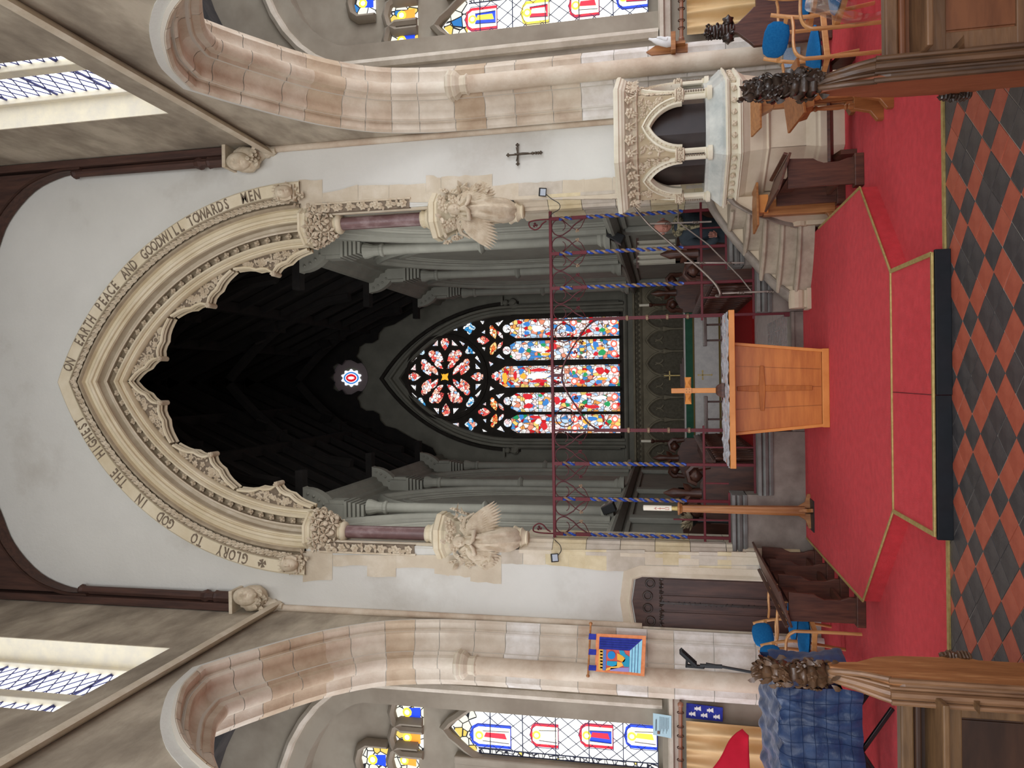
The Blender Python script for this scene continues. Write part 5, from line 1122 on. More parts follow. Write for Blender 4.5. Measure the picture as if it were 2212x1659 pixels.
# ---- curved steps with sloping stone side walls
ST = thing('pulpit_stairs', 'short worn stone stair with scrolled side walls climbing to the pulpit', 'stairs', (1.35, 8.5, .13))
M_STEP = mat('worn_step_stone', (158, 144, 126), (188, 174, 154), rough=.75, scale=5, detail=7, bump=.15)
Lr = refine([(.86, 8.66, .30), (.97, 8.72, .42), (1.12, 8.78, .55), (1.36, 8.83, .73), (1.62, 8.84, .93), (1.92, 8.80, 1.13), (2.1, 8.74, 1.2)], 4)
Rr = refine([(1.69, 8.32, .33), (1.71, 8.27, .42), (1.73, 8.22, .55), (1.76, 8.18, .70), (1.80, 8.14, .85), (1.86, 8.10, .97), (1.92, 8.06, 1.03)], 4)
def side(path, nm, th, base):
    w = MB(); c = MB(); vs = []; k = len(path)
    for i, (x, y, z) in enumerate(path):
        a = path[max(0, i-1)]; b_ = path[min(k-1, i+1)]; d = V3((b_[0]-a[0], b_[1]-a[1], 0)).normalized(); n_ = V3((-d.y, d.x, 0))*th/2; p = V3((x, y, 0))
        vs += [p+n_+V3((0, 0, base)), p+n_+V3((0, 0, z-.03)), p-n_+V3((0, 0, z-.03)), p-n_+V3((0, 0, base))]
    fs = []
    for i in range(k-1): q = i*4; fs += [(q+j, q+(j+1) % 4, q+4+(j+1) % 4, q+4+j) for j in range(4)]
    w.add(vs, fs+[(0, 1, 2, 3), (4*k-4, 4*k-3, 4*k-2, 4*k-1)]); w.obj(nm, M_BASE, ST)
    vs = []; pr = [(-.6, -.05), (-.72, -.03), (-.72, .0), (-.6, .02), (-.3, .035), (0, .04), (.3, .035), (.6, .02), (.72, .0), (.72, -.03), (.6, -.05)]
    for i, (x, y, z) in enumerate(path):
        a = path[max(0, i-1)]; b_ = path[min(k-1, i+1)]; d = V3((b_[0]-a[0], b_[1]-a[1], 0)).normalized(); n_ = V3((-d.y, d.x, 0))*th
        vs += [V3((x, y, z+h_))+n_*o_ for o_, h_ in pr]
    m_ = len(pr); c.add(vs, [(i*m_+j, i*m_+(j+1) % m_, (i+1)*m_+(j+1) % m_, (i+1)*m_+j) for i in range(k-1) for j in range(m_)]+[tuple(range(m_))])
    c.obj(nm+'_coping', mat('grey_coping_stone', (150, 140, 128), (126, 116, 106), rough=.6, scale=6, bump=.1), ST, smooth=True, ang=40)
    x, y, z = path[0]; s_ = MB(); s_.lathe([(.0, -.1), (.085, -.1), (.09, -.06), (.09, .06), (.085, .1), (0, .1)], (x-.0, y-.02, z-.04), 14, Matrix(((0, 0, 1), (1, 0, 0), (0, 1, 0)))); s_.box((x, y-.02, (z-.1+base)/2), (.19, .17, z-.1-base)); s_.box((x, y-.02, base+.02), (.23, .21, .05))
    s_.obj('scroll', M_BASE, ST, bevel=.008)
side(Lr, 'side_wall', .11, .13); side(Rr, 'side_wall', .17, 0)
for k in range(5):
    t0 = k/5.2; n = 8; i0 = int(t0*(len(Lr)-2)); a, b_ = V3(Lr[i0][:2]+(0,)), V3((1.70+.03*k, 8.26+.02*k, 0)); d = V3(Lr[min(i0+6, len(Lr)-1)][:2]+(0,)), V3(Rr[min(i0+6, len(Rr)-1)][:2]+(0,))
    z = .13+.17*(k+1); pa = []
    for q in range(n+1):
        u = q/n; bow = -.06*sin(pi*u); p = a.lerp(b_, u)+V3((bow*.7, bow, 0)); pa.append(p)
    far_ = [V3((2.2, 8.75, 0)), V3((2.15, 8.2, 0))]
    m = MB(); poly = [(p.x, p.y) for p in pa]+[(far_[1].x, far_[1].y), (far_[0].x, far_[0].y)]
    m.prism(poly, lambda a_, b2_, d_: V3((a_, b2_, d_)), z-.17, z); m.tube([p+V3((-.01, -.01, z-.022)) for p in pa], .022, 7); m.obj('step', M_STEP, ST, smooth=True, ang=40)
HR = thing('stair_handrail', 'thin grey iron handrail with twisted uprights along the pulpit stairs', 'handrail', (1.4, 8.85, .5))
RY = 8.86
def hp(x, y, Y=RY): return at(x, y, Y=Y)
up_ = refine([tuple(hp(*q)) for q in ((1362, 437), (1400, 483), (1440, 518), (1480, 553), (1512, 580), (1536, 603), (1550, 620), (1556, 634), (1553, 640), (1545, 638))], 3)
MB().tube(up_, [.012+.008*i/len(up_) for i in range(len(up_))], 8).obj('top_rail', M_STEEL, HR, smooth=True)
MB().tube([hp(1465, 440), hp(1465, 480), hp(1530, 528), hp(1600, 600), hp(1622, 628)], .008, 6).obj('lower_rail', M_STEEL, HR, smooth=True)
for (a, b_) in (((1403, 484), (1537, 479)), ((1478, 568), (1607, 568)), ((1560, 634), (1700, 628))):
    p, q = hp(*a), hp(*b_); MB().bar(p, q, .017, .017).obj('upright', M_STEEL, HR)
    m = MB()
    for f in (.25, .7):
        for ph in (0, pi): m.tube([p.lerp(q, f+.1*i/12)+V3((.011*cos(ph+i*.9), .011*sin(ph+i*.9), 0)) for i in range(13)], .007, 5)
    m.obj('twist', M_STEEL, HR)

# ------------------------------------------------------------ nave altar table with cross
t = thing('altar_table', 'orange oak altar table with tapered front and raised cross, silver cloth on top', 'table', (-.105, 8.0, .13))
TY, ax_ = 7.72, -.105
b = MB(); b.add([(ax_-.36, TY, .19), (ax_+.36, TY, .19), (ax_+.445, TY, 1.03), (ax_-.445, TY, 1.03), (ax_-.36, TY+.42, .19), (ax_+.36, TY+.42, .19), (ax_+.445, TY+.42, 1.03), (ax_-.445, TY+.42, 1.03)],
      [(0, 1, 2, 3), (5, 4, 7, 6), (1, 5, 6, 2), (4, 0, 3, 7), (0, 4, 5, 1), (3, 2, 6, 7)]); b.obj('carcass', M_TABLE, t)
for u0, u1 in ((-1, -.47), (-.47, .04), (.04, .52), (.52, 1)):
    m = MB(); g = .004; vs = []
    for z, w in ((.2, .355), (1.02, .437)): vs += [(ax_+u0*w+g, TY-.012, z), (ax_+u1*w-g, TY-.012, z)]
    m.add([vs[0], vs[1], vs[3], vs[2], (vs[0][0], TY, vs[0][2]), (vs[1][0], TY, vs[1][2]), (vs[3][0], TY, vs[3][2]), (vs[2][0], TY, vs[2][2])], [(0, 1, 2, 3), (0, 4, 5, 1), (1, 5, 6, 2), (2, 6, 7, 3), (3, 7, 4, 0)]); m.obj('plank', M_TABLE, t)
for s in (-1, 1): MB().bar((ax_+s*.365, TY-.02, .19), (ax_+s*.45, TY-.02, 1.03), .03, .03).obj('edge_batten', M_TABLE2, t, bevel=.004)
MB().b2((ax_-.385, TY-.035, .13), (ax_+.385, TY+.45, .195)).obj('plinth', M_TABLE2, t, bevel=.005)
m = MB(); c = at(1646, 839, Y=TY-.02); zt, zb = at(1592, 839, Y=TY).z, at(1754, 839, Y=TY).z; xr, xl = at(1646, 790, Y=TY).x, at(1646, 887, Y=TY).x
for (x0, z0, x1, z1, v) in ((c.x, zt, c.x, zb, 1), (xl, c.z, xr, c.z, 0)):
    if v: pl = [(c.x-.022, zt), (c.x+.022, zt), (c.x+.03, c.z+.1), (c.x+.03, c.z-.1), (c.x+.022, zb), (c.x-.022, zb), (c.x-.03, c.z-.1), (c.x-.03, c.z+.1)]
    else: pl = [(xl, c.z-.018), (xl, c.z+.018), (c.x, c.z+.032), (xr, c.z+.018), (xr, c.z-.018), (c.x, c.z-.032)]
    m = MB(); m.prism(pl, mpY, TY-.03-(.008 if not v else 0), TY-.005); m.obj('relief_cross_bar', mat('relief_oak', (158, 88, 34), (182, 108, 46), rough=.45, scale=5, stretch=(1, 1, 6)), t, bevel=.004)
MB().b2((ax_-.765, 7.42, 1.035), (ax_+.765, 8.24, 1.09)).obj('table_top', M_TABLE2, t, bevel=.004)
def clothz(u, v): return (ax_-.76+1.52*u, 7.425+.81*v, 1.094+.006*sin(u*47+3*sin(v*9))+.006*sin(v*31+u*13)+.004*sin(u*120+v*60))
cl = MB().grid(clothz, 80, 30).obj('silver_cloth', M_SILVER, None, smooth=True); tag(cl, 'crinkled silver grey cloth covering the orange oak altar table', 'cloth')
p = at(1566, 843, Y=7.95); t = thing('standing_cross', 'pale carved wooden cross standing on the altar table', 'cross', (p.x, 7.95, 1.10))
zt = at(1450, 843, Y=7.95).z; za = at(1486, 843, Y=7.95).z
MB().lathe([(.105, 1.10), (.105, 1.13), (.07, 1.17), (.04, 1.185)], (p.x, 7.95, 0), 4, rotz=pi/4).obj('foot', M_DARKOAK, t, bevel=.004)
MB().b2((p.x-.026, 7.93, 1.18), (p.x+.026, 7.965, zt)).obj('upright', M_TABLE2, t, bevel=.004)
m = MB()
for s in (-1, 1): m.add([(p.x+s*.026, 7.925, za-.032), (p.x+s*.075, 7.925, za-.022), (p.x+s*.14, 7.925, za-.034), (p.x+s*.14, 7.925, za+.034), (p.x+s*.075, 7.925, za+.022), (p.x+s*.026, 7.925, za+.032), (p.x+s*.085, 7.91, za), (p.x+s*.026, 7.965, za-.032), (p.x+s*.14, 7.965, za-.034), (p.x+s*.14, 7.965, za+.034), (p.x+s*.026, 7.965, za+.032)], [(0, 1, 6), (1, 2, 6), (2, 3, 6), (3, 4, 6), (4, 5, 6), (5, 0, 6), (7, 8, 9, 10), (0, 7, 8, 2), (5, 3, 9, 10)])
m.box((p.x, 7.94, za), (.06, .05, .07)); m.obj('cross_arm', M_TABLE2, t)
m = MB()
for dx in (-.015, .015):
    for dz in (-.015, .015): m.sphere((p.x+dx, 7.914, za+dz), .004, 5, 3)
m.obj('nails', M_BLACK, t)['kind'] = 'stuff'
# ---- paschal candle on its stand
px = at(1600, 1100, Y=8.75).x; CY = 8.72; t = thing('paschal_candle_stand', 'tall fluted wooden stand carrying a white paschal candle', 'candle stand', (px, CY, .13))
z1 = at(1470, 1098, Y=CY).z; m = MB(); prof = []
for k in range(16): a = 2*pi*k/16; prof.append((1.0 if k % 4 in (0,) else .86 if k % 2 else .78, a+pi/4))
vs = []
for z, r in ((.2, .068), (z1, .048)): vs += [(px+r*q*cos(a), CY+r*q*sin(a), z) for q, a in prof]
m.add(vs, [(i, (i+1) % 16, (i+1) % 16+16, i+16) for i in range(16)]).obj('column', M_OAKWARM, t)
MB().lathe([(.05, z1-.02), (.06, z1), (.075, z1+.012), (.075, z1+.03), (.03, z1+.035)], (px, CY, 0), 14).obj('drip_tray', M_OAKWARM, t, smooth=True, ang=40)
for k in range(4):
    R = Matrix.Rotation(k*pi/2+.2, 3, 'Z'); m = MB(); pl = [(.03, .13), (.19, .13), (.19, .16), (.1, .19), (.05, .27), (.03, .27)]
    m.prism(pl, lambda a, b_, d: V3((px, CY, 0))+R @ V3((a, d, b_)), -.02, .02); m.obj('foot', M_OAKWARM, t, bevel=.004)
MB().b2((px-.2, CY-.2, .131), (px+.14, CY+.2, .14)).obj('mat', M_BLACK, t)
t = thing('paschal_candle', 'white paschal candle with red lettering in a brass socket on the tall stand', 'candle', (px, CY, z1+.035))
zc0 = z1+.1; zc1 = at(1390, 1097, Y=CY).z
MB().lathe([(.028, z1+.03), (.024, zc0)], (px, CY, 0), 12).obj('socket', M_BRASS, t, smooth=True, ang=40)
MB().lathe([(.031, zc0), (.031, zc1), (.0, zc1+.005)], (px, CY, 0), 16).obj('wax', M_CANDLE, t, smooth=True, ang=40)
m = MB(); rc = glow('red_lettering', (190, 30, 30), .01); zz = zc0+.03
for pts in ([(-.012, 0), (-.012, .04), (.012, .04), (.012, 0), (-.012, 0)], [(0, .045), (0, .13)], [(-.013, .1), (.013, .1)], [(-.012, .14), (0, .17), (.012, .14)], [(-.008, .15), (.008, .15)]):
    m.tube([(px+a, CY-sqrt(.033**2-a*a), zz+b_) for a, b_ in pts], .0022, 4)
m.obj('red_lettering', rc, t)
# ------------------------------------------------------------ prayer desks along the platform
def support(par, x0, x1, y, ztop, slope, m, foot=True, th=.035):
    w = x1-x0
    pl = [(x0+.02*w, .05), (x1-.1*w, .05), (x1-.1*w, .12), (x1-.2*w, .2), (x1-.22*w, ztop*.52), (x1-.14*w, ztop*.60), (x1-.05*w, ztop*.66), (x1, ztop+slope*w), (x0, ztop), (x0+.02*w, ztop*.6)]
    MB().prism(pl, mpY, y-th/2, y+th/2).obj('end_panel', m, par, bevel=.004)
    if foot: MB().b2((x0-.02, y-.05, 0), (x1+.0, y+.05, .08)).obj('foot', m, par, bevel=.008)
def desk(lab, x0, x1, ys, zt, tilt, m=M_DARKOAK):
    t = thing('prayer_desk', lab, 'desk', ((x0+x1)/2, (ys[0]+ys[-1])/2, 0), group='prayer desks beside the platform')
    for i, y in enumerate(ys): support(t, x0, x1, y, zt, 0, m, True)
    R = Matrix.Rotation(tilt, 3, 'Y'); xm = (x0+x1)/2
    MB().box((xm, (ys[0]+ys[-1])/2, zt+.04), (abs(x1-x0)+.07, abs(ys[-1]-ys[0])+.22, .022), R).obj('sloping_top', m, t, bevel=.004)
    lo = xm-(abs(x1-x0)/2+.02) if tilt < 0 else xm+(abs(x1-x0)/2+.02)
    MB().box((lo, (ys[0]+ys[-1])/2, zt+.03), (.02, abs(ys[-1]-ys[0])+.22, .035), R).obj('ledge', m, t, bevel=.004)
    for a, b_ in zip(ys, ys[1:]):
        MB().b2((xm-.012, a, zt-.14), (xm+.012, b_, zt-.02)).obj('rail', m, t); MB().b2((xm-.06, a, .14), (xm+.02, b_, .17)).obj('stretcher', m, t)
    return t
desk('long dark oak prayer desk with four shaped supports left of the platform', -2.18, -1.92, [7.0, 7.62, 8.24, 8.84], .64, -.30)
desk('short dark oak prayer desk right of the platform in front of the pulpit', 1.66, 1.92, [6.88, 7.55], .62, .30)
# oak bookstand behind it
bx = thing('oak_bookstand', 'light oak bookstand with flat board behind the short prayer desk', 'bookstand', (1.70, 7.95, 0))
MB().b2((1.64, 7.85, .02), (1.80, 7.95, .70)).obj('column', M_OAKWARM, bx, bevel=.005)
MB().prism([(1.56, .0), (1.86, .0), (1.86, .05), (1.78, .09), (1.75, .14), (1.66, .14), (1.63, .09), (1.56, .05)], mpY, 7.87, 7.93).obj('foot', M_OAKWARM, bx, bevel=.004)
MB().b2((1.66, 7.8, .66), (1.84, 7.98, .76)).obj('neck', M_TABLE2, bx, bevel=.004)
R = Matrix.Rotation(.22, 3, 'X'); MB().box((1.72, 7.88, .775), (.44, .30, .022), Matrix.Rotation(.12, 3, 'Z') @ Matrix.Rotation(.03, 3, 'X')).obj('board', M_OAKWARM, bx, bevel=.003)
# lectern with turned columns
M_LECT = mat('lectern_oak', (126, 74, 36), (156, 98, 52), rough=.42, scale=3, stretch=(9, 9, .7), spec=.45)
LX0, LY0 = 2.2, 6.1
t = thing('oak_lectern', 'oak lectern on two turned columns standing between the near pew and the pulpit', 'lectern', (LX0, LY0, 0))
for yy in (LY0-.12, LY0+.14):
    MB().prism([(LX0-.2, 0), (LX0+.2, 0), (LX0+.2, .05), (LX0+.11, .10), (LX0+.10, .22), (LX0-.10, .22), (LX0-.13, .10), (LX0-.2, .05)], mpY, yy, yy+.05).obj('end_board', M_LECT, t, bevel=.005)
    for x in (LX0-.07, LX0+.07): MB().lathe([(.026, .22), (.026, .25), (.016, .262), (.028, .275), (.016, .29), (.022, .33), (.018, .43), (.014, .48), (.024, .50), (.016, .515), (.026, .54), (.026, .56)], (x, yy+.025, 0), 12).obj('turned_column', M_LECT, t, smooth=True, ang=35)
    MB().b2((LX0-.025, yy+.01, .2), (LX0+.025, yy+.04, .56)).obj('centre_slat', M_LECT, t, bevel=.004)
MB().b2((LX0-.05, LY0-.30, .0), (LX0+.05, LY0-.08, .05)).obj('foot_board', M_LECT, t, bevel=.004)
MB().prism([(LX0-.16, .64), (LX0-.14, .56), (LX0+.14, .56), (LX0+.17, .62), (LX0+.17, .66)], mpY, LY0-.12, LY0+.19).obj('desk_box', M_LECT, t, bevel=.004)
MB().box((LX0, LY0+.05, .685), (.42, .46, .022), Matrix.Rotation(-.12, 3, 'Y') @ Matrix.Rotation(.10, 3, 'X')).obj('sloping_top', M_LECT, t, bevel=.004)
# small bookstand beyond
t = thing('small_oak_bookstand', 'small oak bookstand on a bracketed post close to the pulpit base', 'bookstand', (2.48, 7.15, 0))
MB().b2((2.46, 7.12, .0), (2.53, 7.17, .78)).obj('post', M_OAKWARM, t, bevel=.004)
MB().prism([(2.40, .82), (2.6, .82), (2.56, .76), (2.53, .7), (2.46, .7), (2.43, .76)], mpY, 7.10, 7.19).obj('bracket', M_OAKWARM, t)
MB().prism([(2.36, 0), (2.66, 0), (2.66, .04), (2.55, .08), (2.44, .08), (2.36, .04)], mpY, 7.1, 7.19).obj('foot', M_OAKWARM, t)
MB().box((2.48, 7.15, .845), (.44, .26, .02), Matrix.Rotation(.2, 3, 'X')).obj('board', M_OAKWARM, t, bevel=.003)
t = thing('kneeler_bench', 'low dark wooden kneeling bench before the pulpit base', 'kneeler', (2.45, 7.4, 0))
MB().box((2.42, 7.18, .2), (1.0, .26, .03), Matrix.Rotation(-.3, 3, 'X')).obj('board', M_DARKOAK, t, bevel=.004)
for x in (2.0, 2.85): MB().prism([(7.06, 0), (7.32, 0), (7.30, .2), (7.06, .14)], mpX, x-.02, x+.02).obj('end_panel', M_DARKOAK, t)
# ------------------------------------------------------------ pews nearest the camera
def poppy(mb, c, h, w, dpt, seed, n=90):
    """dense carved finial: small overlapping leaves and berries wrapped round a tapering stem"""
    r = random.Random(seed); c = V3(c)
    def prof(t): return .30+.22*sin(min(1, t/.5)*pi)**.8 if t < .42 else .20+.26*sin((t-.36)/.64*pi) if t < .98 else .1
    for k in range(9):
        t = (k+.5)/9; R = prof(t); mb.sphere(c+V3((r.uniform(-.04, .04)*w, 0, h*t)), 1, 10, 6, (w*R, dpt*R, h*.085), fn=lambda v: 1+.16*sin(5*atan2(v.y, v.x)+k))
    for i in range(n):
        a = r.uniform(0, 6.3); t = r.uniform(.0, .97); R = prof(t)*1.0
        o = V3((cos(a), sin(a)*1.1, .15)); p = c+V3((w*R*cos(a), dpt*R*sin(a), h*t)); tang = V3((-sin(a), cos(a), 0)); q = tang*r.uniform(-1, 1)+V3((0, 0, r.choice((-.9, 1, 1))))+o*.12
        if i % 3 == 0: mb.flower(p+o*w*.02, o, w*.24, 5, .5, a*3, .25)
        elif i % 3 == 1: mb.leaf(p, q, o, h*.15, w*.10, .45, .1)
        else: mb.tube([p+q*h*.0+o*w*.03, p+q*h*.035+o*w*.08, p+q*h*.07+o*w*.06, p+q*h*.085+o*w*.0], [w*.05, w*.06, w*.05, w*.02], 6)
def pew_end(s, x, y0, y1, ztop, zsh, mface, mmould, mpop, lab, seed):
    """bench end in the plane X=x, moulded edge towards the camera"""
    t = thing('pew', lab, 'pew', (x, y0, 0))
    ym = (y0+y1)/2
    # side outline in (Y,Z): narrow neck below the finial, concave shoulders, carved bump below
    pl = [(y1-.0, 0), (y1, .40), (y1+.035, .44), (y1+.04, .50), (y1+.01, .56), (y1, .72), (y1-.03, zsh), (ym+.05, zsh+.09), (ym+.025, ztop-.30), (ym-.03, ztop-.30), (ym-.06, zsh+.10), (y0+.035, zsh), (y0+.03, zsh-.05), (y0+.03, 0)]
    MB().prism(pl, lambda a, b_, d: V3((x+s*d, a, b_)), 0.0, .055).obj('pew_end', mface, t, bevel=.006)
    # moulded western edge: three rolls following the shoulder
    for k, (d, r) in enumerate(((.008, .012), (.034, .008), (.056, .018), (.082, .011))):
        pth = [(x+s*d, y0+.03-.012*k, .0), (x+s*d, y0+.03-.012*k, zsh-.06), (x+s*d, y0+.04-.012*k, zsh+.0), (x+s*d*.8, ym-.075-.008*k, zsh+.10), (x+s*(d*.5+.01), ym-.045, zsh+.2), (x+s*(d*.3+.02), ym-.03, ztop-.30)]
        MB().tube(refine(pth, 3), r, 8).obj('edge_roll', mmould, t, smooth=True)
    m = MB(); m.add([(x+s*.0, y0+.035, 0), (x+s*.088, y0, 0), (x+s*.088, y0, zsh-.05), (x+s*.0, y0+.035, zsh-.05), (x+s*.088, y0+.09, 0), (x+s*.088, y0+.09, zsh-.05), (x+s*.03, ym-.05, ztop-.36), (x+s*.06, ym-.05, ztop-.36), (x+s*.05, ym+.02, ztop-.36)],
          [(0, 1, 2, 3), (1, 4, 5, 2), (3, 2, 7, 6), (2, 5, 8, 7)]); m.obj('edge_body', mmould, t)
    p = MB(); poppy(p, (x+s*.045, ym-.005, ztop-.32), .325, .10, .13, seed); p.obj('poppyhead', mpop, t, smooth=True, ang=60)
    # carved knob on the far edge
    k = MB(); poppy(k, (x-s*.0, y1+.03, .42), .12, .05, .07, seed+3, 8); k.obj('carved_knob', mpop, t)
    return t
PW1 = pew_end(1, 1.185, 3.20, 3.43, 1.345, .845, mat('reddish_pew_oak', (128, 70, 44), (150, 88, 58), rough=.45, scale=2.4, stretch=(5, 5, .9), spec=.4, bump=.1, bscale=10), M_PEWDARK, M_POPPY, 'dark oak pew with black leafy poppyhead and panelled front at the right', 11)
PW2 = pew_end(-1, -1.22, 3.20, 3.505, 1.335, .82, M_PEW, mat('pew_moulding_oak', (96, 66, 44), (140, 104, 74), rough=.4, scale=3, stretch=(6, 6, .9), spec=.5), M_POPPYB, 'lighter oak pew with brown leafy poppyhead and panelled front at the left', 23)
def pew_front(s, lab, ztop, M1, M2):
    t = PW1 if s > 0 else PW2; xa, xb = s*1.27, s*3.2; Y = 3.30
    MB().b2((xa, Y-.03, ztop-.05), (xb, Y+.03, ztop)).obj('top_rail', M1, t, bevel=.008)
    MB().b2((xa, Y-.045, ztop-.075), (xb, Y+.01, ztop-.05)).obj('rail_bead', M2, t, bevel=.008)
    MB().b2((xa, Y-.005, 0.0), (xb, Y+.02, ztop-.05)).obj('back_board', M2, t)
    
    MB().box(((xa+xb)/2, Y-.085, ztop-.115), (abs(xb-xa), .19, .026), Matrix.Rotation(.06, 3, 'X')).obj('book_shelf', M1, t, bevel=.006)
    z = ztop-.14
    for i in range(4):
        x0 = xa+s*.02+s*i*.46; MB().b2((x0, Y-.02, .12), (x0+s*.09, Y, z)).obj('stile', M1, t, bevel=.005)
        MB().b2((x0+s*.1, Y-.012, .3), (x0+s*.45, Y, z-.08)).obj('panel', M2, t, bevel=.008)
    MB().b2((xa, Y-.022, z-.09), (xb, Y, z)).obj('rail', M1, t, bevel=.005); MB().b2((xa, Y-.022, .2), (xb, Y, .32)).obj('rail', M1, t, bevel=.005)
    MB().prism([(Y-.17, ztop-.24), (Y-.01, ztop-.24), (Y-.01, ztop-.30)], mpX, xa+s*.0, xa+s*.03).obj('shelf_bracket', M1, t)
    return t
pew_front(1, 'panelled dark oak pew front with book shelf at the right', .803, mat('pew_front_oak', (84, 58, 38), (114, 82, 56), rough=.45, scale=3, stretch=(.9, 5, 5), spec=.4, bump=.1), mat('pew_front_panel', (88, 50, 28), (116, 70, 42), rough=.45, scale=3, stretch=(.9, 5, 5), spec=.4))
pew_front(-1, 'panelled brown oak pew front with book shelf at the left', .776, mat('pew_front_oak_l', (88, 64, 42), (120, 90, 60), rough=.45, scale=3, stretch=(.9, 5, 5), spec=.4, bump=.1), mat('pew_front_panel_l', (46, 28, 18), (66, 42, 28), rough=.5, scale=3, stretch=(.9, 5, 5), spec=.4))
# pew end in the right aisle
q = at(1525, 70, Y=8.0); t = thing('aisle_pew_end', 'dark pew end with carved finial in front of the gold curtain at the right', 'pew end', (q.x, 8.0, 0))
zs_ = at(1628, 60, Y=8).z; zn = at(1588, 68, Y=8).z; m = MB(); w = .2
m.prism([(q.x-w, 0), (q.x+w, 0), (q.x+w, zs_), (q.x+w*.75, zs_+.05), (q.x+.05, zn-.02), (q.x+.04, zn+.02), (q.x-.04, zn+.02), (q.x-.05, zn-.02), (q.x-w*.75, zs_+.05), (q.x-w, zs_)], mpY, 7.97, 8.03); m.obj('board', M_DARKOAK, t, bevel=.008)
m = MB(); poppy(m, (q.x, 8.0, zn), q.z-zn, .17, .1, 5, 26)
for s in (-1, 1): m.sphere((q.x+s*.09, 7.99, zn+.07), .055, 9, 6, fn=lambda v: 1+.2*cos(6*atan2(v.z, v.x)))
m.obj('poppyhead', M_POPPY, t, smooth=True, ang=60)
MB().b2((q.x+.0, 8.03, .1), (q.x+1.6, 8.1, zs_-.03)).obj('seat_back', M_STALL, t)

# ------------------------------------------------------------ blue armchairs
def chair():
    t = thing('armchair', 'x', 'chair', (0, 0, 0))
    for nm, sc, c, rx in (('seat', (.235, .235, .04), (0, 0, .44), .04), ('backrest', (.21, .035, .105), (0, .235, .73), -.18)):
        m = MB(); m.sphere((0, 0, 0), 1, 20, 8, sc, fn=lambda v: 1); 
        for i, v in enumerate(m.v):                                  # squarer outline, rounded corners
            v = V3(v); a, b_ = (v.x/sc[0], v.y/sc[1]) if nm == 'seat' else (v.x/sc[0], v.z/sc[2]); r = hypot(a, b_); k = (abs(a/r)**3.2+abs(b_/r)**3.2)**(-1/3.2) if r > 1e-4 else 1
            v2 = V3((v.x*k, v.y*k if nm == 'seat' else v.y, v.z if nm == 'seat' else v.z*k)); m.v[i] = tuple(Matrix.Rotation(rx, 3, 'X') @ v2+V3(c))
        m.obj(nm, M_CHAIRBLUE, t, smooth=True, ang=70)
    for s in (-1, 1):
        x = s*.27
        MB().tube(refine([(x, -.22, .0), (x, -.22, .50), (x, -.205, .59), (x, -.15, .635), (x, -.05, .645), (x, .10, .635), (x, .20, .64)], 3), .019, 8, flat=.7).obj('arm_frame', M_BEECH, t, smooth=True)
        MB().tube(refine([(x*.97, .27, .0), (x*.97, .21, .42), (x*.95, .215, .60), (x*.93, .27, .80)], 3), .019, 8, flat=.7).obj('rear_leg', M_BEECH, t, smooth=True)
        MB().bar((x, -.22, .40), (x*.97, .22, .40), .02, .045).obj('side_rail', M_BEECH, t, bevel=.004)
    MB().bar((-.27, -.2, .39), (.27, -.2, .39), .02, .04).obj('front_rail', M_BEECH, t); MB().bar((-.26, .23, .68), (.26, .23, .68), .02, .03).obj('back_rail', M_BEECH, t)
    return t
ch = chair(); GR = 'blue armchairs with beech frames'
def place(x, y, rz, lab, first=False):
    c = ch if first else dup(ch); c.location = (x, y, 0); c.rotation_euler = (0, 0, rz); c['label'] = lab; c['group'] = GR
place(2.67, 6.62, -1.25, 'blue armchair with beech arms fully in view between pew finial and right aisle', True)
place(2.92, 5.78, -1.35, 'blue armchair half hidden by the clear plastic sheet at the right edge')
place(3.42, 6.9, -1.1, 'blue armchair behind the other two, beside the right arcade pier')
place(-2.46, 8.05, 1.3, 'blue armchair on the left, the one nearer the small oak door')
place(-2.46, 7.42, 1.35, 'blue armchair beside the navy quilted cover on the left')
# clear plastic sheet over a drum shape
t = thing('plastic_sheet', 'crumpled clear plastic sheet over a dark round drum at the right edge', 'plastic sheet', (2.95, 5.4, 0))
MB().lathe([(.25, .32), (.26, .34), (.26, .68), (.25, .70), (.0, .70)], (2.72, 4.9, 0), 24).obj('drum', mat('dark_drum', (46, 40, 50), rough=.4), t, smooth=True, ang=40)
for k in range(3): a = k*2.1+.3; MB().bar((2.72, 4.9, .4), (2.72+.3*cos(a), 4.9+.3*sin(a), .0), .02, .02).obj('drum_leg', M_STEEL, t)
m = MB(); 
def sheet(u, v):
    a = pi*.75+u*pi*1.25; r = .05+.36*min(1, v*1.6)+.03*sin(u*23)*v+.02*sin(v*17+u*9); z = .76-.0*v if v < .5 else .76-(v-.5)*1.15
    return (2.66+r*cos(a)*1.05, 4.86+r*sin(a), max(.03, z+.03*sin(u*31+v*7)+.02*sin(u*11)))
m.grid(sheet, 48, 18); m.obj('sheet', M_GLASSCLR, t, smooth=True)

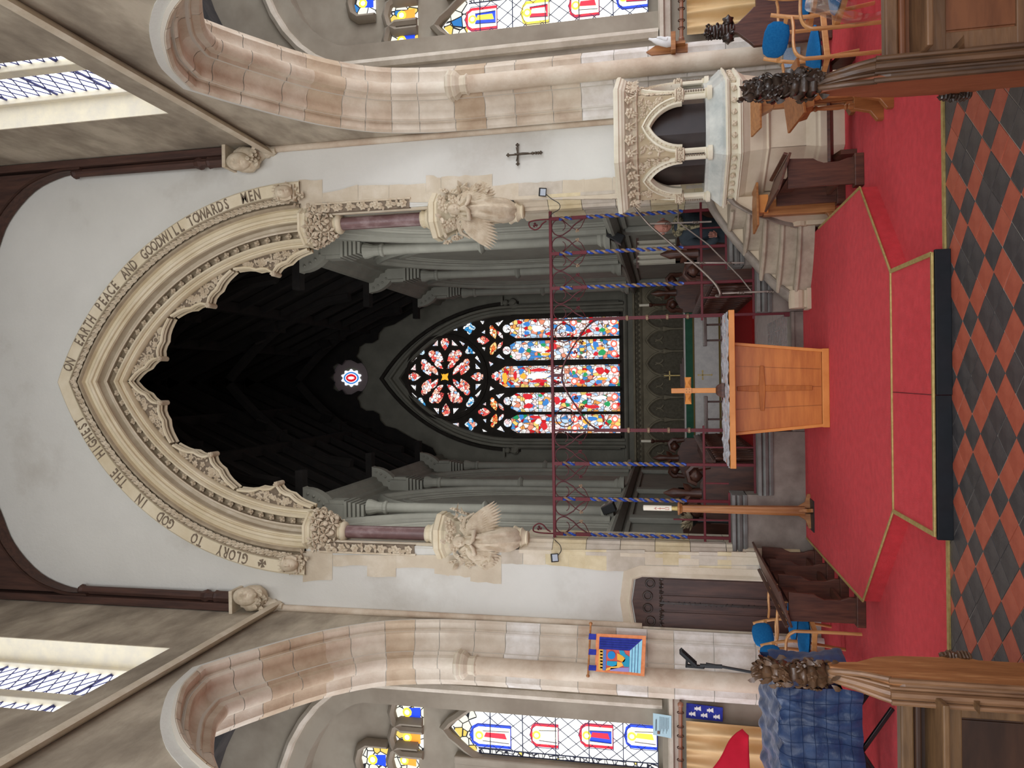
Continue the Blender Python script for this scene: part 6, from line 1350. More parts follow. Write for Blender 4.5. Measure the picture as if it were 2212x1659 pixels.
# ------------------------------------------------------------ quilted cover over the keyboard, lamp, red cloth
t = thing('quilted_cover', 'navy quilted nylon cover draped over a keyboard at the left', 'cover', (-2.9, 6.4, .1))
x0, x1, y0, y1, zt, zb = -3.9, -2.41, 6.12, 6.80, .83, .24
def quilt(u, v):
    """front skirt, over the top, down behind"""
    x = x1+(x0-x1)*u; s_ = v*2.4
    H = zt-zb
    if s_ < H: z, y = zb+s_, y0-.07*(1-s_/H)-.02*sin(s_*3.6)
    elif s_ < H+.68: z, y = zt+.12*(s_-H), y0+(s_-H)
    else: z, y = max(zb, zt+.08-(s_-H-.68)), y1+.02
    puff = .014*abs(sin(u*16*pi))**.5*abs(sin(v*17*pi))**.5+.012*sin(u*37+v*21)+.01*sin(u*61-v*33)
    dip = .03*sin(u*5+1)+(.0 if u > .04 else -.0)
    if s_ < zt-zb: return (x+.02*sin(s_*9+u*20), y-puff+.03*sin(u*9), z+dip*.4)
    return (x, y, z+puff+dip*.3)
m = MB(); m.grid(quilt, 64, 68); m.obj('front_and_top', M_QUILT, t, smooth=True, ang=80)
def qend(u, v):
    y = y0-.05+(y1-y0+.07)*u; z = zb+.02+(zt-zb)*v; return (x1+.06*(1-v)+.02*sin(u*9+v*5)+.012*abs(sin(v*7*pi))+.01*abs(sin(u*5*pi)), y, z)
MB().grid(qend, 20, 24).obj('end_drop', M_QUILT, t, smooth=True, ang=80)
m = MB()
for k in range(1, 8): v = k*.70/8/2.4; m.tube([V3(quilt(i/40, v))+V3((0, -.004, 0)) for i in range(41)], .0018, 4)
for k in range(1, 14): m.tube([V3(quilt(k/14, i/20*.70/2.4))+V3((0, -.004, 0)) for i in range(21)], .0018, 4)
m.obj('stitching', mat('navy_thread', (20, 44, 82), rough=.8), t)['kind'] = 'stuff'
t = thing('keyboard_stand', 'black folding keyboard stand with crossed legs under the quilted cover', 'stand', (-3.1, 6.2, 0))
for ya in (6.12, 6.6):
    MB().bar((-3.3, ya, .02), (-2.55, ya, .5), .03, .03).obj('cross_leg', M_BLACK, t, bevel=.004); MB().bar((-2.55, ya+.03, .02), (-3.3, ya+.03, .5), .03, .03).obj('cross_leg', M_BLACK, t, bevel=.004)
MB().lathe([(.04, -.03), (.04, .03)], (-2.92, 6.10, .26), 12, Matrix(((1, 0, 0), (0, 0, 1), (0, 1, 0)))).obj('pivot', M_BLACK, t)
p0, p1 = at(1640, 1455, Y=6.3), at(1490, 1430, Y=6.3); t = thing('lamp_stand', 'black adjustable lamp stand with tilted ribbed head above the quilted cover', 'lamp', (p0.x, 6.3, .9))
MB().tube([(p0.x, 6.3, .8), p0, at(1525, 1434, Y=6.3)], .012, 8).obj('lower_pole', M_BLACK, t, smooth=True); MB().tube([at(1560, 1440, Y=6.3), at(1512, 1438, Y=6.3)], .018, 8).obj('clamp', M_BLACK, t, smooth=True)
MB().bar(at(1522, 1441, Y=6.3), at(1483, 1438, Y=6.3), .025, .04).obj('arm', M_BLACK, t, bevel=.008); MB().bar(at(1483, 1442, Y=6.3), at(1484, 1424, Y=6.3), .02, .02).obj('joint', M_BLACK, t, bevel=.004)
ca, cb = at(1470, 1405, Y=6.3), at(1504, 1436, Y=6.3); m = MB(); dd = (cb-ca); ln = dd.length; dd.normalize(); nn = V3((0, 1, 0)).cross(dd).normalized(); Rm = Matrix((dd, V3((0, 1, 0)), nn)).transposed()
for off in (-.018, 0, .018): m.box((ca+cb)/2+V3((0, off*2.4, 0)), (ln, .012, .02), Rm)
for k in range(12): m.box(ca.lerp(cb, (k+.5)/12), (.004, .1, .026), Rm)
m.obj('ribbed_head', mat('dark_grey_head', (50, 52, 54), rough=.5), t); MB().box((ca+cb)/2+nn*.012, (ln, .1, .01), Rm).obj('head_plate', M_BLACK, t, bevel=.003)
p = at(1590, 1659, Y=6.95); t = MB()
t.grid(lambda u, v: (p.x-.62+.9*u, 6.95+.05*sin(u*8)+.12*v, 1.0+.36*(1-abs(u*1.1-.45)**2.0*2.2)*v+.02*sin(u*15)*v), 24, 10); o = t.obj('red_cloth', M_REDCLOTH, None, smooth=True, solid=.01); tag(o, 'crimson cloth draped behind the quilted cover at the left edge', 'cloth')
t = thing('wooden_stool', 'small orange wooden stool between the left pew and the keyboard', 'stool', (-1.98, 4.4, 0))
MB().box((-1.98, 4.4, .33), (.42, .30, .03), Matrix.Rotation(.2, 3, 'Z')).obj('seat', M_OAKWARM, t, bevel=.004)
for dx in (-.15, .15):
    for dy in (-.1, .1): MB().bar((-1.98+dx, 4.4+dy, 0), (-1.98+dx*.9, 4.4+dy*.9, .32), .03, .03).obj('leg', M_OAKWARM, t)

# ------------------------------------------------------------ hangings, notices, curtains
BY = 8.30
t = thing('quilted_banner', 'quilted banner with orange border, blue panels and a colourful creation picture', 'banner', at(1330, 1415, Y=BY))
a_, b_ = at(1276, 1347, Y=BY), at(1270, 1460, Y=BY)
MB().tube([a_, b_], .011, 8).obj('rod', M_OAKWARM, t, smooth=True)
for q in (a_, b_): MB().sphere(q, .02, 8, 6).obj('rod_finial', M_OAKWARM, t, smooth=True)
def bz(x, y, d=0): p = at(1240+x/5.027, 1330+y/5.027, Y=BY); return (p.x, BY-d, p.z)
def bpoly(pts, c, nm, d=.012):
    m = MB(); n = len(pts); P = [bz(x, y, d) for x, y in pts]; m.add(P+[(p[0], BY+.004-d, p[2]) for p in P], [tuple(range(n))]+[(i, (i+1) % n, (i+1) % n+n, i+n) for i in range(n)]); return m.obj(nm, c, t)
cO, cN, cL = mat('orange_quilt', (204, 120, 76), (220, 140, 92), rough=.9, scale=20), mat('royal_blue_quilt', (36, 44, 130), (46, 56, 150), rough=.9, scale=20), mat('pale_blue_quilt', (140, 196, 214), (156, 210, 226), rough=.9, scale=20)
bpoly([(240, 190), (782, 215), (765, 655), (228, 600)], cO, 'border'); bpoly([(278, 225), (742, 252), (605, 375), (272, 355)], cN, 'navy_panel', .016); bpoly([(742, 255), (722, 620), (597, 605), (607, 375)], cL, 'pale_blue_panel', .016)
pic = bpoly([(272, 355), (606, 375), (597, 605), (266, 580)], mat('picture_ground', (196, 84, 70), (206, 96, 84), rough=.9, scale=12), 'picture', .018)
def bp2(pts, c): bpoly(pts, mat('patch_%d%d%d' % c, c, rough=.9), 'patch', .022)
bp2([(272, 358), (318, 361), (310, 583), (266, 580)], (214, 170, 80)); bp2([(320, 361), (352, 363), (346, 586), (312, 583)], (88, 118, 180))
bp2([(360, 484), (470, 490), (466, 540), (420, 545), (356, 530)], (40, 150, 186)); bp2([(490, 368), (540, 372), (560, 410), (604, 440), (600, 550), (545, 548), (520, 500), (560, 450), (500, 410)], (44, 146, 176))
bp2([(470, 400), (530, 430), (560, 470), (540, 500), (470, 470)], (230, 170, 60)); bp2([(470, 490), (520, 500), (540, 530), (480, 560), (380, 580), (330, 590), (360, 560), (460, 530)], (236, 180, 84)); bp2([(400, 560), (598, 555), (596, 604), (390, 590)], (150, 138, 190))
bpoly([(408+42*cos(a), 420+44*sin(a)) for a in [k*pi/9 for k in range(18)]], mat('globe_blue', (36, 128, 190), rough=.9), 'globe', .026)
for k in range(6): bp2([(285, 372+k*35), (312, 374+k*35), (312, 390+k*35), (285, 388+k*35)], (90, 30, 60))
for (y0_, y1_) in ((190, 255), (357, 420), (530, 590)): bpoly([(165, y0_-2), (243, y0_+4), (240, y1_), (158, y1_-4)], cN, 'tab', .02)
m = MB()
for k in range(1, 5): m.tube([bz(285, 228+k*26, .02), bz(730-k*28, 252+k*24, .02)], .0025, 4)
for k in range(1, 4): m.tube([bz(600+k*33, 380-k*28, .02), bz(592+k*32, 605+k*3, .02)], .0025, 4)
m.obj('quilting_seam', mat('seam', (40, 60, 120), rough=.9), t)['kind'] = 'stuff'
# blue hanging with white angels and framed notice on the left aisle wall
HY = 8.84
def hz(x, y, d=0): p = at(1240+x/5.027, 1330+y/5.027, Y=HY); return (p.x, HY-d, p.z)
t = thing('angel_hanging', 'royal blue hanging with five white angels beside the left gold curtain', 'banner', hz(1400, 1040))
def hpoly(pts, c, nm, d=.01):
    m = MB(); n = len(pts); P = [hz(x, y, d) for x, y in pts]; m.add(P+[(p[0], p[1]+.008, p[2]) for p in P], [tuple(range(n))]+[(i, (i+1) % n, (i+1) % n+n, i+n) for i in range(n)]); return m.obj(nm, c, t)
hpoly([(1220, 945), (1615, 995), (1613, 1148), (1216, 1105)], cN, 'cloth')
for cx_, cy_ in ((1345, 1003), (1480, 1022), (1285, 1060), (1415, 1076), (1550, 1092)):
    hpoly([(cx_-38, cy_-14), (cx_-20, cy_-12), (cx_-12, cy_-28), (cx_-2, cy_-10), (cx_+30, cy_-26), (cx_+34, cy_+26), (cx_-2, cy_+10), (cx_-12, cy_+26), (cx_-20, cy_+10), (cx_-38, cy_+12)], M_WHITE, 'white_angel', .018)
t = thing('notice', 'pale blue printed notice sheet hanging from the ledge under the left aisle window', 'notice', hz(950, 1190))
HY = 8.80; hpoly([(858, 1055), (1057, 1085), (1057, 1328), (858, 1290)], mat('pale_blue_paper', (176, 206, 214), rough=.7), 'sheet')
hpoly([(905, 1245), (935, 1250), (933, 1282), (903, 1278)], mat('small_photo', (150, 110, 80), (60, 60, 60), scale=60), 'small_picture', .014)
m = MB()
for k in range(9): m.tube([hz(930+k*12, 1090+k*2, .014), hz(929+k*12, 1275-(k % 3)*24, .014)], .0016, 3)
m.tube([hz(893, 1120, .014), hz(890, 1245, .014)], .005, 3); m.obj('print_line', M_BLACK, t)['kind'] = 'stuff'
def curtain(nm, lab, y_a, y_b, xt, xb_, rail_y0, rail_y1, YY, zbot=.1, ph=0):
    A, B = at(xt, y_a, Y=YY), at(xt, y_b, Y=YY); t = thing(nm, lab, 'curtain', (A.x, YY, zbot)); ra, rb = at(xt-12, rail_y0, Y=YY-.05), at(xt-12, rail_y1, Y=YY-.05)
    def f(u, v):
        amp = .018+.035*min(1, v*3); w = sin(u*38+ph+1.5*sin(u*7))*amp+.02*sin(u*90)*(1-min(1, v*4))
        return (A.x+(B.x-A.x)*(u+.012*sin(u*30+2)*v), YY+w, A.z+(zbot-A.z)*v)
    MB().grid(f, 110, 16).obj('cloth', M_GOLD, t, smooth=True, ang=80)
    MB().tube([ra, rb], .022, 10).obj('pole', mat('copper_wood_pole', (146, 100, 76), rough=.4, spec=.5), t, smooth=True); 
    for q in (ra, rb): MB().sphere(q, .034, 9, 6).obj('pole_finial', mat('copper_wood_pole', (1, 1, 1)), t, smooth=True)
    n = 9
    for k in range(n): 
        q = ra.lerp(rb, .08+.84*(k+R_.uniform(-.2, .2))/n); MB().ring(q, .036, .006, Matrix(((0, 0, 1), (1, 0, 0), (0, 1, 0))), 14, 5).obj('ring', M_DARKOAK, t, smooth=True)
curtain('gold_curtain', 'gathered gold curtain on a wooden pole under the left aisle window', 1557, 1780, 1482, 1650, 1522, 1790, 8.78)
curtain('gold_curtain', 'gathered gold curtain on a wooden pole under the right aisle window', 74, -150, 1484, 1650, 84, -150, 8.78, ph=2)
# ledges under the aisle windows
for x0_, x1_, nm in ((XR+.72, 9.4, 'trim_6'), (-9.4, XL-.72, 'trim_7')):
    MB().sweep([(x0_, 1.66), (x1_, 1.66)], [(-.1, 8.93), (-.08, 8.86), (-.02, 8.84), (0, 8.8), (.04, 8.8), (.06, 8.93)], mpY).obj(nm, M_STONE_G)['kind'] = 'structure'
# wall bracket with white hand sculpture on the right respond
BX = at(1470, 100, Y=8.42); t = thing('wall_bracket', 'small oak wall bracket with hexagonal back board on the right respond', 'bracket', BX)
def wz(x, y, Y): return at(1380+x/8.508, y/8.508, Y=Y)
m = MB(); P = [wz(x, y, 8.44) for x, y in ((135, 955), (235, 1010), (900, 945), (900, 800), (760, 800), (300, 840))]; n = 6
m.add([(p.x, 8.44, p.z) for p in P]+[(p.x, 8.47, p.z) for p in P], [tuple(range(n)), tuple(range(n, 2*n))[::-1]]+[(i, (i+1) % n, (i+1) % n+n, i+n) for i in range(n)]); m.obj('back_board', M_OAKWARM, t)
c = wz(632, 800, 8.36); MB().box(c, (.20, .16, .05)).obj('shelf', M_OAKWARM, t, bevel=.004)
c2 = wz(750, 800, 8.40); MB().box(c2, (.03, .08, .12)).obj('support', M_OAKWARM, t)
t = thing('white_sculpture', 'small white sculpted cupped hands standing on the oak wall bracket', 'sculpture', c+V3((0, 0, .03)))
m = MB(); pts = [wz(x, y, 8.36) for x, y in ((595, 770), (520, 770), (430, 770), (350, 760), (290, 745), (240, 730), (180, 715))]; m.tube(pts, [.055, .062, .05, .042, .03, .018, .012], 10, flat=.7)
m.tube([wz(520, 740, 8.34), wz(400, 700, 8.34), wz(330, 690, 8.34)], [.03, .022, .01], 8); m.obj('hands', M_WHITE, t, smooth=True, ang=70)
t = thing('leaflet', 'pale blue printed leaflet propped at the foot of the right respond', 'leaflet', at(1712, 122, Y=8.2)); A = [at(x, y, Y=8.2) for x, y in ((1693, 104), (1692, 146), (1728, 143), (1729, 101))]
MB().add([tuple(p) for p in A]+[(p.x, 8.206, p.z) for p in A], [(0, 1, 2, 3), (0, 4, 5, 1), (1, 5, 6, 2), (2, 6, 7, 3), (3, 7, 4, 0), (7, 6, 5, 4)]).obj('sheet', mat('leaflet_blue', (150, 184, 214), (176, 204, 226), rough=.6, scale=40), t)
# crucifix, floodlights
c = at(1122, 334, Y=8.88); t = thing('crucifix', 'small ornate dark bronze crucifix on the white wall above the pulpit', 'crucifix', c); MBZ = mat('dark_bronze', (74, 64, 54), (96, 84, 70), rough=.45, metal=.4, scale=20)
zt, zb = at(1098, 334, Y=8.88).z, at(1172, 331, Y=8.88).z; xa, xb_ = at(1116, 355, Y=8.88).x, at(1116, 314, Y=8.88).x
m = MB(); m.bar((c.x, 8.87, zt), (c.x, 8.87, zb+.02), .016, .018); m.obj('upright', MBZ, t)
MB().bar((xa, 8.87, c.z+.02), (xb_, 8.87, c.z+.02), .016, .018).obj('arm', MBZ, t)
m = MB()
for q in ((c.x, zt), (c.x, zb+.02), (xa, c.z+.02), (xb_, c.z+.02)):
    for k in range(4): a = k*pi/2; m.sphere((q[0]+.014*cos(a), 8.865, q[1]+.014*sin(a)), .011, 6, 4)
for z in (zb+.12, zb+.08, zb+.05): m.sphere((c.x, 8.865, z), .02, 7, 5)
m.obj('trefoil_end', MBZ, t)
m = MB(); m.tube([(c.x, 8.85, c.z+.03), (c.x, 8.845, c.z-.04), (c.x+.004, 8.85, c.z-.12)], [.012, .014, .006], 6); m.sphere((c.x, 8.845, c.z+.045), .012, 7, 5); m.tube([(xa+.03, 8.855, c.z+.035), (c.x, 8.85, c.z+.015), (xb_-.03, 8.855, c.z+.035)], .005, 5); m.obj('figure', MBZ, t, smooth=True)
def flood(px_, py_, qs, lab):
    c = at(px_, py_, Y=8.80); t = thing('floodlight', lab, 'floodlight', c); R = Matrix.Rotation(.45, 3, 'X') @ Matrix.Rotation(.3 if py_ > 800 else -.3, 3, 'Z')
    MB().box(c, (.10, .03, .09), R).obj('housing', M_BLACK, t, bevel=.004); MB().box(c+R @ V3((0, -.017, 0)), (.078, .004, .066), R).obj('lens', mat('frosted_lens', (190, 200, 210), rough=.2), t)
    MB().bar(c+V3((0, .02, 0)), (c.x, 8.895, c.z+.02), .02, .02).obj('bracket', M_BLACK, t)
    MB().tube(refine([tuple(at(x, y, Y=yy)) for x, y, yy in qs], 3), .005, 5).obj('cable', M_BLACK, t, smooth=True)
flood(1172, 415, [(1180, 420, 8.85), (1192, 430, 8.87), (1208, 440, 8.88), (1208, 452, 8.88), (1195, 460, 9.0), (1186, 470, 9.12)], 'small black floodlight with cable beside the right end of the screen')
flood(1198, 1205, [(1205, 1200, 8.85), (1212, 1190, 8.87), (1210, 1178, 8.88), (1200, 1168, 9.0), (1194, 1162, 9.12)], 'small black floodlight with cable beside the left end of the screen')

# ------------------------------------------------------------ small oak door in the east wall
t = thing('door_1', 'small dark carved oak door in the white wall left of the arch', 'door', at(1640, 1310, Y=8.9)); del t['category']; t['kind'] = 'structure'
A = at(1650, 1366, Y=8.88); B = at(1650, 1256, Y=8.88); zt = at(1366, 1300, Y=8.88).z; xl, xr = A.x, B.x; xm = (xl+xr)/2; zsd = zt-.12
MB().prism([(xl, .15), (xr, .15), (xr, zsd), (xr-.04, zt-.04), (xm, zt), (xl+.04, zt-.04), (xl, zsd)], mpY, 8.876, 8.899).obj('leaf', mat('door_oak', (58, 38, 32), (82, 56, 46), rough=.45, scale=3, stretch=(6, 6, .8), spec=.5), t)
for k in range(3): x = xl+(xr-xl)*(k+.5)/3; MB().b2((x-.085, 8.862, .2), (x+.085, 8.878, zsd-.22)).obj('plank', mat('door_oak', (1, 1, 1)), t, bevel=.006)
m = MB(); m.b2((xm-.012, 8.85, .2), (xm+.012, 8.87, zsd-.2)); m.obj('cover_strip', M_POPPY, t)
m = MB()
for k in range(26): m.sphere((xm+(R_.choice((-.015, .015))), 8.858, .25+k*.06), .007, 5, 3)
m.obj('studs', M_BLACK, t)['kind'] = 'stuff'
for k in range(4): x = xl+.07+(xr-xl-.14)*k/3; MB().ring((x, 8.868, zsd-.09+.03*(k in (1, 2))), .048, .012, Matrix(((1, 0, 0), (0, 0, 1), (0, 1, 0))), 14, 6).obj('carved_roundel', M_POPPY, t, smooth=True)
m = MB()
for k in range(18): m.leaf((xl+.03+(xr-xl-.06)*k/17, 8.868, zsd-.19), (R_.uniform(-.6, .6), 0, -1), (0, -1, 0), .06, .016, .3)
m.obj('carved_leaves', M_POPPY, t)
MB().sweep([(xl-.0, .3), (xl-.0, zsd), (xl+.04, zt-.02), (xm, zt+.015), (xr-.04, zt-.02), (xr, zsd), (xr, .3)], [(.0, 8.899), (.0, 8.872), (.02, 8.86), (.035, 8.872), (.05, 8.886), (.13, 8.887), (.13, 8.9)], mpY).obj('stone_frame', M_STONE, t, smooth=True, ang=30)

# ------------------------------------------------------------ nave roof posts and their corbels
for s, ys, lab in ((1, (318, 378), 'carved stone figure corbel carrying the right roof post'), (-1, (1268, 1335), 'carved stone head corbel carrying the left roof post')):
    x = XR if s > 0 else XL; t = thing('corbel_head', lab, 'corbel', (x-s*.17, YE-.16, 6.9)); c = (x-s*.19, YE-.20, 7.02)
    m = MB(); R = head(m, (c[0]-s*.03, c[1]-.03, c[2]+.02), .145, (-s*.45, -1, -.15)); m.sphere((c[0]+s*.02, c[1]+.08, c[2]-.02), .17, 14, 10, (1, .9, 1.15), fn=lambda v: 1+.06*sin(14*v.z)*sin(5*atan2(v.y, v.x)))
    for k in range(14): m.leaf((c[0]+R_.uniform(-.12, .12), c[1]+R_.uniform(-.1, .05), c[2]-.12+R_.uniform(-.06, .04)), (R_.uniform(-.5, .5), -.3, -1), (-s*.3, -1, 0), .11, .03, .3)
    m.obj('head', M_CARVE, t, smooth=True, ang=60); MB().box((x-s*.14, YE-.13, 7.24), (.3, .28, .05)).obj('abacus', M_CARVE, t, bevel=.008)
    MB().lathe([(.04, 6.62), (.05, 6.68), (.09, 6.74), (.08, 6.78), (.12, 6.84)], (x-s*.06, YE-.05, 0), 10).obj('pendant', M_STONE, t, smooth=True, ang=30)
    t = thing('roof_truss', 'dark oak wall post and curved brace of the nave roof on the %s' % ('right' if s > 0 else 'left'), 'roof timber', (x-s*.1, YE-.1, 7.3), group='end roof truss of the nave')
    MB().b2((x-s*.01, YE-.22, 7.26), (x-s*.11, YE-.03, 11.6)).obj('wall_post', M_ROOFWOOD, t, bevel=.01)
    MB().lathe([(.075, 7.3), (.075, 7.5), (.085, 7.53), (.06, 7.56), (.06, 7.62), (.09, 7.66), (.075, 7.7), (.06, 7.74), (.055, 9.55), (.08, 9.58), (.06, 9.62)], (x-s*.17, YE-.12, 0), 8).obj('attached_shaft', M_ROOFWOOD, t)
    cur = refine([(x-s*.15, 9.45), (x-s*.17, 9.85), (x-s*.35, 10.35), (x-s*.75, 10.78), (x-s*1.2, 11.0), (x-s*1.8, 11.3), (x-s*2.9, 11.75)], 4)
    MB().sweep(cur, [(0, YE-.03), (-.05*s, YE-.04), (-.05*s, YE-.2), (0, YE-.22), (.9*s if False else .0, YE-.22)], mpY).obj('brace_roll', M_ROOFWOOD, t)
    m = MB(); 
    vs = []
    for a, z in cur: vs += [(a, YE-.03, z), (a, YE-.2, z), (a+s*0.0, YE-.2, 12.4), (a, YE-.03, 12.4)]
    m.add(vs, [(4*i+j, 4*i+(j+1) % 4, 4*i+4+(j+1) % 4, 4*i+4+j) for i in range(len(cur)-1) for j in range(4)]); m.obj('spandrel', M_ROOFWOOD, t)
    for k in range(3):      # further trusses along the nave wall
        pass

# ------------------------------------------------------------ clerestory windows
GCL = glow('daylight_glass', (246, 250, 255), 2.2); M_LEAD = mat('violet_grey_lead', (70, 72, 120), rough=.6)
M_JAMB = mat('limewashed_reveal', (222, 214, 196), (236, 226, 200), rough=.85, scale=5, detail=6, bump=.2)
for s, x, y0, y1, n_ in ((1, XR, 5.97, 7.51, 3), (-1, XL, 5.75, 7.40, 4)):
    gx = x+s*.33; t = thing('window_%d' % n_, 'two light clerestory window with diamond leaded glass high on the %s' % ('right' if s > 0 else 'left'), 'window', (x, (y0+y1)/2, 7.2)); del t['category']; t['kind'] = 'structure'
    MB().b2((gx+s*.02, y0, 7.2), (gx+s*.3, y1, 10.4)).obj('backing', M_JAMB, t) if False else None
    m = MB()
    for a, b_ in ((y0-.01, y0+.09), ((y0+y1)/2-.08, (y0+y1)/2+.08), (y1-.09, y1+.01)): m.b2((gx-.07*s, a, 7.1), (gx+.1*s, b_, 10.4))
    m.b2((gx-.07*s, y0, 7.05), (gx+.1*s, y1, 7.24)); m.obj('stone_frame', M_JAMB, t, bevel=.01)
    MB().b2((x+s*.005, y1-.012, 7.2), (gx, y1+.002, 10.4)).obj('reveal', M_JAMB, t); MB().b2((x+s*.005, y0-.002, 7.2), (gx, y0+.012, 10.4)).obj('reveal', M_JAMB, t)
    for a, b_ in ((y0+.09, (y0+y1)/2-.08), ((y0+y1)/2+.08, y1-.09)):
        MB().add([(gx, a, 7.24), (gx, b_, 7.24), (gx, b_, 10.4), (gx, a, 10.4)], [(0, 1, 2, 3)]).obj('glass_pane', GCL, t)
        m = MB(); h = .16; w = b_-a; k = -6
        while 7.24+k*h < 10.4:
            z0 = 7.24+k*h
            for (ya, za, yb, zb_) in ((a, z0, b_, z0+h*2), (a, z0+h*2, b_, z0)):
                za2, zb2 = max(za, 7.24), max(zb_, 7.24)
                if za != zb_ and (za < 7.24 or zb_ < 7.24):
                    f = (7.24-min(za, zb_))/abs(zb_-za); f = min(1, max(0, f))
                    if za < zb_: ya, za = ya+(yb-ya)*f, 7.24+0.0*za if f < 1 else za
                    else: yb, zb_ = yb-(yb-ya)*f, 7.24
                if max(za, zb_) > 7.25: m.bar((gx-s*.008, ya, max(za, 7.24)), (gx-s*.008, yb, max(zb_, 7.24)), .010, .010)
            k += 1
        for z0 in (7.9, 8.6, 9.3): m.bar((gx-s*.015, a, z0), (gx-s*.015, b_, z0), .02, .02)
        m.obj('leading', M_LEAD, t)['kind'] = 'stuff'

# ------------------------------------------------------------ aisle windows
GQ = glow('quarry_glass', (246, 248, 242), 1.12); GYL, GRD, GBL, GOR, GFL, GGN = [glow('aisle_glass_'+n, c, 1.0) for n, c in (('yellow', (240, 208, 60)), ('red', (206, 24, 48)), ('blue', (24, 62, 200)), ('orange', (230, 140, 40)), ('flesh', (248, 240, 210)), ('aqua', (190, 230, 210)))]
G_M = glassmat('head_glass', [((252, 248, 230), 5), ((246, 214, 110), 1.6), ((60, 130, 200), .7), ((255, 255, 250), 2)], 9, 1.15, 9, .05, (50, 50, 54))
G_B2 = glassmat('border_glass', [((250, 248, 240), 5), ((250, 226, 120), 1), ((255, 255, 255), 3)], 13, 1.15, 3, .06, (50, 50, 60))
def aisle_window(n_, sgn, YG, lights, ztop, lab, heads, figs, hp_):
    t = thing('window_%d' % n_, lab, 'window', (lights[0][0], YG, 1.8)); del t['category']; t['kind'] = 'structure'
    def P(pts, m, nm='glass_pane', d=0):
        b = MB(); b.add([(x, YG-d, z) for x, z in pts], [tuple(range(len(pts)))]); return b.obj(nm, m, t)
    xs = sorted([l for q in lights for l in q]); zb = 1.84
    back = MB(); back.prism(hp_, mpY, YG+.02, YG+.06); back.obj('tracery_plate', M_AISLE, t)
    for (x0, x1) in lights:
        P([(x0, zb), (x1, zb), (x1, ztop-.25), ((x0+x1)/2+.12, ztop-.05), ((x0+x1)/2, ztop+.06), ((x0+x1)/2-.12, ztop-.05), (x0, ztop-.25)], GQ)
        P([(x0, zb), (x0+.06, zb), (x0+.06, ztop-.3), (x0, ztop-.3)], G_B2, d=.004); P([(x1-.06, zb), (x1, zb), (x1, ztop-.3), (x1-.06, ztop-.3)], G_B2, d=.004)
        m = MB(); w = x1-x0-.12; a = x0+.06; h = w/3*1.25/2
        nz = int((ztop-.3-zb)/(2*h))
        for k in range(-3, nz+1):
            for q in (1, -1):
                z0 = zb+k*2*h; za, zb2 = (z0, z0+6*h) if q > 0 else (z0+6*h, z0)
                pts = [(a+w*i/6, za+(zb2-za)*i/6) for i in range(7)]
                for (xa_, za_), (xb2, zb3) in zip(pts, pts[1:]):
                    if min(za_, zb3) >= zb-.01 and max(za_, zb3) <= ztop-.28: m.bar((xa_, YG-.012, za_), (xb2, YG-.012, zb3), .009, .006)
        for xx in (x0+.06, x1-.06, x0, x1): m.bar((xx, YG-.012, zb), (xx, YG-.012, ztop-.3), .012, .008)
        k = 0
        while zb+.42*k < ztop-.25: m.bar((x0, YG-.02, zb+.42*k), (x1, YG-.02, zb+.42*k), .016, .01); k += 1
        for kk in range(int((ztop-.3-zb)/.13)):
            for xx in (x0, x1-.06): m.bar((xx, YG-.012, zb+kk*.13), (xx+.06, YG-.012, zb+kk*.13), .008, .006)
        m.obj('leading', mat('window_lead', (52, 58, 84), rough=.7), t)['kind'] = 'stuff'
        P([(x0+.02, ztop-.28), (x1-.02, ztop-.28), (x1-.04, ztop-.15), ((x0+x1)/2+.1, ztop-.04), ((x0+x1)/2, ztop+.05), ((x0+x1)/2-.1, ztop-.04), (x0+.04, ztop-.15)], G_M, d=.006)
    for i in range(len(lights)):        # stone mullions
        x0, x1 = lights[i]
        for xx in ((x0-.07), (x1+.07)): MB().b2((xx-.055, YG-.12, zb-.05), (xx+.055, YG+.03, ztop+.0)).obj('mullion', M_AISLE, t, bevel=.02)
        xm = (x0+x1)/2; hw = (x1-x0)/2
        MB().sweep(refine([(x0-.03, ztop-.42), (x0+.02, ztop-.25), (xm-.14, ztop-.06), (xm, ztop+.1), (xm+.14, ztop-.06), (x1-.02, ztop-.25), (x1+.03, ztop-.42)], 2), [(.0, YG), (-.01, YG-.06), (.03, YG-.11), (.08, YG-.06), (.09, YG)], mpY).obj('ogee_head', M_AISLE, t, smooth=True, ang=35)
    for (cx, z0, hw, h) in heads:
        pl = [(cx-hw, z0), (cx+hw, z0), (cx+hw, z0+h*.72), (cx+hw*.7, z0+h*.92), (cx, z0+h), (cx-hw*.7, z0+h*.92), (cx-hw, z0+h*.72)]
        P(pl, G_M); P([(cx-hw*.45, z0+h*.1), (cx+hw*.45, z0+h*.1), (cx+hw*.35, z0+h*.6), (cx-hw*.35, z0+h*.6)], GOR if heads.index((cx, z0, hw, h)) % 2 else GBL, 'coloured_glass', .01)
        k = 9; P([(cx+hw*.4*cos(2*pi*i/k), z0+h*.58+hw*.4*sin(2*pi*i/k)) for i in range(k)], GYL, 'coloured_glass', .014); P([(cx+hw*.22*cos(2*pi*i/k), z0+h*.58+hw*.22*sin(2*pi*i/k)) for i in range(k)], GFL, 'coloured_glass', .018)
        MB().sweep([pl[0]]+pl[6:3:-1]+pl[3:0:-1]+[pl[1]] if False else [pl[0], pl[6], pl[5], pl[4], pl[3], pl[2], pl[1]], [(0, YG), (.01, YG-.06), (.05, YG-.1), (.1, YG-.05), (.11, YG)], mpY).obj('head_moulding', M_AISLE, t, smooth=True, ang=35)
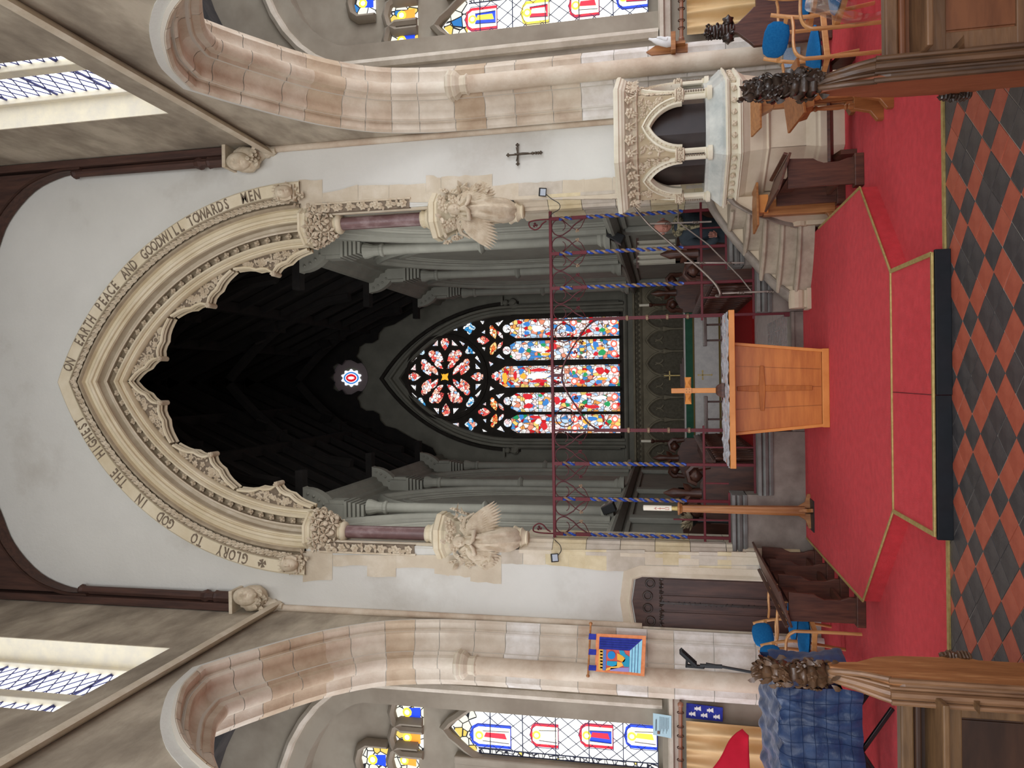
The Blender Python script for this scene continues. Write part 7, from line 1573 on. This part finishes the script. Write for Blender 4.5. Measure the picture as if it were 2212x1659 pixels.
    for (cx, cz, w, h, cols) in figs:   # standing saints in coloured glass
        ka, kb, kc = cols
        P([(cx-w, cz-h), (cx+w, cz-h), (cx+w, cz+h*.6), (cx+w*.7, cz+h*.88), (cx, cz+h), (cx-w*.7, cz+h*.88), (cx-w, cz+h*.6)], ka, 'coloured_glass', .016)
        P([(cx-w*.74, cz-h*.95), (cx+w*.74, cz-h*.95), (cx+w*.74, cz+h*.55), (cx+w*.5, cz+h*.8), (cx-w*.5, cz+h*.8), (cx-w*.74, cz+h*.55)], GFL if ka is not GFL else GQ, 'coloured_glass', .02)
        P([(cx-w*.5, cz-h*.9), (cx+w*.5, cz-h*.9), (cx+w*.42, cz+h*.35), (cx-w*.42, cz+h*.35)], kb, 'coloured_glass', .024)
        P([(cx-w*.18, cz-h*.8), (cx+w*.3, cz-h*.7), (cx+w*.3, cz+h*.2), (cx-w*.1, cz+h*.3)], kc, 'coloured_glass', .028)
        P([(cx+w*.36*cos(i*pi/6), cz+h*.52+w*.36*sin(i*pi/6)) for i in range(12)], GYL, 'coloured_glass', .028); P([(cx+w*.2*cos(i*pi/5), cz+h*.52+w*.2*sin(i*pi/5)) for i in range(10)], GFL, 'coloured_glass', .032)
        m = MB(); m.tube([(cx-w*.5, YG-.034, cz-h*.9), (cx-w*.42, YG-.034, cz+h*.35)], .005, 4); m.tube([(cx+w*.5, YG-.034, cz-h*.9), (cx+w*.42, YG-.034, cz+h*.35)], .005, 4); m.tube([(cx-w, YG-.034, cz-h), (cx-w, YG-.034, cz+h*.6), (cx, YG-.034, cz+h), (cx+w, YG-.034, cz+h*.6), (cx+w, YG-.034, cz-h), (cx-w, YG-.034, cz-h)], .005, 4); m.obj('lead_line', M_LEAD, t)['kind'] = 'stuff'
    return t
YG = 9.2
def wx(y, V, YG=9.2): return at(V, y, Y=YG)
L1 = (wx(1640, 1200).x, wx(1537, 1200).x); Lw = L1[1]-L1[0]
lf = [(L1[0], L1[1]), (L1[0]-Lw-.22, L1[1]-Lw-.22)]
zT = at(985, 1575, Y=YG).z
hd = [(wx(1538, 885).x, wx(1538, 915).z, .16, .38), (wx(1592, 885).x, wx(1592, 915).z, .16, .38), (wx(1640, 810).x, wx(1640, 840).z, .17, .38), (wx(1642, 880).x, wx(1642, 905).z, .15, .34)]
fg = []
for V0, V1, yy, cols in ((1015, 1105, 1588, (GBL, GFL, GRD)), (1145, 1207, 1587, (GRD, GFL, GFL)), (1250, 1325, 1588, (GRD, GBL, GRD)), (1348, 1420, 1590, (GBL, GFL, GYL))):
    a, b_ = at(V0, yy, Y=YG), at(V1, yy, Y=YG); fg.append(((a.x+b_.x)/2, (a.z+b_.z)/2, .15, (a.z-b_.z)/2, cols))
aisle_window(5, -1, YG, lf, zT, 'stained glass window with saints and diamond quarries seen through the left arch', hd, fg, hpL)
L2 = (wx(98, 1100).x-.0, wx(-12, 1100).x); L2 = (min(L2), max(L2)); Lw = L2[1]-L2[0]
rt_ = [L2, (L2[1]+.2, L2[1]+.2+Lw)]; zT2 = at(965, 50, Y=YG).z
hd = [(wx(87, 880).x, wx(87, 903).z, .16, .38), (wx(33, 880).x, wx(33, 903).z, .16, .38), (wx(8, 790).x, wx(8, 812).z, .15, .3), (wx(-30, 880).x, wx(-30, 903).z, .16, .38)]
fg = []
for V0, V1, yy, cols in ((1005, 1075, 42, (GRD, GBL, GYL)), (1125, 1187, 28, (GYL, GRD, GFL)), (1228, 1295, 12, (GRD, GFL, GRD)), (1330, 1400, -6, (GBL, GRD, GBL))):
    a, b_ = at(V0, yy, Y=YG), at(V1, yy, Y=YG); fg.append(((a.x+b_.x)/2, (a.z+b_.z)/2, .15, (a.z-b_.z)/2, cols))
aisle_window(6, 1, YG, rt_, zT2, 'stained glass window with saints and diamond quarries seen through the right arch', hd, fg, hpR)
# hood mouldings over the aisle windows and dark wall arch of the aisle roofs
for s, hp_, nm in ((1, hpR, 'trim_8'), (-1, hpL, 'trim_9')):
    MB().sweep([(x, z+.0) for x, z in hp_], [(.22, YE+.02), (.23, YE-.05), (.28, YE-.07), (.33, YE-.03), (.34, YE+.02)], mpY).obj(nm, M_STONE_G, smooth=True, ang=30)['kind'] = 'structure'
    c0 = XR+.76 if s > 0 else XL-.76
    pth = refine([(c0, 6.35), (c0+s*.25, 6.75), (c0+s*.7, 7.25), (c0+s*1.4, 7.6), (c0+s*2.4, 7.75)], 3); m = MB(); vs = []
    for a, z in pth: vs += [(a, YE+.0, z), (a, YE-.35, z), (a, YE-.35, 8.0), (a, YE, 8.0)]
    m.add(vs, [(4*i+j, 4*i+(j+1) % 4, 4*i+4+(j+1) % 4, 4*i+4+j) for i in range(len(pth)-1) for j in range(4)])
    o = m.obj('aisle_roof_brace', M_AISLEWOOD); tag(o, 'dark curved roof timber over the %s aisle window' % ('right' if s > 0 else 'left'), 'roof timber')

# ------------------------------------------------------------ person in the chancel
def skin(name, joints, edges, m, par, sub=2, root=0):
    me = bpy.data.meshes.new(name); me.from_pydata([j[:3] for j in joints], edges, []); o = bpy.data.objects.new(name, me); COL.objects.link(o); o.parent = par
    if par: o.matrix_parent_inverse = par.matrix_world.inverted()
    sk = o.modifiers.new('skin', 'SKIN'); me.skin_vertices.new() if not me.skin_vertices else None
    for i, j in enumerate(joints): me.skin_vertices[0].data[i].radius = (j[3], j[4] if len(j) > 4 else j[3]); me.skin_vertices[0].data[i].use_root = i == root
    sk.use_smooth_shade = True; q = o.modifiers.new('sub', 'SUBSURF'); q.levels = sub; q.render_levels = sub
    dg = bpy.context.evaluated_depsgraph_get(); m2 = bpy.data.meshes.new_from_object(o.evaluated_get(dg)); o.modifiers.clear(); o.data = m2; m2.materials.clear(); m2.materials.append(m)
    m2.polygons.foreach_set('use_smooth', [True]*len(m2.polygons)); return o
PY = 10.02; hc = at(1432, 489, Y=PY); PX_ = hc.x-.02
t = thing('person', 'balding man in a dark robe and patterned scarf leaning forward inside the chancel', 'person', (PX_, PY, CF))
M_ROBE = mat('dark_blue_robe', (42, 48, 54), (54, 62, 68), rough=.85, scale=6); M_SKIN = mat('fair_skin', (178, 120, 104), (190, 134, 116), rough=.6, scale=8); M_HAIR = mat('grey_hair', (168, 164, 160), (190, 186, 182), rough=.9, scale=30)
zs = hc.z-.27
J = [(PX_-.06, PY+.10, .95, .19, .15), (PX_-.04, PY+.07, 1.18, .20, .15), (PX_-.02, PY+.0, zs-.08, .21, .14), (PX_+.0, PY-.03, zs+.06, .10, .09), (PX_+.01, PY-.05, zs+.13, .06, .06),
     (PX_+.19, PY-.02, zs-.02, .085), (PX_+.32, PY-.08, zs-.16, .07), (PX_+.30, PY-.22, zs-.02, .05), (PX_-.2, PY-.01, zs-.03, .085), (PX_-.27, PY-.04, zs-.30, .07), (PX_-.18, PY-.2, zs-.42, .05),
     (PX_-.06, PY+.10, .72, .20, .17), (PX_-.06, PY+.10, .42, .22, .19), (PX_-.06, PY+.10, .27, .22, .2)]
body = skin('robe', J, [(0, 1), (1, 2), (2, 3), (3, 4), (2, 5), (5, 6), (6, 7), (2, 8), (8, 9), (9, 10), (0, 11), (11, 12), (12, 13)], M_ROBE, t)
m = MB(); head(m, hc, .104, (-.35, -1, -.38))
for sx in (-1, 1): m.sphere(hc+V3((sx*.10, -.0, -.0)), .028, 8, 5, (.4, .7, 1))
m.obj('head', M_SKIN, t, smooth=True, ang=80)
m = MB()
for sx in (-1, 1): m.sphere(hc+V3((sx*.073, .04, .01)), .052, 12, 8, (.5, 1.15, 1.2))
m.sphere(hc+V3((.01, .065, .0)), .085, 14, 9, (1.05, .7, 1.0)); m.obj('hair', M_HAIR, t, smooth=True, ang=80)
for sx, J0 in ((1, J[7]), (-1, J[10])):
    h0 = V3(J0[:3])+V3((0, -.04, .02)); jj = [(h0.x, h0.y, h0.z, .028, .018), (h0.x, h0.y-.04, h0.z+.03, .034, .016)]; ed = [(0, 1)]
    for f in range(4):
        dx = (f-1.5)*.02; k = len(jj); L = (.03, .034, .032, .026)[f]; jj += [(h0.x+dx, h0.y-.06, h0.z+.05, .009), (h0.x+dx, h0.y-.075, h0.z+.05+L, .008), (h0.x+dx, h0.y-.07, h0.z+.05+L*1.8, .007)]; ed += [(1, k), (k, k+1), (k+1, k+2)]
    k = len(jj); jj += [(h0.x-sx*.035, h0.y-.03, h0.z+.02, .01), (h0.x-sx*.052, h0.y-.05, h0.z+.045, .008)]; ed += [(0, k), (k, k+1)]
    skin('hand', jj, ed, M_SKIN, t, 1)
m = MB(); M_SCARF = mat('patterned_scarf', (70, 66, 52), (150, 140, 110), rough=.9, scale=24, lo=.45, hi=.55)
m.ring((PX_+.0, PY-.05, zs+.08), .10, .042, Matrix.Rotation(.35, 3, 'X'), 18, 8); m.tube([(PX_-.03, PY-.14, zs+.06), (PX_-.05, PY-.19, zs-.06), (PX_-.03, PY-.19, zs-.22)], [.04, .035, .02], 8); m.obj('scarf', M_SCARF, t, smooth=True)
